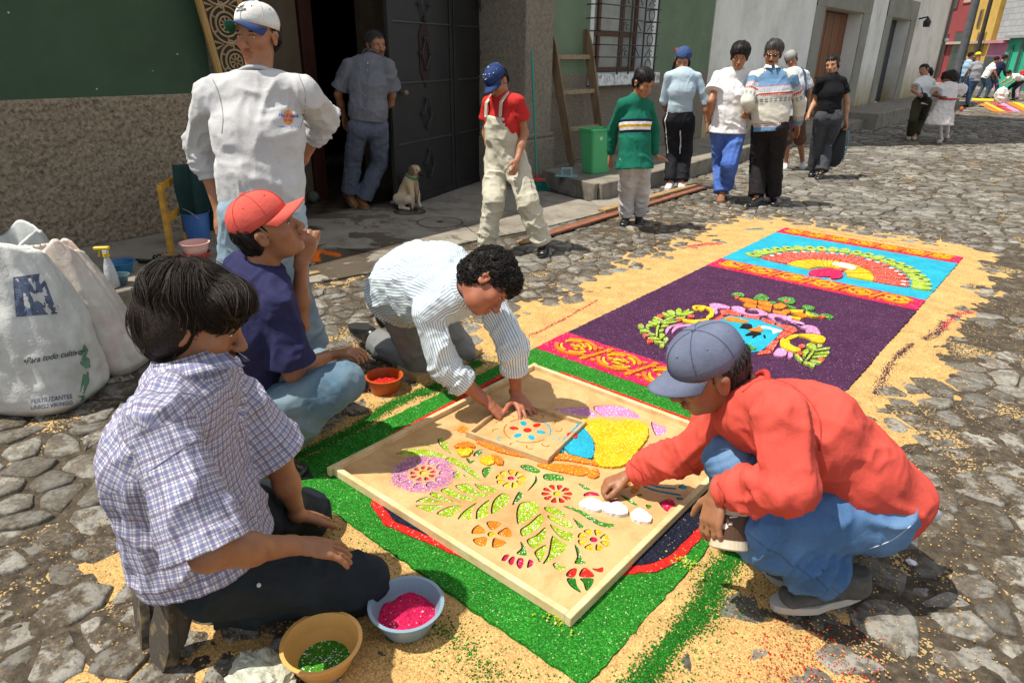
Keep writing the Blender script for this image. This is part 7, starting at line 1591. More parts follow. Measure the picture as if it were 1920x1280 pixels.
# ---- youth in grey sweatshirt
if want('teen'):
    J = pose('teen', HV(-.58, -.06, .82, 490), HV(.02, 1, -.02), head=(0, 0, .010))
    p = person('tall youth in grey sweatshirt and white cap standing with a hand on his hip', J, dict(h=.0085, bh=.66, skin='tan', sleeve=('f', .42), shirt=C_SWEAT, shirt_name='sweatshirt', shirt_w=1.02, td=(.125, .125, .130, .10), tw=(.160, .168, .178, .155), arm_r=(.080, .078, .062), cuff=True, rib=RIB_GREY, neck_w=.076, collar_h=-.004, wr=(.010, 4.5, 8), wrf=(.013, 26, 8), hem=-.01,
        hand=[dict(d=CV(.12, -1, .1), n=CV(.5, 0, -.9), curl=.28, spread=.06, thumb=.35), dict(d=CV(-.75, -.35, -.4), n=CV(.2, .2, -.9), curl=.4)], trousers=C_DENIM3, leg_r=(.100, .080, .085), shoe=(BLACKSHOE, BLACKSOLE), s=.98, hs=.96, front=.0, gaze=-.003))
    o_, R_ = cap_hat(p['L'], p['s'] * 1.02, p['root'], ('offwhite', (.66, .66, .62)), bill_col=('navybill', (.03, .055, .15)), under=('greenunder', (.02, .16, .09)), tilt=.17, seams=(.5, .5, .47), turn=-.10, bend=1.25)
    short_hair(p['L'], p['s'], p['root'], .007, p['X'], p['F'], p['Up'], cap=True)
    # cap emblem: star and short word block
    m = MB()
    def onhat(u, v): a = math.pi / 2 - .10 - u / .100 * 1.0; ph = 1.0 + v; sp = math.sin(ph) ** .8; return R_((.0872 * sp * math.cos(a), -.006 + .1062 * sp * math.sin(a), .0408 + .0945 * math.cos(ph) ** .85))
    def quad_on(P, off=.0012): 
        c = p['L'](0, -.006, .05); V = [onhat(*q) for q in P]; V = [v + nrm(v - c) * off for v in V]; m.add(V, [tuple(range(len(V)))])
    quad_on([(-.030, -.16), (.000, -.10), (.030, -.02), (.022, .06), (-.004, -.02), (-.012, -.06)]); quad_on([(-.036, .03), (-.012, .05), (.024, .12), (.024, .22), (-.010, .17), (-.036, .12)])
    m.build('emblem', simple('black_embroidery', (.01, .01, .012), .8), o_)
    m = MB(); quad_on([(.010 + .011 * math.cos(t) * (1 if k % 2 else .45), -.02 + .06 * math.sin(t) * (1 if k % 2 else .45)) for k, t in enumerate(np.linspace(0, 2 * math.pi, 11)[:-1])], .002)
    for k in range(6): u = -.030 + k * .0095; quad_on([(u, .075 + k * .012), (u + .005, .08 + k * .012), (u + .005, .125 + k * .012), (u, .12 + k * .012)], .002)
    m.build('emblem_star', simple('white_embroidery', (.75, .75, .72), .8), o_)
    # chest print
    c0 = WY(0, 0, 1) * 0
    bxx, bff, tx = p['bx'], p['bf'], p['tax']
    def chest(px, py):
        d = ray(px, py); d = d / np.linalg.norm(d); return d
    TEEN = p; TEENJ = J
    # grey polo collar showing inside
    m = MB(); nn = nrm(p['L'](0, -.018, -.045) - p['neck']); m.tube([p['ntop'] + nn * .006 + (bxx * math.cos(t) + nrm(np.cross(nn, bxx)) * math.sin(t)) * .064 for t in np.linspace(0, 2 * math.pi, 20)[:-1]], .010, 7, closed=True); m.build('undershirt_collar', cloth('polo_grey', (.22, .24, .23), .9), p['root'], smooth=True)
# ---- old man in the doorway
def belt(p, col, name='belt', r=(.152, .112)):
    m = MB(); c = p['pel'] + nrm(p['m1'] - p['pel']) * .075 * p['s']; a = p['bx']; b = p['bf']; m.tube([c + a * math.cos(t) * r[0] * p['s'] + b * math.sin(t) * r[1] * p['s'] for t in np.linspace(0, 2 * math.pi, 25)[:-1]], .016 * p['s'], 6, closed=True); m.build(name, col, p['root'], smooth=True)
if want('oldman'):
    J = pose('oldman', HV(.50, -.06, .86, 700), HV(-.05, 1, 0))
    p = person('grey haired old man with moustache, hands in pockets, standing in the dark doorway', J, dict(h=.0095, bh=.85, skin='brown', sleeve=('u', .80), shirt=cloth('slate_shirt_cloth', (.15, .155, .175), .85, 700, .12), td=(.135, .135, .125, .09), tw=(.165, .170, .168, .15), arm_r=(.074, .082, .06), flare=1.12, hem=-.05, hemw=.98, wr=(.008, 6, 9),
        hand=[hand_def(J, 0, .5), hand_def(J, 1, .5)], trousers=cloth('slate_trouser_cloth', (.10, .115, .155), .85, 700, .12), leg_r=(.098, .082, .088), shoe=(BROWNSHOE, TANSOLE, BLACKSHOE), moustache=M_HAIRG, grey=True, placket=simple('slate_placket', (.13, .135, .15), .85), collar=cloth('slate_shirt_cloth', None), neck_w=.064, collar_h=.02, base=G(675, 392), wrt=(.007, 6, 9)))
    short_hair(p['L'], p['s'], p['root'], .008, p['X'], p['F'], p['Up'], mat=M_HAIRG, vol=.98); belt(p, simple('black_belt', (.012, .010, .009), .5))
    m = MB(); m.ball(p['pel'] + p['bf'] * .112 + p['tax'] * .07, (.02, .02, .015), 8, 5); m.build('belt_buckle', MATS['black_belt'], p['root'])
# ---- child in cream dungarees
if want('capkid'):
    J = pose('capkid', HV(-.45, -.62, .64), HV(-.28, .95, .10)); q = POSES['capkid']
    C_CREAM = cloth('cream_cotton', (.50, .475, .37), .9, 700, .10)
    pel = (J['hip'][0] + J['hip'][1]) / 2; shm = (J['sh'][0] + J['sh'][1]) / 2; bx = nrm(J['sh'][0] - J['sh'][1]); tax = nrm(shm - pel); bf = nrm(np.cross(tax, bx))
    s = .90; hipside = nrm(J['hip'][0] - J['hip'][1])
    p = person('child in cream dungarees, red T-shirt and navy cap walking along the pavement', J, dict(h=.0085, bh=.8, s=s, hs=1.0, skin='tan', sleeve=('u', .52), shirt=cloth('red_tee_cloth', (.50, .03, .028), .9, 700, .1), td=(.10, .105, .108, .08), tw=(.14, .145, .155, .135), arm_r=(.066, .066, .05), flare=1.15, hem=.0,
        hand=[hand_def(J, 0), dict(d=nrm(J['wr'][1] - J['el'][1]), n=-bx * -1, curl=.5)], trousers=C_CREAM, trousers_name='dungarees', leg_r=(.108, .094, .086), leg_s=1.0, shoe=(BLACKSHOE, BLACKSOLE), base=G(955, 478), rib=cloth('red_tee_rib', (.45, .025, .025), .9), neck_w=.058, wrt=(.010, 7, 8), wrk=(.012, 10, 7), leg_t=.95,
        trouser_extra=[((pel, pel + (shm - pel) * .42 + bf * .010, .165 * s, .150 * s, .135 * s, .125 * s), dict(side=bx + hipside, k=.05, pw=2.4)), ((pel + (shm - pel) * .40 + bf * .030, pel + (shm - pel) * .80 + bf * .045, .155 * s, .118 * s, .100 * s, .078 * s), dict(side=bx, k=.03, flat=(0, 1), pw=3.0))]))
    cap_hat(p['L'], p['s'], p['root'], ('navycap', (.022, .045, .135)), tilt=-.08, turn=0, bend=1.0, button=(.6, .6, .6), seams=(.02, .04, .12)); short_hair(p['L'], p['s'], p['root'], .008, p['X'], p['F'], p['Up'], cap=True)
    m = MB()
    for sg in (-1, 1):
        a = p['pel'] + (p['shm'] - p['pel']) * .79 + p['bf'] * .122 * s + p['bx'] * sg * .080; b_ = p['shm'] + p['bx'] * sg * .090 * s + p['tax'] * .075 * s; c_ = (a + b_) / 2 + p['bf'] * .045 * s + p['tax'] * .02; d_ = p['shm'] + p['bx'] * sg * .05 - p['bf'] * .10 - p['tax'] * .03
        for u, v in ((a, c_), (c_, b_ + p['bf'] * .02), (b_ + p['bf'] * .02, d_)): m.beam(u, v, p['bf'] + p['tax'] * .6, .030, .007, .002)
        m.build('strap', C_CREAM, p['root']); m = MB()
    m = MB()
    for sg in (-1, 1): m.ball(p['pel'] + (p['shm'] - p['pel']) * .79 + p['bf'] * .122 * s + p['bx'] * sg * .080, .009, 8, 5)
    m.build('buckle', simple('steel_rivet', (.5, .5, .48), .3, spec=.8), p['root'])
    m = MB(); c = p['pel'] + (p['shm'] - p['pel']) * .66 + p['bf'] * .118 * s; m.obox(c, p['bx'], p['tax'], p['bf'], .042, .034, .004, .003); m.build('bib_pocket', C_CREAM, p['root'])
    # swoosh-shaped mark and eyelet dots on the cap
    m = MB(); R0 = lambda x, y, z: p['L'](x, y * math.cos(.08) + (z - .03) * math.sin(.08), .03 + (z - .03) * math.cos(.08) - y * math.sin(.08))
    def onc(u, v): a = math.pi / 2 - u; sp = math.sin(v) ** .8; q = p['L'](.088 * sp * math.cos(a), -.006 + .108 * sp * math.sin(a) , .0408 + .096 * math.cos(v) ** .85); return q
    sw_ = [(-.22, 1.02), (-.16, 1.10), (-.02, 1.10), (.24, .96), (-.02, 1.02), (-.14, 1.03)]
    m.add([onc(-u * 1.0 - .0, v) for u, v in sw_], [tuple(range(6))])
    for u, v in ((-.55, .75), (.0, .66), (.55, .72), (-1.0, .9)): m.ball(onc(u, v), .0042, 6, 4)
    m.build('cap_mark', simple('white_embroidery', (.75, .75, .72), .8), p['root'])
# ---- boy in the green jersey
if want('boy'):
    J = pose('boy', HV(.62, -.42, .66, 1200)); C_GRJ = cloth('green_jersey_cloth', (.010, .135, .085), .9, 600, .10, pattern='chest')
    p = person('boy in a dark green jersey with white and yellow chest band walking beside the kerb', J, dict(h=.0095, bh=.8, s=.86, hs=1.06, skin='tan', sleeve=('f', .92), shirt=C_GRJ, shirt_name='jersey', td=(.150, .118, .11, .085), tw=(.178, .152, .155, .135), arm_r=(.062, .058, .046), hem=.10, hemw=1.10, waist_r=.86, rib=cloth('green_rib', (.010, .11, .07), .9), neck_w=.056, collar_h=.03, wr=(.005, 6, 9), cuff=True,
        hand=[hand_def(J, 0, .3), dict(d=CV(.9, -.45, .2), n=(0, 0, -1), curl=.12, spread=.18, thumb=.7)], trousers=cloth('pale_grey_cotton', (.44, .43, .44), .9, 600, .12, fade=(.56, .55, .56)), leg_r=(.095, .085, .080), leg_t=.94, shoe=(BLACKSHOE, BLACKSOLE), wrt=(.008, 7, 8), wrk=(.010, 12, 7)))
    short_hair(p['L'], p['s'], p['root'], .008, p['X'], p['F'], p['Up'], vol=1.03)
# ---- girl with bandana and plaits
if want('girl'):
    J = pose('girl', HV(-.02, -.42, .9, 1280), HV(0, .95, .35)); C_PB = cloth('pale_blue_cotton', (.42, .53, .60), .9, 700, .06)
    p = person('girl with a blue bandana and two long plaits in a pale blue top', J, dict(h=.010, bh=.85, s=.97, skin='tan', sleeve=('f', .22), shirt=C_PB, shirt_name='top', td=(.095, .092, .115, .085), tw=(.150, .130, .148, .135), arm_r=(.058, .052, .048), hem=.0, neck_w=.066, wr=(.004, 6, 9), flare=1,
        hand=[hand_def(J, 0), hand_def(J, 1, .3)], trousers=cloth('black_track_cloth', (.014, .014, .018), .75, 600, .3, pattern='track'), leg_r=(.092, .078, .076), leg_s=1.02, shoe=(WHITESHOE, PALESOLE, simple('blue_trim', (.03, .06, .14), .7)), lids=True))
    short_hair(p['L'], p['s'], p['root'], .009, p['X'], p['F'], p['Up']); L = p['L']
    S = Soft(); S.ell(L(0, -.010, .060), (.092, .108, .078), p['X'], p['F'], .01); S.ell(L(0, .115, -.018), (.12, .10, .078), p['X'], p['F'], .006, 's'); S.ell(L(0, 0, -.035), (.15, .16, .065), p['X'], p['F'], .006, 's')
    soft_obj(S, 'bandana', .008, cloth('bandana_cloth', (.035, .065, .17), .85, 500, .3, fade=(.05, .09, .20)), p['root'], (.003, 20, 20))
    m = MB(); m.ball(L(.085, -.05, .075), (.022, .022, .030), 8, 6); m.build('bandana_knot', simple('red_cloth', (.45, .03, .04), .9), p['root'], smooth=True)
    for sg, e in ((1, (.105, .02, -.30)), (-1, (.060, .13, -.265))):
        m = MB(); a = np.array(L(.080 * sg, -.02, -.03)); b_ = np.array(L(-e[0] if sg < 0 else e[0], e[1], e[2])) if sg > 0 else np.array(L(-e[0], e[1], e[2])); mid_ = (a + b_) / 2 + p['F'] * .03
        pts = [((1 - t) ** 2) * a + 2 * t * (1 - t) * mid_ + t * t * b_ for t in np.linspace(0, 1, 13)]; m.tube(pts, [.016 + .004 * (k % 2) - .006 * (k / 12) + (.006 if k > 10 else 0) for k in range(13)], 7); m.build('plait', M_HAIRB, p['root'], smooth=True)
# ---- mother and father
if want('mother'):
    J = pose('mother', HV(.05, -.30, .95, 1390), HV(0, .97, .2))
    p = person('woman in a loose white T-shirt and bright blue trousers, arm in arm with a man', J, dict(h=.010, bh=.85, s=1.0, skin='tan', sleeve=('u', .62), shirt=cloth('white_jersey_cloth', (.74, .73, .73), .9, 700, .04), shirt_w=1.10, td=(.150, .135, .135, .09), tw=(.175, .170, .170, .155), arm_r=(.080, .088, .06), flare=1.15, hem=.05, hemw=1.02, neck_w=.072, wr=(.009, 6, 8),
        hand=[hand_def(J, 0), hand_def(J, 1, .9)], trousers=cloth('cobalt_cloth', (.065, .135, .44), .8, 600, .12, fade=(.10, .19, .50)), leg_r=(.106, .088, .080), shoe=(simple('tan_sandal', (.22, .10, .05), .6), TANSOLE), lids=True, wrt=(.008, 6, 9)))
    short_hair(p['L'], p['s'], p['root'], .009, p['X'], p['F'], p['Up'], vol=1.16)
if want('father'):
    J = pose('father', HV(-.05, -.22, .97, 1450), HV(0, .98, .15)); C_NOR = cloth('nordic_knit', (.60, .58, .50), .95, 350, .06, bstr=.5, pattern='nordic')
    p = person('man with sunglasses and moustache in a blue and white patterned knit sweater', J, dict(h=.0095, bh=.85, s=1.0, skin='tan', sleeve=('f', .90), sleeve_v=(.50, -1.0), shirt=C_NOR, shirt_name='sweater', shirt_w=1.05, td=(.125, .125, .130, .09), tw=(.160, .165, .172, .150), arm_r=(.074, .066, .054), hem=.03, hemw=.98, neck_w=.070, wr=(.006, 6, 8), cuff=True,
        hand=[hand_def(J, 0, .9), hand_def(J, 1, .4)], trousers=cloth('black_wool', (.016, .014, .015), .8, 600, .25), leg_r=(.098, .084, .084), shoe=(BLACKSHOE, BLACKSOLE), collar=simple('white_cotton', (.72, .72, .7), .9), collar_h=.02, moustache=M_HAIR, eyes=False, wrt=(.006, 6, 9)))
    short_hair(p['L'], p['s'], p['root'], .009, p['X'], p['F'], p['Up'], mat=M_HAIRG, vol=1.06); L = p['L']
    m = MB(); 
    for sg in (-1, 1): m.ball(L(.032 * sg, .090, .002), (.021, .021, .016), 10, 6); m.tube([L(.052 * sg, .085, .006), L(.078 * sg, .045, .004), L(.080 * sg, -.005, .002)], .003, 5)
    m.tube([L(-.05, .092, .008), L(0, .104, .008), L(.05, .092, .008)], .003, 5); m.build('sunglasses', simple('dark_lens', (.008, .007, .007), .15, spec=.8), p['root'], smooth=True)
# ---- boy half hidden behind them
if want('boyback'):
    J = pose('boyback', HV(-.1, -.1, .97, 1484)); 
    p = person('boy in a pale T-shirt with cap turned backwards and shoulder strap, behind the couple', J, dict(h=.011, s=.93, skin='tan', sleeve=('u', .68), shirt=cloth('pale_grey_tee', (.52, .54, .58), .9, 600, .06), arm_r=(.072, .080, .06), flare=1.15, bare_leg=True,
        hand=[hand_def(J, 0), hand_def(J, 1)], trousers=cloth('brown_short_cloth', (.13, .07, .045), .9, 600, .15), trousers_name='shorts', leg_r=(.092, .085, .070), leg_t=.10, shoe=(WHITESHOE, PALESOLE, BLACKSHOE)))
    cap_hat(p['L'], p['s'] * 1.03, p['root'], ('greycap', (.30, .30, .28)), turn=math.pi, tilt=.1, bend=.8, name='cap')
    short_hair(p['L'], p['s'], p['root'], .010, p['X'], p['F'], p['Up'])
    m = MB(); a = p['shm'] + p['bx'] * -.10 + p['tax'] * .075; m.tube([a - p['bf'] * .1, a, a + p['bf'] * .10 - p['tax'] * .06, p['pel'] + p['bx'] * -.15 + p['bf'] * .10, p['pel'] + p['bx'] * -.17], .014, 6); m.build('strap', simple('navy_strap', (.03, .05, .09), .8), p['root'], smooth=True)
    fd = thing('folder', 'red and blue folder carried between the couple and the woman in black', 'folder', tuple(J['wr'][1] + np.array([-.06, -.1, -.05])))
    c = J['wr'][0] * .35 + J['wr'][1] * .65 + TH * .12 - ZZ * .06; m = MB(); m.obox(c, RH, nrm(ZZ + RH * .25), TH, .055, .13, .010, .003); m.build('red_cover', simple('red_card', (.55, .05, .03), .5), fd); m = MB(); m.obox(c - RH * .05 + TH * .002, RH, nrm(ZZ + RH * .25), TH, .035, .15, .008, .003); m.build('blue_cover', simple('blue_card', (.04, .12, .5), .5), fd)
# ---- woman in black
if want('woman'):
    J = pose('woman', HV(-.25, -.06, .95, 1560)); C_BLK = cloth('black_knit', (.010, .010, .012), .9, 600, .3)
    p = person('woman in a black roll neck top and grey trousers carrying a black and blue bag', J, dict(h=.0105, bh=.85, s=.95, skin='light', sleeve=('u', .60), shirt=C_BLK, shirt_name='top', td=(.098, .095, .125, .085), tw=(.150, .132, .150, .138), arm_r=(.064, .064, .05), flare=1.1, neck_w=.060, collar_h=.045, hem=.03, wr=(.004, 6, 8),
        hand=[hand_def(J, 0, .6), hand_def(J, 1, .8)], trousers=cloth('charcoal_cloth', (.06, .063, .07), .85, 600, .15), leg_r=(.094, .076, .092), leg_t=.97, shoe=(BLACKSHOE, BLACKSOLE), wrt=(.006, 6, 9)))
    short_hair(p['L'], p['s'], p['root'], .010, p['X'], p['F'], p['Up'], vol=1.0); m = MB(); m.ball(p['L'](0, -.12, .01), (.035, .035, .04), 8, 6); m.build('hair_bun', M_HAIR, p['root'], smooth=True)
    hx = J['wr'][1] + nrm(J['wr'][1] - J['el'][1]) * .08; bg_ = thing('handbag', 'long black bag with blue woven edge hanging from the hand of the woman in black', 'bag', tuple(hx - ZZ * .5))
    m = MB(); V = []; N_ = 16; rows = [(.0, .035, .02), (-.10, .06, .045), (-.25, .10, .06), (-.36, .115, .065), (-.44, .09, .06), (-.48, .05, .04)]
    for z, a, b_ in rows:
        for k in range(N_): t = 2 * math.pi * k / N_; V.append(hx + ZZ * (z - .02) + RH * a * math.cos(t) - RH * .02 + TH * b_ * math.sin(t) + RH * (z * .12))
    Fs = [(j * N_ + k, j * N_ + (k + 1) % N_, (j + 1) * N_ + (k + 1) % N_, (j + 1) * N_ + k) for j in range(5) for k in range(N_)] + [tuple(range(N_)), tuple(range(5 * N_, 6 * N_))[::-1]]
    mk('bag_body', V, Fs, simple('bag_black', (.010, .012, .016), .6), bg_, smooth=True)
    m = MB()
    for sg in (-1, 1):
        for k in range(14): z = -.06 - k * .028; a = .05 + .065 * math.sin(min(1, (k + 2) / 11) * math.pi / 2); m.ball(hx + ZZ * z + RH * (a * sg - .02 + z * .12) + TH * .02, (.013, .013, .012), 6, 4)
    m.build('woven_edge', simple('bag_blue', (.12, .30, .40), .7), bg_, smooth=True); m = MB(); m.tube([hx + RH * .03 - ZZ * .03, hx + ZZ * .03, hx - RH * .04 - ZZ * .03], .008, 6); m.build('handle', MATS['bag_black'], bg_)
# ---- couple walking away beyond
if want('far'):
    J = pose('walker', HV(-.9, .0, .35)); 
    p = person('woman in a white blouse and olive trousers looking back over her shoulder', J, dict(h=.016, s=.93, skin='tan', sleeve=('u', .55), shirt=cloth('white_blouse_cloth', (.70, .70, .68), .9, 600, .05), shirt_name='blouse', td=(.10, .095, .12, .085), tw=(.150, .135, .150, .14), arm_r=(.07, .076, .05), flare=1.2, hem=.07, hand=[hand_def(J, 0), hand_def(J, 1)],
        trousers=cloth('olive_cloth', (.045, .042, .022), .85, 600, .15), shoe=(simple('pale_sandal', (.45, .33, .22), .6), TANSOLE), leg_r=(.10, .08, .075), eyes=False))
    short_hair(p['L'], p['s'], p['root'], .014, p['X'], p['F'], p['Up'], vol=1.05); m = MB(); L = p['L']; m.tube([L(0, -.10, .03), L(0, -.17, .02), L(0, -.20, -.05), L(0, -.18, -.11)], [.035, .045, .04, .02], 8); m.build('ponytail', M_HAIRB, p['root'], smooth=True)
    m = MB(); a = p['shm'] - p['bx'] * -.12 + p['tax'] * .06; m.tube([a, p['pel'] + p['bx'] * .10 + p['bf'] * .14 + p['tax'] * .12], .008, 5); m.ball(p['pel'] + p['bx'] * .10 + p['bf'] * .15 + p['tax'] * .06, (.09, .09, .07), 8, 6); m.build('shoulder_bag', simple('bag_black', (.010, .012, .016), .6), p['root'], smooth=True)
    J = pose('whitedress', HV(-.2, -.6, .7)); C_WD = cloth('white_dress_cloth', (.68, .63, .60), .9, 400, .08)
    pel = (J['hip'][0] + J['hip'][1]) / 2; shm = (J['sh'][0] + J['sh'][1]) / 2; sk = pel + np.array([0, 0, -.30]) - RH * .04
    p = person('girl in a white frilled dress with red sash and white stockings', J, dict(h=.016, s=.85, hs=1.05, skin='dark', sleeve=('u', .70), shirt=C_WD, shirt_name='dress', arm_r=(.09, .11, .05), flare=1.35, hem=.0, wr=(.012, 8, 14), eyes=False,
        shirt_extra=[((sk, pel + ZZ * .10, .235, .125, .20, .10), dict(side=RH, k=.03, flat=(1, 0))), ((sk - ZZ * .03, sk + ZZ * .10, .25, .20, .215, .17), dict(side=RH, k=.02, flat=(1, 0)))], hand=[hand_def(J, 0), hand_def(J, 1)], trousers=cloth('white_tights', (.66, .60, .64), .9, 400, .04), trousers_name='stockings', leg_r=(.06, .05, .04), leg_s=.9, leg_t=1.0, shoe=(simple('cream_shoe', (.62, .52, .42), .6), PALESOLE)))
    S = Soft(); L = p['L']; S.ell(L(0, -.03, .045), (.125, .13, .11), p['X'], p['F'], .02); S.ell(L(0, -.06, -.04), (.12, .09, .09), p['X'], p['F'], .03); S.ell(L(0, .13, -.03), (.07, .09, .08), p['X'], p['F'], .01, 's')
    soft_obj(S, 'hair', .014, M_HAIRB, p['root'], (.012, 20, 20)); m = MB(); c = pel + ZZ * .115; m.tube([c + RH * .128 * math.cos(t) + TH * .105 * math.sin(t) for t in np.linspace(0, 6.28, 20)[:-1]], .018, 6, closed=True); m.build('sash', simple('red_ribbon', (.55, .03, .02), .6), p['root'], smooth=True)
    m = MB(); m.ball(p['pel'] + RH * .20 + TH * .16 - ZZ * .05, (.035, .035, .045), 8, 6); m.build('purse', simple('coral_purse', (.50, .10, .06), .6), p['root'], smooth=True)
    # distant figures
    def figure(label, base, H_, face, top, bottom, skin='tan', bend=0.0, hair=M_HAIR, hat=None, arms=(.1, .1), stride=.12, group=None, coat=False):
        b_ = np.asarray(base, float); s = H_ / 1.68; f = nrm(np.array([face[0], face[1], 0.])); r_ = np.array([f[1], -f[0], 0]); pel = b_ + ZZ * .86 * s - f * bend * .25
        ta = bend; td = ZZ * math.cos(ta) + f * math.sin(ta); sh0 = pel + td * .48 * s
        def sd2(sg, q): return q
        J = dict(hip=tuple(pel + r_ * .085 * s * g for g in (1, -1)), sh=tuple(sh0 + r_ * .165 * s * g for g in (1, -1)))
        J['kn'] = tuple(b_ + ZZ * .47 * s + r_ * .09 * s * g + f * (stride * g * .5 + .03) for g in (1, -1)); J['an'] = tuple(b_ + ZZ * .08 * s + r_ * .09 * s * g + f * (stride * g) for g in (1, -1)); J['toe'] = tuple(a + f * .15 * s - ZZ * .055 * s for a in J['an'])
        ad = nrm(-ZZ + f * (.15 + bend * .4)); J['el'] = tuple(J['sh'][i] + (ad * .27 + r_ * (.05 if i == 0 else -.05)) * s for i in (0, 1)); J['wr'] = tuple(J['el'][i] + nrm(ad + f * arms[i] * 4) * .24 * s for i in (0, 1))
        J['head'] = sh0 + nrm(td + f * .15 + ZZ * .2) * .24 * s; J['neck'] = sh0 + td * .06 * s; J['F'] = nrm(f - ZZ * (.2 + bend * .6)); J['Up'] = nrm(td + ZZ * .3)
        p = person(label, J, dict(h=.022, bh=.9, s=s, skin=skin, eyes=False, sleeve=('u', .6) if not coat else ('f', .9), shirt=top, hand=[hand_def(J, 0), hand_def(J, 1)], trousers=bottom, shoe=(BLACKSHOE, BLACKSOLE), group=group, wr=(.008, 6, 8), base=b_))
        if hat: cap_hat(p['L'], p['s'] * 1.1, p['root'], hat, name='hat_' + hat[0] if False else 'cap')
        else: short_hair(p['L'], p['s'], p['root'], .016, p['X'], p['F'], p['Up'], vol=1.05)
        return p
    jeans = cloth('dark_denim', (.045, .085, .16), .85, 600, .2); GG = 'people round the far carpet'
    figure('man in a grey T-shirt and yellow cap standing at the end of the far carpet', G(1812, 201), 1.62, -RH * .1 - TH * .9, cloth('mid_grey_tee', (.30, .31, .33), .9), jeans, hat=('yellow', (.62, .55, .03)), group=GG, bend=.15)
    figure('person in a pale blue shirt with raised arms left of the yellow cap', G(1798, 184), 1.65, RH, cloth('sky_tee', (.30, .45, .60), .9), jeans, group=GG, arms=(.5, .5))
    figure('person in a red cap half hidden behind the girl in the white dress', G(1786, 180), 1.75, RH, cloth('maroon_tee', (.16, .07, .08), .9), cloth('black_wool', None) if 'black_wool' in MATS else jeans, hat=('redcap', (.50, .02, .03)), group=GG)
    figure('person in a white sleeved shirt and jeans bending over beyond the far carpet', G(1840, 186), 1.55, RH + TH * .2, cloth('white_jersey_cloth', (.74, .73, .73), .9), jeans, group=GG, bend=.35)
    figure('person in a navy jacket and jeans leaning to the right beside the pink wall', G(1856, 185), 1.60, RH, cloth('navy_jacket_cloth', (.015, .018, .045), .9), jeans, group=GG, bend=.3, coat=True)
    figure('person in a white shirt bent double over the far carpet', G(1890, 189), 1.45, -RH, cloth('white_jersey_cloth', None) if 'white_jersey_cloth' in MATS else jeans, cloth('dark_trouser_cloth', None), group=GG, bend=1.25, arms=(.3, .3))
    figure('small child in a red top and pink trousers by the turquoise house', G(1906, 187), 1.25, -TH, cloth('scarlet_tee', (.55, .04, .04), .9), cloth('pink_trouser_cloth', (.45, .28, .38), .9), group=GG)
# ================================================================== THINGS
from mathutils.bvhtree import BVHTree
def bvh(o):
    me = o.data; base = LOC[o]; co = np.empty(len(me.vertices) * 3); me.vertices.foreach_get('co', co); co = co.reshape(-1, 3) + base
    return BVHTree.FromPolygons([tuple(c) for c in co], [tuple(p.vertices) for p in me.polygons])
def project(P, tree, dr, off=.0015):
    out_ = []
    for p in P:
        h_ = tree.ray_cast(Vector(p), Vector(dr), 3.0)
        out_.append(np.array(h_[0]) - nrm(dr) * off if h_[0] is not None else None)
    return out_
def print_text(txt, px, py, size, mat, target, parent, right, down, spacing=1.0, name='print', bold=.0, sub=None, shear=0.0):
    """lettering wrapped on the surface seen at photo spot (px, py); right/down are photo directions"""
    cu = bpy.data.curves.new('t', 'FONT'); cu.body = txt; cu.size = 1; cu.align_x = 'CENTER'; cu.align_y = 'CENTER'; cu.space_character = spacing; cu.offset = bold; cu.resolution_u = 3; cu.shear = shear
    ob = bpy.data.objects.new('t', cu); COL.objects.link(ob); me = bpy.data.meshes.new_from_object(ob.evaluated_get(bpy.context.evaluated_depsgraph_get())); bpy.data.objects.remove(ob)
    r_, d_ = np.array(right, float), np.array(down, float); V = []; ok = True; tree = bvh(target) if not isinstance(target, BVHTree) else target
    for v in me.vertices:
        q = np.array([px, py]) + (r_ * v.co.x - d_ * v.co.y) * size; dr = nrm(ray(q[0], q[1])); h_ = tree.ray_cast(Vector(CC), Vector(dr), 60)
        if h_[0] is None: ok = False; V.append(CC + dr * 3)
        else: V.append(np.array(h_[0]) - dr * .0045)
    if not ok: return None
    return mk(name, V, [tuple(p.vertices) for p in me.polygons], mat, parent)
def print_poly(polys, mat, target, parent, name='print'):
    m = MB(); tree = bvh(target) if not isinstance(target, BVHTree) else target
    for P in polys:
        V = []
        Q = []
        for i in range(len(P)):                                    # subdivide edges so the patch bends with the cloth
            a, b_ = np.array(P[i], float), np.array(P[(i + 1) % len(P)], float); k = max(1, int(np.linalg.norm(b_ - a) / 6)); Q += [tuple(a + (b_ - a) * j / k) for j in range(k)]
        c = np.mean(Q, 0); n = len(Q)
        for sc_ in (1, .6, .25):
            for q in Q:
                q = c + (np.array(q) - c) * sc_; dr = nrm(ray(q[0], q[1])); h_ = tree.ray_cast(Vector(CC), Vector(dr), 60); V.append(None if h_[0] is None else np.array(h_[0]) - dr * .002)
        if any(v is None for v in V): continue
        m.add(V, [(r_ * n + i, r_ * n + (i + 1) % n, (r_ + 1) * n + (i + 1) % n, (r_ + 1) * n + i) for r_ in (0, 1) for i in range(n)] + [tuple(2 * n + i for i in range(n))])
    return m.build(name, mat, parent) if m.v else None
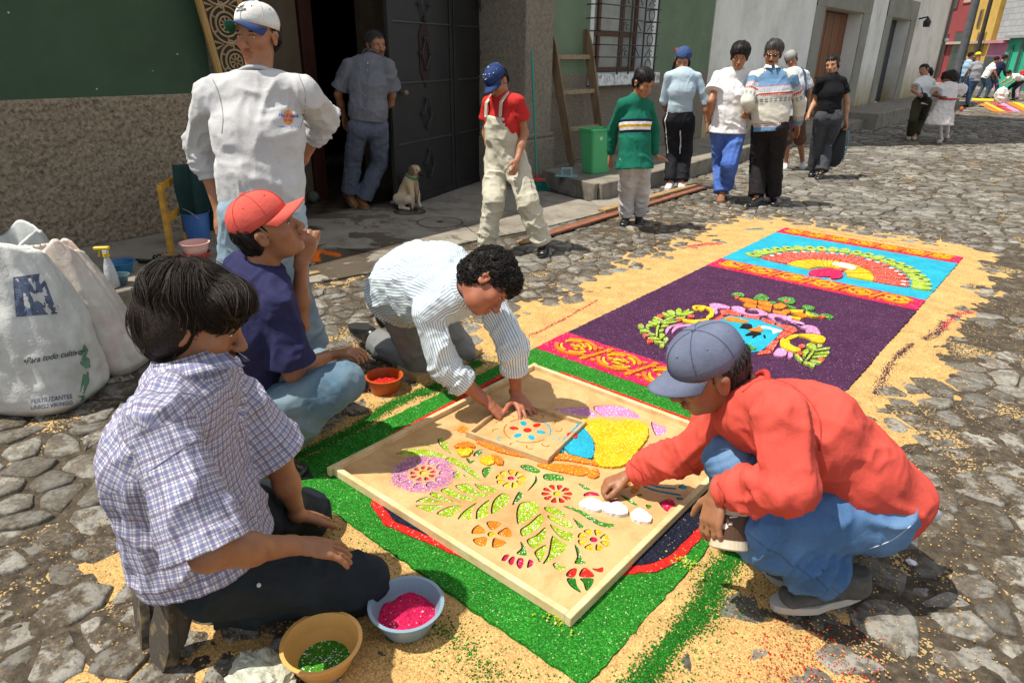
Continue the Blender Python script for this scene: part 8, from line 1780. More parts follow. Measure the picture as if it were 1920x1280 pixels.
# ---- bowls
def bowl(name, label, c, r, hgt, mat, fill=None, fh=.4, cat='bowl', taper=.72, tilt=(0, 0, 1), th=.003, group=None, lip=.007, mound=.4, fmat=None, side=(0, 0)):
    c = np.asarray(c, float); t = thing(name, label, cat, tuple(c), group)
    prof = [(r * taper * .96, 0), (r * taper, .004), (r * (taper + (1 - taper) * .55), hgt * .5), (r - .002, hgt - .006), (r + lip, hgt - .003), (r + lip, hgt), (r - th, hgt), (r * (taper + (1 - taper) * .5) - th, hgt * .48), (r * taper - th - .002, .008), (1e-5, .008)]
    m = MB(); m.lathe(c, prof, 40, tilt); m.build('bowl_body', mat, t, smooth=False)
    if fill:
        n = 34; R_ = (r * (taper + (1 - taper) * fh) - th) * .985; V = []; az = nrm(tilt); a = nrm(np.cross(az, (0, 1, 0))); b_ = np.cross(az, a)
        rows = 9
        for j in range(rows + 1):
            q = j / rows
            for k in range(n):
                th_ = 2 * math.pi * k / n; x, y = R_ * q * math.cos(th_), R_ * q * math.sin(th_); z = hgt * fh + hgt * mound * (1 - q * q) * .6 + hgt * .10 * float(vn(np.array([x * 60, y * 60, 1.]), 7)) - hgt * .1 + side[0] * x + side[1] * y
                V.append(c + a * x + b_ * y + az * max(z, .009))
        mk('sawdust_heap', V, [(j * n + k, j * n + (k + 1) % n, (j + 1) * n + (k + 1) % n, (j + 1) * n + k) for j in range(rows) for k in range(n)], fill, t, smooth=True)
    return t
def plastic(name, c, r=.35): return simple(name, c, r, .08, 8, 60, .001, .2, spec=.5)
P_ = lambda px, py, z: G(px, py, z)
bowl('bowl', 'blue grey plastic bowl of crimson sawdust beside the kneeling man', P_(764, 1168, .026), .098, .076, plastic('grey_blue_plastic', (.19, .28, .345)), S_PINK, .50, group='bowls of coloured sawdust')
bowl('bowl', 'pale orange plastic bowl with a little green sawdust, nearest the camera', P_(608, 1242, .022), .097, .078, plastic('peach_plastic', (.68, .36, .10)), S_LEAF, .18, group='bowls of coloured sawdust', mound=.1, side=(-.25, .15))
bowl('bowl', 'orange terracotta coloured bowl of red sawdust near the striped shirt man', P_(722, 731, .02), .082, .078, plastic('orange_plastic', (.48, .085, .015)), S_RED, .55, group='bowls of coloured sawdust', taper=.78)
bowl('bowl', 'bright blue basin on the raised pavement behind the spray bottle', P_(228, 510, .222), .080, .066, plastic('blue_plastic', (.01, .13, .30)), None, group='basins on the raised pavement')
bowl('bowl', 'small grey teal basin in front of the blue basin', P_(224, 532, .222), .058, .055, plastic('teal_plastic', (.06, .12, .14)), S_PINK, .2, group='basins on the raised pavement', mound=0)
bowl('bowl', 'red basin under the pale pink one', P_(372, 486, .222), .080, .05, plastic('red_plastic', (.42, .035, .015)), None, group='basins on the raised pavement')
bowl('bowl', 'pale pink basin stacked in the red basin', P_(370, 486, .222) + ZZ * .030, .088, .085, plastic('pink_plastic', (.62, .38, .33)), S_CORAL, .25, group='basins on the raised pavement', mound=0)
bk = bowl('bucket', 'mid blue plastic bucket with wire handle in front of the dark green cloth', P_(374, 452, .222), .095, .21, plastic('bucket_blue', (.04, .13, .36)), None, cat='bucket', taper=.78)
m = MB(); c = P_(374, 452, .222) + np.array([0, 0, .18]); m.tube([c + np.array([.10 * math.cos(t), .10 * math.sin(t) * .5 - .02, -.10 * math.sin(t) * .6]) for t in np.linspace(0, -math.pi, 12)], .002, 5); m.build('handle', simple('wire', (.4, .4, .4), .4, spec=.6), bk)
# ---- clear plastic bag in the foreground
def m_film(name, c, a=.55, tr=.35):
    b = NB(name); co = b.coord('Object'); n = b.noise(co, 18, 4, .6); r = b.ramp(n, 0, [(.3, tuple(x * .8 for x in c)), (.7, c)]); bp = b.bump(b.noise(co, 30, 5, .7), 0, .8, .01); m = b.done(r, .25, bp, .5)
    b.b.inputs['Alpha'].default_value = a; return m
def crumple(name, c, R3, mat, parent, seed, n=40, m_=26, amp=.3, flat=.0):
    c = np.asarray(c, float); V = []
    for j in range(m_ + 1):
        ph = math.pi * j / m_
        for k in range(n): t = 2 * math.pi * k / n; V.append((math.sin(ph) * math.cos(t), math.sin(ph) * math.sin(t), math.cos(ph)))
    V = np.array(V); d = 1 + amp * (1 - 2 * np.abs(fbm(V * 2.2, 3, seed))) + amp * .6 * vn(V * 5, seed + 1); V = V * d[:, None] * np.array(R3) + c; V[:, 2] = np.maximum(V[:, 2], flat)
    return mk(name, V, [(j * n + k, (j + 1) * n + k, (j + 1) * n + (k + 1) % n, j * n + (k + 1) % n) for j in range(m_) for k in range(n)], mat, parent, smooth=False)
t = thing('plastic_bag', 'crumpled translucent white plastic bag at the bottom edge by the orange bowl', 'plastic bag', tuple(P_(525, 1262, .02)))
crumple('bag_film', P_(490, 1276, .03), (.080, .066, .042), m_film('bag_film', (.66, .67, .52), .8), t, 3, flat=.016)
# ---- sacks
def sack(label, base, r, hgt, mat, seed, lean=(0, 0), neck=.8, open_=True, sq=.9, rot=0.0, bulge=.12, rimlow=(0, 0), n=72, m_=46):
    base = np.asarray(base, float); t = thing('sack', label, 'sack', tuple(base), 'woven plastic sacks by the kerb'); V = []
    for j in range(m_ + 1):
        q = j / m_; rr = r * (1 + bulge * math.sin(q * math.pi * .95) - (1 - neck) * q ** 2.2) * (1 - .25 * max(0, .08 - q) / .08)
        for k in range(n):
            a = 2 * math.pi * k / n; ca, sa = math.cos(a), math.sin(a); se = (abs(ca) ** 3 + abs(sa) ** 3) ** (-1 / 3.) * (1 - q * .6) + q * .6
            x, y = rr * ca * se, rr * sa * se * sq; P3 = np.array([ca * 2.2, sa * 2.2, q * hgt * 5]); f = vn(P3, seed) * .07 + (1 - 2.4 * abs(float(vn(P3 * np.array([2.6, 2.6, .9]), seed + 1)))) * .045 * (.3 + q) + (1 - 2.4 * abs(float(vn(P3 * 3.3, seed + 2)))) * .022
            x *= 1 + float(f); y *= 1 + float(f); xx = x * math.cos(rot) - y * math.sin(rot); yy = x * math.sin(rot) + y * math.cos(rot)
            z = q * hgt + (rimlow[0] * xx + rimlow[1] * yy) * q + (.06 * float(vn(np.array([ca * 1.3, sa * 1.3, 3.]), seed + 4)) + .008 * float(vn(P3 * 2, seed + 5))) * q ** 3
            V.append(base + np.array([xx + lean[0] * q, yy + lean[1] * q, max(z, 0)]))
    nr_ = m_ + 1
    if open_:
        for q2, sh_ in ((.97, -.03), (.90, -.10), (.80, -.22)):
            for k in range(n): p = V[m_ * n + k]; c = base + np.array([lean[0], lean[1], 0]); V.append(np.array([c[0] + (p[0] - c[0]) * q2, c[1] + (p[1] - c[1]) * q2, p[2] + sh_ + (.015 if q2 > .95 else 0)]))
        nr_ += 3
    Fs = [(j * n + k, j * n + (k + 1) % n, (j + 1) * n + (k + 1) % n, (j + 1) * n + k) for j in range(nr_ - 1) for k in range(n)] + [tuple(range(n))[::-1], tuple((nr_ - 1) * n + k for k in range(n))]
    return t, mk('sack_cloth', V, Fs, mat, t, smooth=True)
def m_sack(name, c, a=1.0, c2=None):
    b = NB(name); co = b.coord('Object'); n = b.noise(co, 5, 5, .65); r = b.ramp(n, 0, [(.3, tuple(x * .75 for x in c)), (.5, c), (.75, tuple(min(1, x * 1.12) for x in c))])
    col = (r, 0)
    if c2: st = b.noise(b.coord('Object', (1, 1, 1)), 3.5, 4, .7); sr = b.ramp(st, 0, [(.48, (0, 0, 0)), (.68, (.55, .55, .55))]); col = b.mix((sr, 0), col, c2)
    w_ = b.noise(b.coord('Object', (1, 1, .2)), 300, 2, .5); bp = b.bump(w_, 0, .4, .002); bp = b.bump(b.noise(co, 11, 4, .6), 0, .6, .014, bp); m = b.done(col, .38, bp, .45)
    b.b.inputs['Alpha'].default_value = a; return m
s1, c1 = sack('large white printed fertiliser sack standing at the left edge, open at the top', G(84, 748, 0), .255, .70, m_sack('white_sack', (.58, .59, .55), c2=(.45, .38, .36)), 3, lean=(-.10, -.02), neck=.74, rot=.7, rimlow=(.12, -.22), bulge=.08)
s2, c2_ = sack('translucent cream sack tinged pink by its sawdust, leaning behind the printed sack', G(218, 690, 0), .165, .60, m_sack('cream_sack', (.58, .53, .46), .93, (.55, .30, .26)), 11, lean=(-.17, -.10), neck=.70, rot=.7, rimlow=(.3, -.1), bulge=.05)
s3, c3 = sack('crumpled whitish sack behind the other two against the kerb', G(50, 640, 0), .22, .60, m_sack('pale_sack', (.52, .54, .52), .95), 17, lean=(-.02, .02), neck=.8, rot=.6)
ink = simple('blue_grey_ink', (.10, .13, .20), .7, .5, 40); inkg = simple('green_ink', (.12, .24, .15), .7, .4, 30); tr1 = bvh(c1); dkink = simple('dark_ink', (.05, .06, .08), .7)
print_poly([[(24, 520), (80, 512), (108, 588), (30, 594)]], ink, tr1, s1, 'printed_block')
print_poly([[(52, 522), (60, 520), (72, 540), (66, 545)], [(60, 555), (74, 545), (88, 550), (94, 564), (82, 572), (64, 568)]], simple('sack_white', (.6, .6, .57), .7), tr1, s1, 'printed_rabbit')
print_text('RO', 100, 578, 22, simple('sack_white', None), tr1, s1, (1, -.02), (0, 1), bold=.02)
print_text('•Para todo cultivo•', 101, 668, 15.5, dkink, tr1, s1, (.98, -.17), (0, 1), bold=.012, shear=.3)
print_text('FERTILIZANTES', 97, 748, 11.5, ink, tr1, s1, (.99, -.13), (0, 1), bold=.015); print_text('UNICO VIKINGO', 97, 760, 10.5, ink, tr1, s1, (.99, -.13), (0, 1), bold=.015)
print_poly([[(150, 735), (156, 700), (166, 695), (168, 715), (158, 738)], [(160, 690), (150, 680), (156, 665), (168, 672), (170, 688)], [(150, 665), (158, 645), (166, 655), (162, 668)], [(146, 742), (160, 740), (164, 748), (150, 752)]], inkg, tr1, s1, 'printed_leaves')
# ---- spray bottle
b0 = G(213, 538, .222); t = thing('spray_bottle', 'white spray bottle with a bright yellow trigger on the kerb', 'spray bottle', tuple(b0))
m = MB(); m.lathe(b0, [(.030, 0), (.036, .004), (.036, .06), (.026, .13), (.013, .175), (.013, .19)], 20); m.build('bottle', m_film('bottle_plastic', (.62, .66, .68), .85), t, smooth=True)
ye = plastic('yellow_plastic', (.75, .50, .01)); m = MB(); m.lathe(b0, [(.017, .182), (.017, .202), (1e-5, .202)], 14); m.beam(b0 + ZZ * .228 - RH * .060, b0 + ZZ * .232 + RH * .026, ZZ, .024, .018, .004); m.beam(b0 + ZZ * .222 - RH * .030, b0 + ZZ * .180 - RH * .042, RH, .008, .010, .002); m.build('trigger_head', ye, t)
m = MB(); m.beam(b0 + ZZ * .20, b0 + ZZ * .222, RH, .024, .030, .004); m.build('neck', MATS['bottle_plastic'] if 'bottle_plastic' in MATS else plastic('bottle_neck', (.6, .62, .62)), t)
# ---- tangled straps and a brush
c = G(285, 492, .224); t = thing('strap_tangle', 'tangle of black straps lying on the raised pavement', 'straps', tuple(c)); m = MB(); r = np.random.default_rng(2)
for k in range(3): m.tube([c + np.array([.055 * math.cos(a * (1 + .3 * k)) + .02 * k, .075 * math.sin(a * 1.3 + k), .008 + .010 * (1 + math.sin(a * 2 + k))]) for a in np.linspace(0, 5.5, 22)], .0055, 6)
m.tube([c + np.array([-.05, .03 + .012 * k, .01 + .02 * abs(math.sin(k * 1.4))]) for k in range(9)], .007, 6); m.build('strap', simple('black_strap', (.02, .018, .016), .5), t, smooth=True)
c = G(322, 486, .224); t = thing('scrubbing_brush', 'light brown bristle brush beside the yellow wooden leg', 'brush', tuple(c)); m = MB(); m.obox(c + ZZ * .028, RH, TH, ZZ, .055, .020, .008, .003); m.build('back', simple('brush_wood', (.30, .17, .07), .7), t)
m = MB(); r = np.random.default_rng(3)
for k in range(170): a = c + RH * r.uniform(-.05, .05) + TH * r.uniform(-.018, .018); m.tube([a + ZZ * .022, a + RH * r.normal(0, .008) + TH * r.normal(.006, .006)], [.0016, .0008], 3, cap=False)
m.build('bristles', simple('bristle', (.42, .22, .08), .8), t)
# ---- yellow trestle with dark green cloth
YW = simple('yellow_painted_wood', (.42, .22, .025), .6, .35, 14, 60, .003, .4); y0 = WX(300, 348, -4.70); y1 = G(322, 476, .222)
t = thing('wooden_trestle', 'yellow painted wooden trestle with a dark green cloth thrown over it', 'trestle', tuple(y1)); back = np.array([-.30, .26, 0])
for a, b_ in ((y0, y1), (y0 + back, y1 + back * .9)): m = MB(); m.beam(a, b_, back, .03, .055, .003); m.build('leg', YW, t)
for k, (a, b_) in enumerate(((y0 - ZZ * .01, y0 + back - ZZ * .01), (y0 * .5 + y1 * .5, (y0 + y1) / 2 + back))): m = MB(); m.beam(a, b_, ZZ, .03, .045, .003); m.build('rail', YW, t)
cl = thing('green_cloth', 'dark green cloth hanging over the yellow trestle', 'cloth', tuple(y0)); V = []; nu, nv = 30, 34
top_ = y0 - TH * .12 + RH * .04 + ZZ * .065
for i in range(nu):
    for j in range(nv):
        u, v = i / (nu - 1), j / (nv - 1); p = top_ + RH * (.0 + .34 * u) + nrm(back) * (.10 + .12 * u); drop = max(0, v - .25) * .62; fold = .018 * math.sin(u * 19 + v * 2) + .015 * float(vn(np.array([u * 6, v * 4, 0.]), 3)); arch = .05 * math.sin(min(1, v / .3) * math.pi / 2) * (1 - u * .3)
        V.append(p + ZZ * (arch - drop) + TH * (.06 * min(1, v / .25) + fold) )
mk('cloth_sheet', V, [(i * nv + j, (i + 1) * nv + j, (i + 1) * nv + j + 1, i * nv + j + 1) for i in range(nu - 1) for j in range(nv - 1)], simple('dark_green_cloth', (.010, .035, .032), .85), cl, smooth=True)
# ---- fretwork panel leaning against the wall
a0 = WX(366, 0, -5.08); a1 = WX(404, 132, -5.06); ud = nrm(a0 - a1); rd = nrm(np.cross(ud, (1, 0, 0))); rd = rd if rd[1] > 0 else -rd; nf = np.array([1, 0, 0.]); Lp = 2.25; w_ = .30
org = a1 - ud * ((a1[2] - .02) / ud[2]); t = thing('fretwork_panel', 'carved wooden fretwork panel in a pine frame leaning on the wall behind the youth', 'panel', tuple(org)); FR = simple('golden_wood', (.42, .26, .085), .55, .3, 12, 50, .003, .4, vstretch=(1, 1, .15)); FT_ = simple('fret_wood', (.30, .215, .115), .6, .2, 9)
for o_, ww in ((.022, .044), (w_ + .022, .044)): m = MB(); m.beam(org + rd * o_, org + rd * o_ + ud * Lp, nf, ww, .035, .004); m.beam(org + rd * o_ + nf * .018, org + rd * o_ + ud * Lp + nf * .018, nf, ww * .4, .012, .003); m.build('frame_stile', FR, t)
m = MB(); m.beam(org + rd * (w_ / 2 + .022), org + rd * (w_ / 2 + .022) + ud * Lp, nf, w_ - .04, .006); m.build('backing', simple('panel_shadow', (.045, .032, .02), .8), t)  # dark brown backing behind the fretwork
for k in range(9):
    c = org + rd * (w_ / 2 + .022) + ud * (.12 + k * .25) + nf * .010; m = MB()
    for rr, th_ in ((.118, .008), (.078, .008), (.050, .006)): m.tube([c + rd * rr * math.cos(q) * (.98 if rr > .1 else 1) + ud * rr * math.sin(q) * 1.04 for q in np.linspace(0, 2 * math.pi, 25)[:-1]], th_, 5, closed=True)
    for q in np.linspace(0, 2 * math.pi, 9)[:-1]: m.tube([c + (rd * math.cos(q) + ud * math.sin(q)) * .010, c + (rd * math.cos(q) + ud * math.sin(q)) * .050], .006, 4)
    for q in np.linspace(.4, 2 * math.pi + .4, 7)[:-1]: m.tube([c + (rd * math.cos(q) + ud * math.sin(q)) * .078, c + (rd * math.cos(q) + ud * math.sin(q)) * .118], .007, 4)
    for sx_ in (-1, 1): m.tube([c + rd * .125 * sx_ + ud * .10, c + rd * .06 * sx_ + ud * .125, c + rd * .125 * sx_ + ud * .15], .010, 5)
    m.tube([c + ud * .125 + rd * .018 * math.cos(q) + ud * .018 * math.sin(q) for q in np.linspace(0, 2 * math.pi, 11)[:-1]], .007, 4, closed=True); m.build('fret_rosette', FT_, t)
# ---- ladder, broom, float, bin, planks
WOODG = simple('weathered_wood', (.20, .135, .08), .8, .4, 10, 60, .003, .5, vstretch=(1, 1, .2)); f1 = G(1073, 312, .20); t1_ = WX(1030, 52, -5.17); f2 = f1 + np.array([0.05, .62, 0]); t2_ = WX(1099, 55, -5.17)
t = thing('ladder', 'old grey wooden ladder with two wide side boards leaning on the green wall', 'ladder', tuple(f1))
def sboard(a, b_, w0, w1):
    ax = nrm(b_ - a); sd_ = nrm(np.cross(ax, (1, 0, 0))); nn = np.cross(sd_, ax); L_ = np.linalg.norm(b_ - a); V = []
    prof = [(0, .035), (.08, w0), (L_ * .78, w1), (L_ * .88, w1 * 1.05), (L_, w1 * .45)]
    for q, ww in prof:
        for i, j in ((-1, -1), (1, -1), (1, 1), (-1, 1)): V.append(a + ax * q + nn * ww / 2 * i + sd_ * .014 * j)
    m = MB(); m.add(V, [(r_ * 4 + i, r_ * 4 + (i + 1) % 4, (r_ + 1) * 4 + (i + 1) % 4, (r_ + 1) * 4 + i) for r_ in range(4) for i in range(4)] + [(3, 2, 1, 0), (16, 17, 18, 19)]); return m.build('side_board', WOODG, t)
sboard(f1, t1_, .10, .12); sboard(f2, t2_, .10, .12)
for q in (.28, .55, .80): m = MB(); m.beam(f1 + (t1_ - f1) * q, f2 + (t2_ - f2) * q, (1, 0, 0), .05, .035, .003); m.build('rung', simple('rung_wood', (.30, .22, .13), .7, .3, 20), t)
bt_ = G(1006, 357, .03); bt2 = WX(997, 95, -4.97); bm = thing('broom', 'green broom with red head leaning against the stone pillar', 'broom', tuple(bt_)); GP = plastic('green_handle', (.01, .22, .16)); m = MB(); m.tube([bt_ + ZZ * .13, bt2], .0125, 8); m.build('handle', GP, bm)
m = MB(); hd_ = bt_ + ZZ * .12; m.obox(hd_, RH, TH, ZZ, .10, .022, .018, .006); m.lathe(hd_, [(.022, 0), (.016, .07), (1e-5, .07)], 10); m.build('broom_head', plastic('red_head', (.38, .04, .03)), bm)
m = MB(); r = np.random.default_rng(8)
for k in range(330): u = r.uniform(-.09, .10); a = hd_ + RH * u + TH * r.uniform(-.018, .018) - ZZ * .015; m.tube([a, a + RH * (u * .38 + .02 + r.normal(0, .006)) + TH * r.normal(0, .012) - ZZ * (.095 + r.uniform(0, .012))], [.0022, .0014], 3, cap=False)
m.build('bristles', simple('teal_bristle', (.015, .22, .17), .6), bm)
fl_ = G(1062, 331, .202); t = thing('plastering_float', 'pale teal plastic plastering float lying on the kerb', 'plastering float', tuple(fl_)); TP = plastic('teal_float', (.17, .36, .38)); m = MB(); m.obox(fl_ + ZZ * .008, RH + TH * .2, TH - RH * .2, ZZ, .125, .055, .008, .003); m.build('plate', TP, t)
m = MB(); q = fl_ + ZZ * .016; m.tube([q - RH * .055, q - RH * .05 + ZZ * .07, q + RH * .05 + ZZ * .075, q + RH * .055], .015, 6); m.build('handle', TP, t)
bc_ = G(1122, 325, .198) + np.array([-.06, .03, 0]); t = thing('waste_bin', 'tall light green plastic bin standing on the kerb behind the boy', 'bin', tuple(bc_)); BG = plastic('bin_green', (.075, .42, .16)); V = []
ra, rb = nrm([.25, 1, 0]), nrm([1, -.25, 0])
for z, a in ((0, .105), (.01, .11), (.46, .150), (.475, .150), (.478, .163), (.50, .165), (.50, .148), (.03, .10)):
    for i, j in ((-1, -1), (-.8, -1.08), (.8, -1.08), (1, -1), (1.08, -.8), (1.08, .8), (1, 1), (.8, 1.08), (-.8, 1.08), (-1, 1), (-1.08, .8), (-1.08, -.8)): V.append(bc_ + ra * a * i * 1.12 + rb * a * j * .82 + ZZ * z)
mk('bin_body', V, [(r_ * 12 + i, r_ * 12 + (i + 1) % 12, (r_ + 1) * 12 + (i + 1) % 12, (r_ + 1) * 12 + i) for r_ in range(7) for i in range(12)] + [tuple(range(12))[::-1], tuple(84 + i for i in range(12))], BG, t)
m = MB(); q = bc_ + rb * .128 + ZZ * .40 - ra * .06; m.obox(q, ra, rb, ZZ, .018, .002, .018); m.build('sticker', simple('white_sticker', (.6, .6, .58), .6), t)
def plank(label, a, b_, w_, h_, mat, z=.0): 
    t = thing('plank', label, 'plank', tuple(a), 'boards lying along the kerb'); m = MB(); m.beam(np.array(a) + ZZ * (h_ / 2 + z), np.array(b_) + ZZ * (h_ / 2 + z), ZZ, w_, h_, .003); m.build('board', mat, t)
TANW = simple('tan_wood', (.34, .215, .10), .7, .3, 15); plank('long reddish brown plank edging the concrete pavement', G(1012, 446, .024), G(1322, 352, .024), .075, .022, simple('reddish_wood', (.24, .095, .055), .7, .35, 12)); plank('light tan plank lying against the long reddish one', G(1128, 400, .03) , G(1310, 349, .03), .085, .028, TANW, .012)
plank('thin brown strip of wood beside the long reddish plank', G(1040, 432, .026), G(1200, 382, .026), .035, .014, simple('brown_strip', (.17, .085, .045), .8)); plank('short broken offcut by the dungaree child', G(972, 457, .024), G(1004, 450, .024), .07, .018, TANW)
plank('small wood offcut lying on the concrete behind the striped shirt man', G(560, 519, .028), G(598, 511, .028), .05, .012, TANW)
plank('short thick board under the near knee of the striped shirt man', G(762, 690, .018), G(800, 712, .018), .11, .03, simple('knee_board', (.40, .26, .11), .7)); plank('short thick board under the far knee of the striped shirt man', G(842, 690, .018), G(892, 658, .018), .09, .03, MATS['knee_board'])
c = G(588, 372, .06); t = thing('stone_ball', 'grey green round stone ball just inside the doorway', 'ball', (c[0], c[1], .018)); m = MB(); m.ball((c[0], c[1], .078), .06, 18, 12); m.build('ball', simple('mossy_stone', (.13, .14, .105), .9, .35, 30), t, smooth=True)
c = G(1708, 1057, .02); t = thing('paper_scrap', 'crumpled scrap of white paper on the dark cobbles at the right', 'paper scrap', tuple(c)); crumple('paper', c + ZZ * .008, (.012, .009, .006), simple('paper', (.75, .72, .78), .8), t, 5, 12, 8, .5, .012)
# orange powder smeared on the concrete
r = np.random.default_rng(12); pts = []
for (x0, y0_), (x1, y1_), w2 in (((572, 466), (638, 479), 4), ((560, 478), (600, 488), 4), ((598, 470), (590, 488), 3), ((300, 520), (312, 523), 2)):
    k = 1500 if w2 > 2 else 100; q = r.random(k); X_ = x0 + (x1 - x0) * q + r.normal(0, 2.5, k); Y_ = y0_ + (y1_ - y0_) * q + r.normal(0, w2 * .5, k); zz_ = .2175 if x0 < 400 else .0268
    pts += [G(a, b_, zz_) for a, b_ in zip(X_, Y_)]
ps = thing('powder_smear', 'bright orange powder smeared on the wet concrete', 'powder', tuple(pts[0])); dustfield('orange_powder', np.array(pts), simple('orange_powder', (.75, .16, .01), .9), ps, .002, .0045)
# ---- can in the hand
if want('red'):
    c = D(1368, 982, 1.835); ax = nrm(CU + CR * .10 - CF * -.15); t = thing('tin_can', 'cream tin can with a brown printed label held by the man in red', 'can', tuple(c - ax * .065)); r_ = .052; m = MB(); m.lathe(c - ax * .065, [(r_ - .006, 0), (r_, .004), (r_, .125), (r_ + .002, .13), (r_ - .002, .13), (r_ - .002, .09), (1e-5, .09)], 28, ax); m.build('can_body', simple('cream_tin', (.55, .47, .34), .4, .25, 20), t, smooth=False)
    m = MB(); m.lathe(c - ax * .065, [(r_ + .0012, .028), (r_ + .0012, .092)], 28, ax); m.f = m.f[:28]; lb = m.build('label', simple('brown_label', (.07, .035, .018), .5), t)
    print_poly([[(1330, 972), (1345, 973), (1345, 976), (1330, 975)], [(1348, 986), (1362, 980), (1366, 988), (1360, 992), (1350, 990)], [(1364, 984), (1372, 978), (1374, 984)], [(1350, 970), (1352, 970), (1352, 990), (1350, 990)], [(1368, 968), (1384, 966), (1384, 969), (1368, 971)]], simple('label_white', (.6, .55, .48), .6), lb, t, 'printed_horse')
def stitch(P, wd, mat, target, parent, name='seam'):
    V = []; tree = bvh(target); Q = smoothpoly([(a, b_, 0) for a, b_ in P], 5, False); L_ = []
    for q in Q:
        dr = nrm(ray(q[0], q[1])); h_ = tree.ray_cast(Vector(CC), Vector(dr), 60)
        if h_[0] is not None: L_.append(np.array(h_[0]) - dr * wd * .3)
    if len(L_) > 3: m = MB(); m.tube(L_, wd, 5); m.build(name, mat, parent, smooth=True)
def part_of(pt, nm): return [c for c in pt.children if c.name.startswith(nm)][0]
def who(k): return [o_ for o_ in bpy.data.objects if o_.get('category') == 'person' and k in o_['label']][0]
if want('red'):
    w0 = who('red sweatshirt'); a_, b_ = part_of(w0, 'sweatshirt'), part_of(w0, 'trousers'); rs = cloth('red_seam', (.42, .05, .035)); ws = simple('pale_thread', (.45, .52, .58), .8); ds = simple('dark_thread', (.03, .06, .13), .8)
    stitch([(1392, 735), (1425, 712), (1470, 716), (1512, 745), (1538, 790), (1536, 845)], .0022, rs, a_, w0); stitch([(1345, 905), (1358, 925), (1356, 950)], .003, rs, a_, w0); stitch([(1182, 868), (1200, 884), (1206, 900)], .003, rs, a_, w0)
    stitch([(1630, 1028), (1672, 1012), (1708, 985)], .0016, ws, b_, w0)
if want('teen'):
    w0 = TEEN['root']; a_ = part_of(w0, 'sweatshirt'); gs = cloth('grey_seam', (.30, .30, .30))
    stitch([(398, 148), (410, 175), (418, 215), (416, 250)], .002, gs, a_, w0); stitch([(560, 140), (572, 175), (570, 215), (562, 245)], .002, gs, a_, w0)
if want('plaid'):
    w0 = who('plaid'); a_ = part_of(w0, 'shirt'); ps_ = simple('plaid_seam', (.25, .26, .36), .85)
    stitch([(275, 885), (310, 862), (345, 838), (385, 815)], .0016, ps_, a_, w0); stitch([(215, 770), (270, 742), (330, 735), (395, 745)], .0014, ps_, a_, w0)
# ---- chest print on the grey sweatshirt
if want('teen'):
    sw_ = [c for c in TEEN['root'].children if c.name.startswith('sweatshirt')][0]; tb = bvh(sw_); oc = simple('print_orange', (.72, .24, .03), .7); bl = simple('print_blue', (.03, .06, .42), .7)
    print_poly([[(541 + 9.5 * math.cos(q), 220 + 14 * math.sin(q)) for q in np.linspace(0, 6.28, 18)[:-1]]], oc, tb, TEEN['root'], 'print_disc')
    CCo = CC.copy(); print_text('Hard Rock', 541, 217, 9.6, bl, tb, TEEN['root'], (1, .05), (0, 1), .9, 'print_word', .012, shear=.2); print_text('CAFE', 541, 226, 5, bl, tb, TEEN['root'], (1, .05), (0, 1), 1, 'print_word'); print_text('WASHINGTON, D.C.', 541, 238, 4.2, bl, tb, TEEN['root'], (1, .02), (0, 1), 1, 'print_word')
# ---- dog
c = G(772, 391, .03); dg_ = thing('dog', 'small tan dog with dark muzzle and green collar sitting by the gate', 'dog', tuple(c)); fw = nrm(RH * .86 + TH * .35); sdv = nrm(np.cross(ZZ, fw)); K = 1.02
def dp(x, y, z): return c + (fw * x + sdv * y + ZZ * z) * K
S = Soft(); S.cap(dp(-.10, 0, .10), dp(.00, 0, .27), .088, .070, .078, .062, side=sdv, k=.04); S.cap(dp(.00, 0, .27), dp(.04, 0, .345), .062, .048, k=.03)
hdc = dp(.055, 0, .375); hf = nrm(fw * .9 + sdv * -.25 - ZZ * .12); hs_ = nrm(np.cross(ZZ, hf)); S.ell(hdc, (.060, .052, .050), hf, hs_, .03); S.cap(hdc + hf * .03 - ZZ * .008, hdc + hf * .105 - ZZ * .022, .032, .018, .028, .016, side=hs_, k=.015)
for y in (-1, 1):
    S.cap(dp(.015, .048 * y, .24), dp(.045, .052 * y, .13), .038, .024, k=.02); S.cap(dp(.045, .052 * y, .13), dp(.050, .054 * y, .022), .022, .017, k=.01); S.cap(dp(.050, .054 * y, .018), dp(.082, .056 * y, .014), .019, .016, k=.01)
    S.cap(dp(-.10, .055 * y, .10), dp(.0, .085 * y, .105), .066, .045, k=.025); S.cap(dp(.0, .085 * y, .10), dp(-.075, .088 * y, .035), .036, .020, k=.01); S.cap(dp(-.075, .088 * y, .022), dp(.02, .092 * y, .016), .020, .015, k=.01)
    S.ell(hdc + hs_ * .045 * y + ZZ * .012 - hf * .012, (.030, .010, .034), hf * .8 - ZZ * .5, hs_, .01)
S.cap(dp(-.16, 0, .05), dp(-.26, .05, .03), .022, .012, k=.02)
def dcol(V):
    q = V - hdc; f = q @ hf; n1 = vn(V * 14, 4)[:, None]; base_ = np.array([.46, .34, .20]) * (1 + .25 * n1); pale = np.array([.62, .54, .42]); dark_ = np.array([.035, .025, .02])
    w1 = np.clip((.20 - (V - c)[:, 2]) / .12, 0, 1)[:, None] * .7; o = base_ * (1 - w1) + pale * w1; mz = np.clip((f - .055) / .02, 0, 1)[:, None]; er = ((np.abs(q @ hs_) > .040) & (np.abs(f) < .05) & ((V - c)[:, 2] > .33))[:, None] * .75; o = o * (1 - mz) + dark_ * mz; return o * (1 - er) + np.array([.10, .06, .035]) * er
def fur(V, nr): return V + nr * (vn(V * 120, 3) * .0022)[:, None]
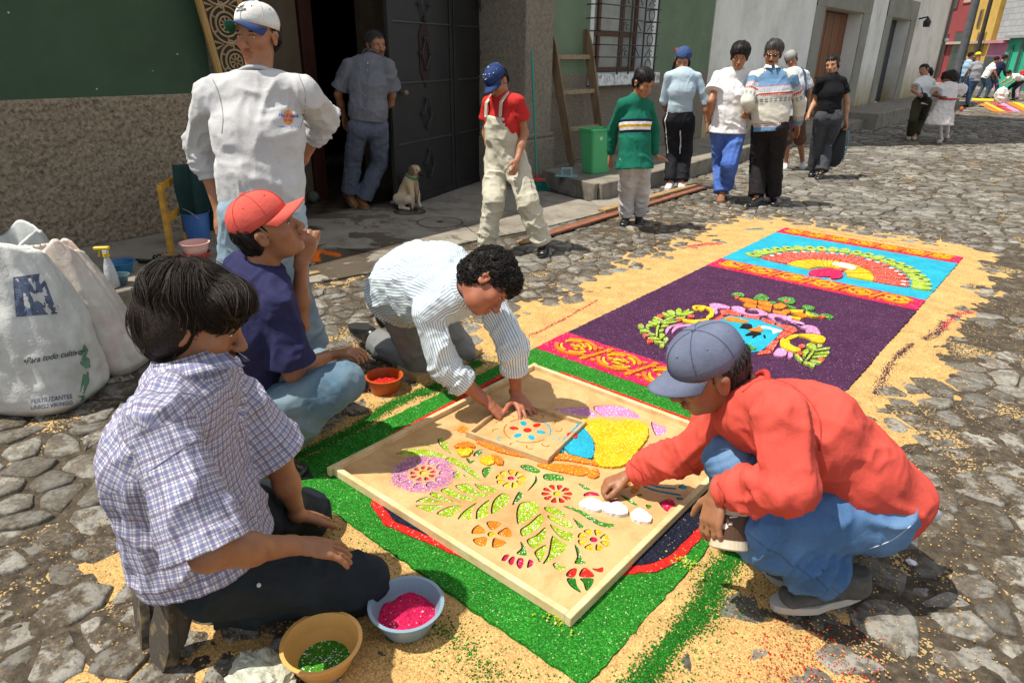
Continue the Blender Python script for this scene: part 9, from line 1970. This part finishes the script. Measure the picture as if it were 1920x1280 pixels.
b = NB('dog_coat'); a_ = b.n('ShaderNodeVertexColor'); a_.layer_name = 'Col'; nz = b.noise(b.coord('Object'), 220, 3, .7); M_FUR = b.done((a_, 0), .9, b.bump(nz, 0, .7, .004), .15)
soft_obj(S, 'body', .0065, M_FUR, dg_, post=fur, col=dcol)
m = MB(); q = dp(.022, 0, .315); an_ = nrm(fw * .35 + ZZ); a1_, b1_ = nrm(np.cross(an_, sdv)), sdv; m.tube([q + a1_ * .062 * math.cos(w) + b1_ * .062 * math.sin(w) for w in np.linspace(0, 6.28, 20)[:-1]], .009, 6, closed=True); m.build('collar', simple('green_collar', (.01, .20, .10), .6), dg_, smooth=True)
m = MB(); m.tube([q + fw * .062, dp(.10, -.01, .22), dp(.075, -.02, .08), dp(.12, -.04, .012)], .0035, 5); m.build('lead', simple('dark_lead', (.05, .03, .02), .7), dg_, smooth=True)
m = MB(); m.ball(hdc + hf * .118 - ZZ * .018, .011, 8, 6); m.build('nose', simple('dog_nose', (.008, .007, .007), .3), dg_, smooth=True); m = MB()
for y in (-1, 1): m.ball(hdc + hf * .052 + hs_ * .026 * y + ZZ * .016, .0075, 8, 6)
m.build('eye', simple('dog_eye', (.01, .008, .006), .15, spec=.7), dg_, smooth=True)
# ---- far carpet
fc = thing('far_sawdust_carpet', 'second sawdust carpet with orange and yellow stripes far down the street', 'carpet', tuple(G(1880, 205, .02)))
def fstrip(pts, mat, z): m = MB(); m.prism([tuple(G(a, b_, z)[:2]) for a, b_ in pts], .0, z); m.build('stripe', mat, fc)
fstrip([(1826, 190), (1960, 198), (1990, 222), (1868, 212)], simple('far_red', (.35, .09, .03), .9), .012)
for k, (x0, w2, mt) in enumerate(((1828, 10, S_ORANGE), (1842, 9, S_YELLOW), (1858, 5, S_PINK), (1868, 12, S_LILAC), (1886, 9, S_ORANGE), (1898, 12, S_YELLOW))): fstrip([(x0, 191.5), (x0 + w2, 192), (x0 + w2 + 34, 209), (x0 + 32, 208)], mt, .02 + .003 * k)
fstrip([(1822, 184), (1876, 186), (1878, 190), (1822, 188)], S_YELLOW, .03)
t = thing('sack', 'white sacks heaped between the figures by the turquoise house', 'sack', tuple(G(1878, 184, 0)), 'white sacks at the far carpet'); crumple('sack_cloth', G(1877, 180, .35), (.17, .15, .22), simple('far_sack', (.62, .62, .6), .8), t, 8, 16, 12, .25, .01)
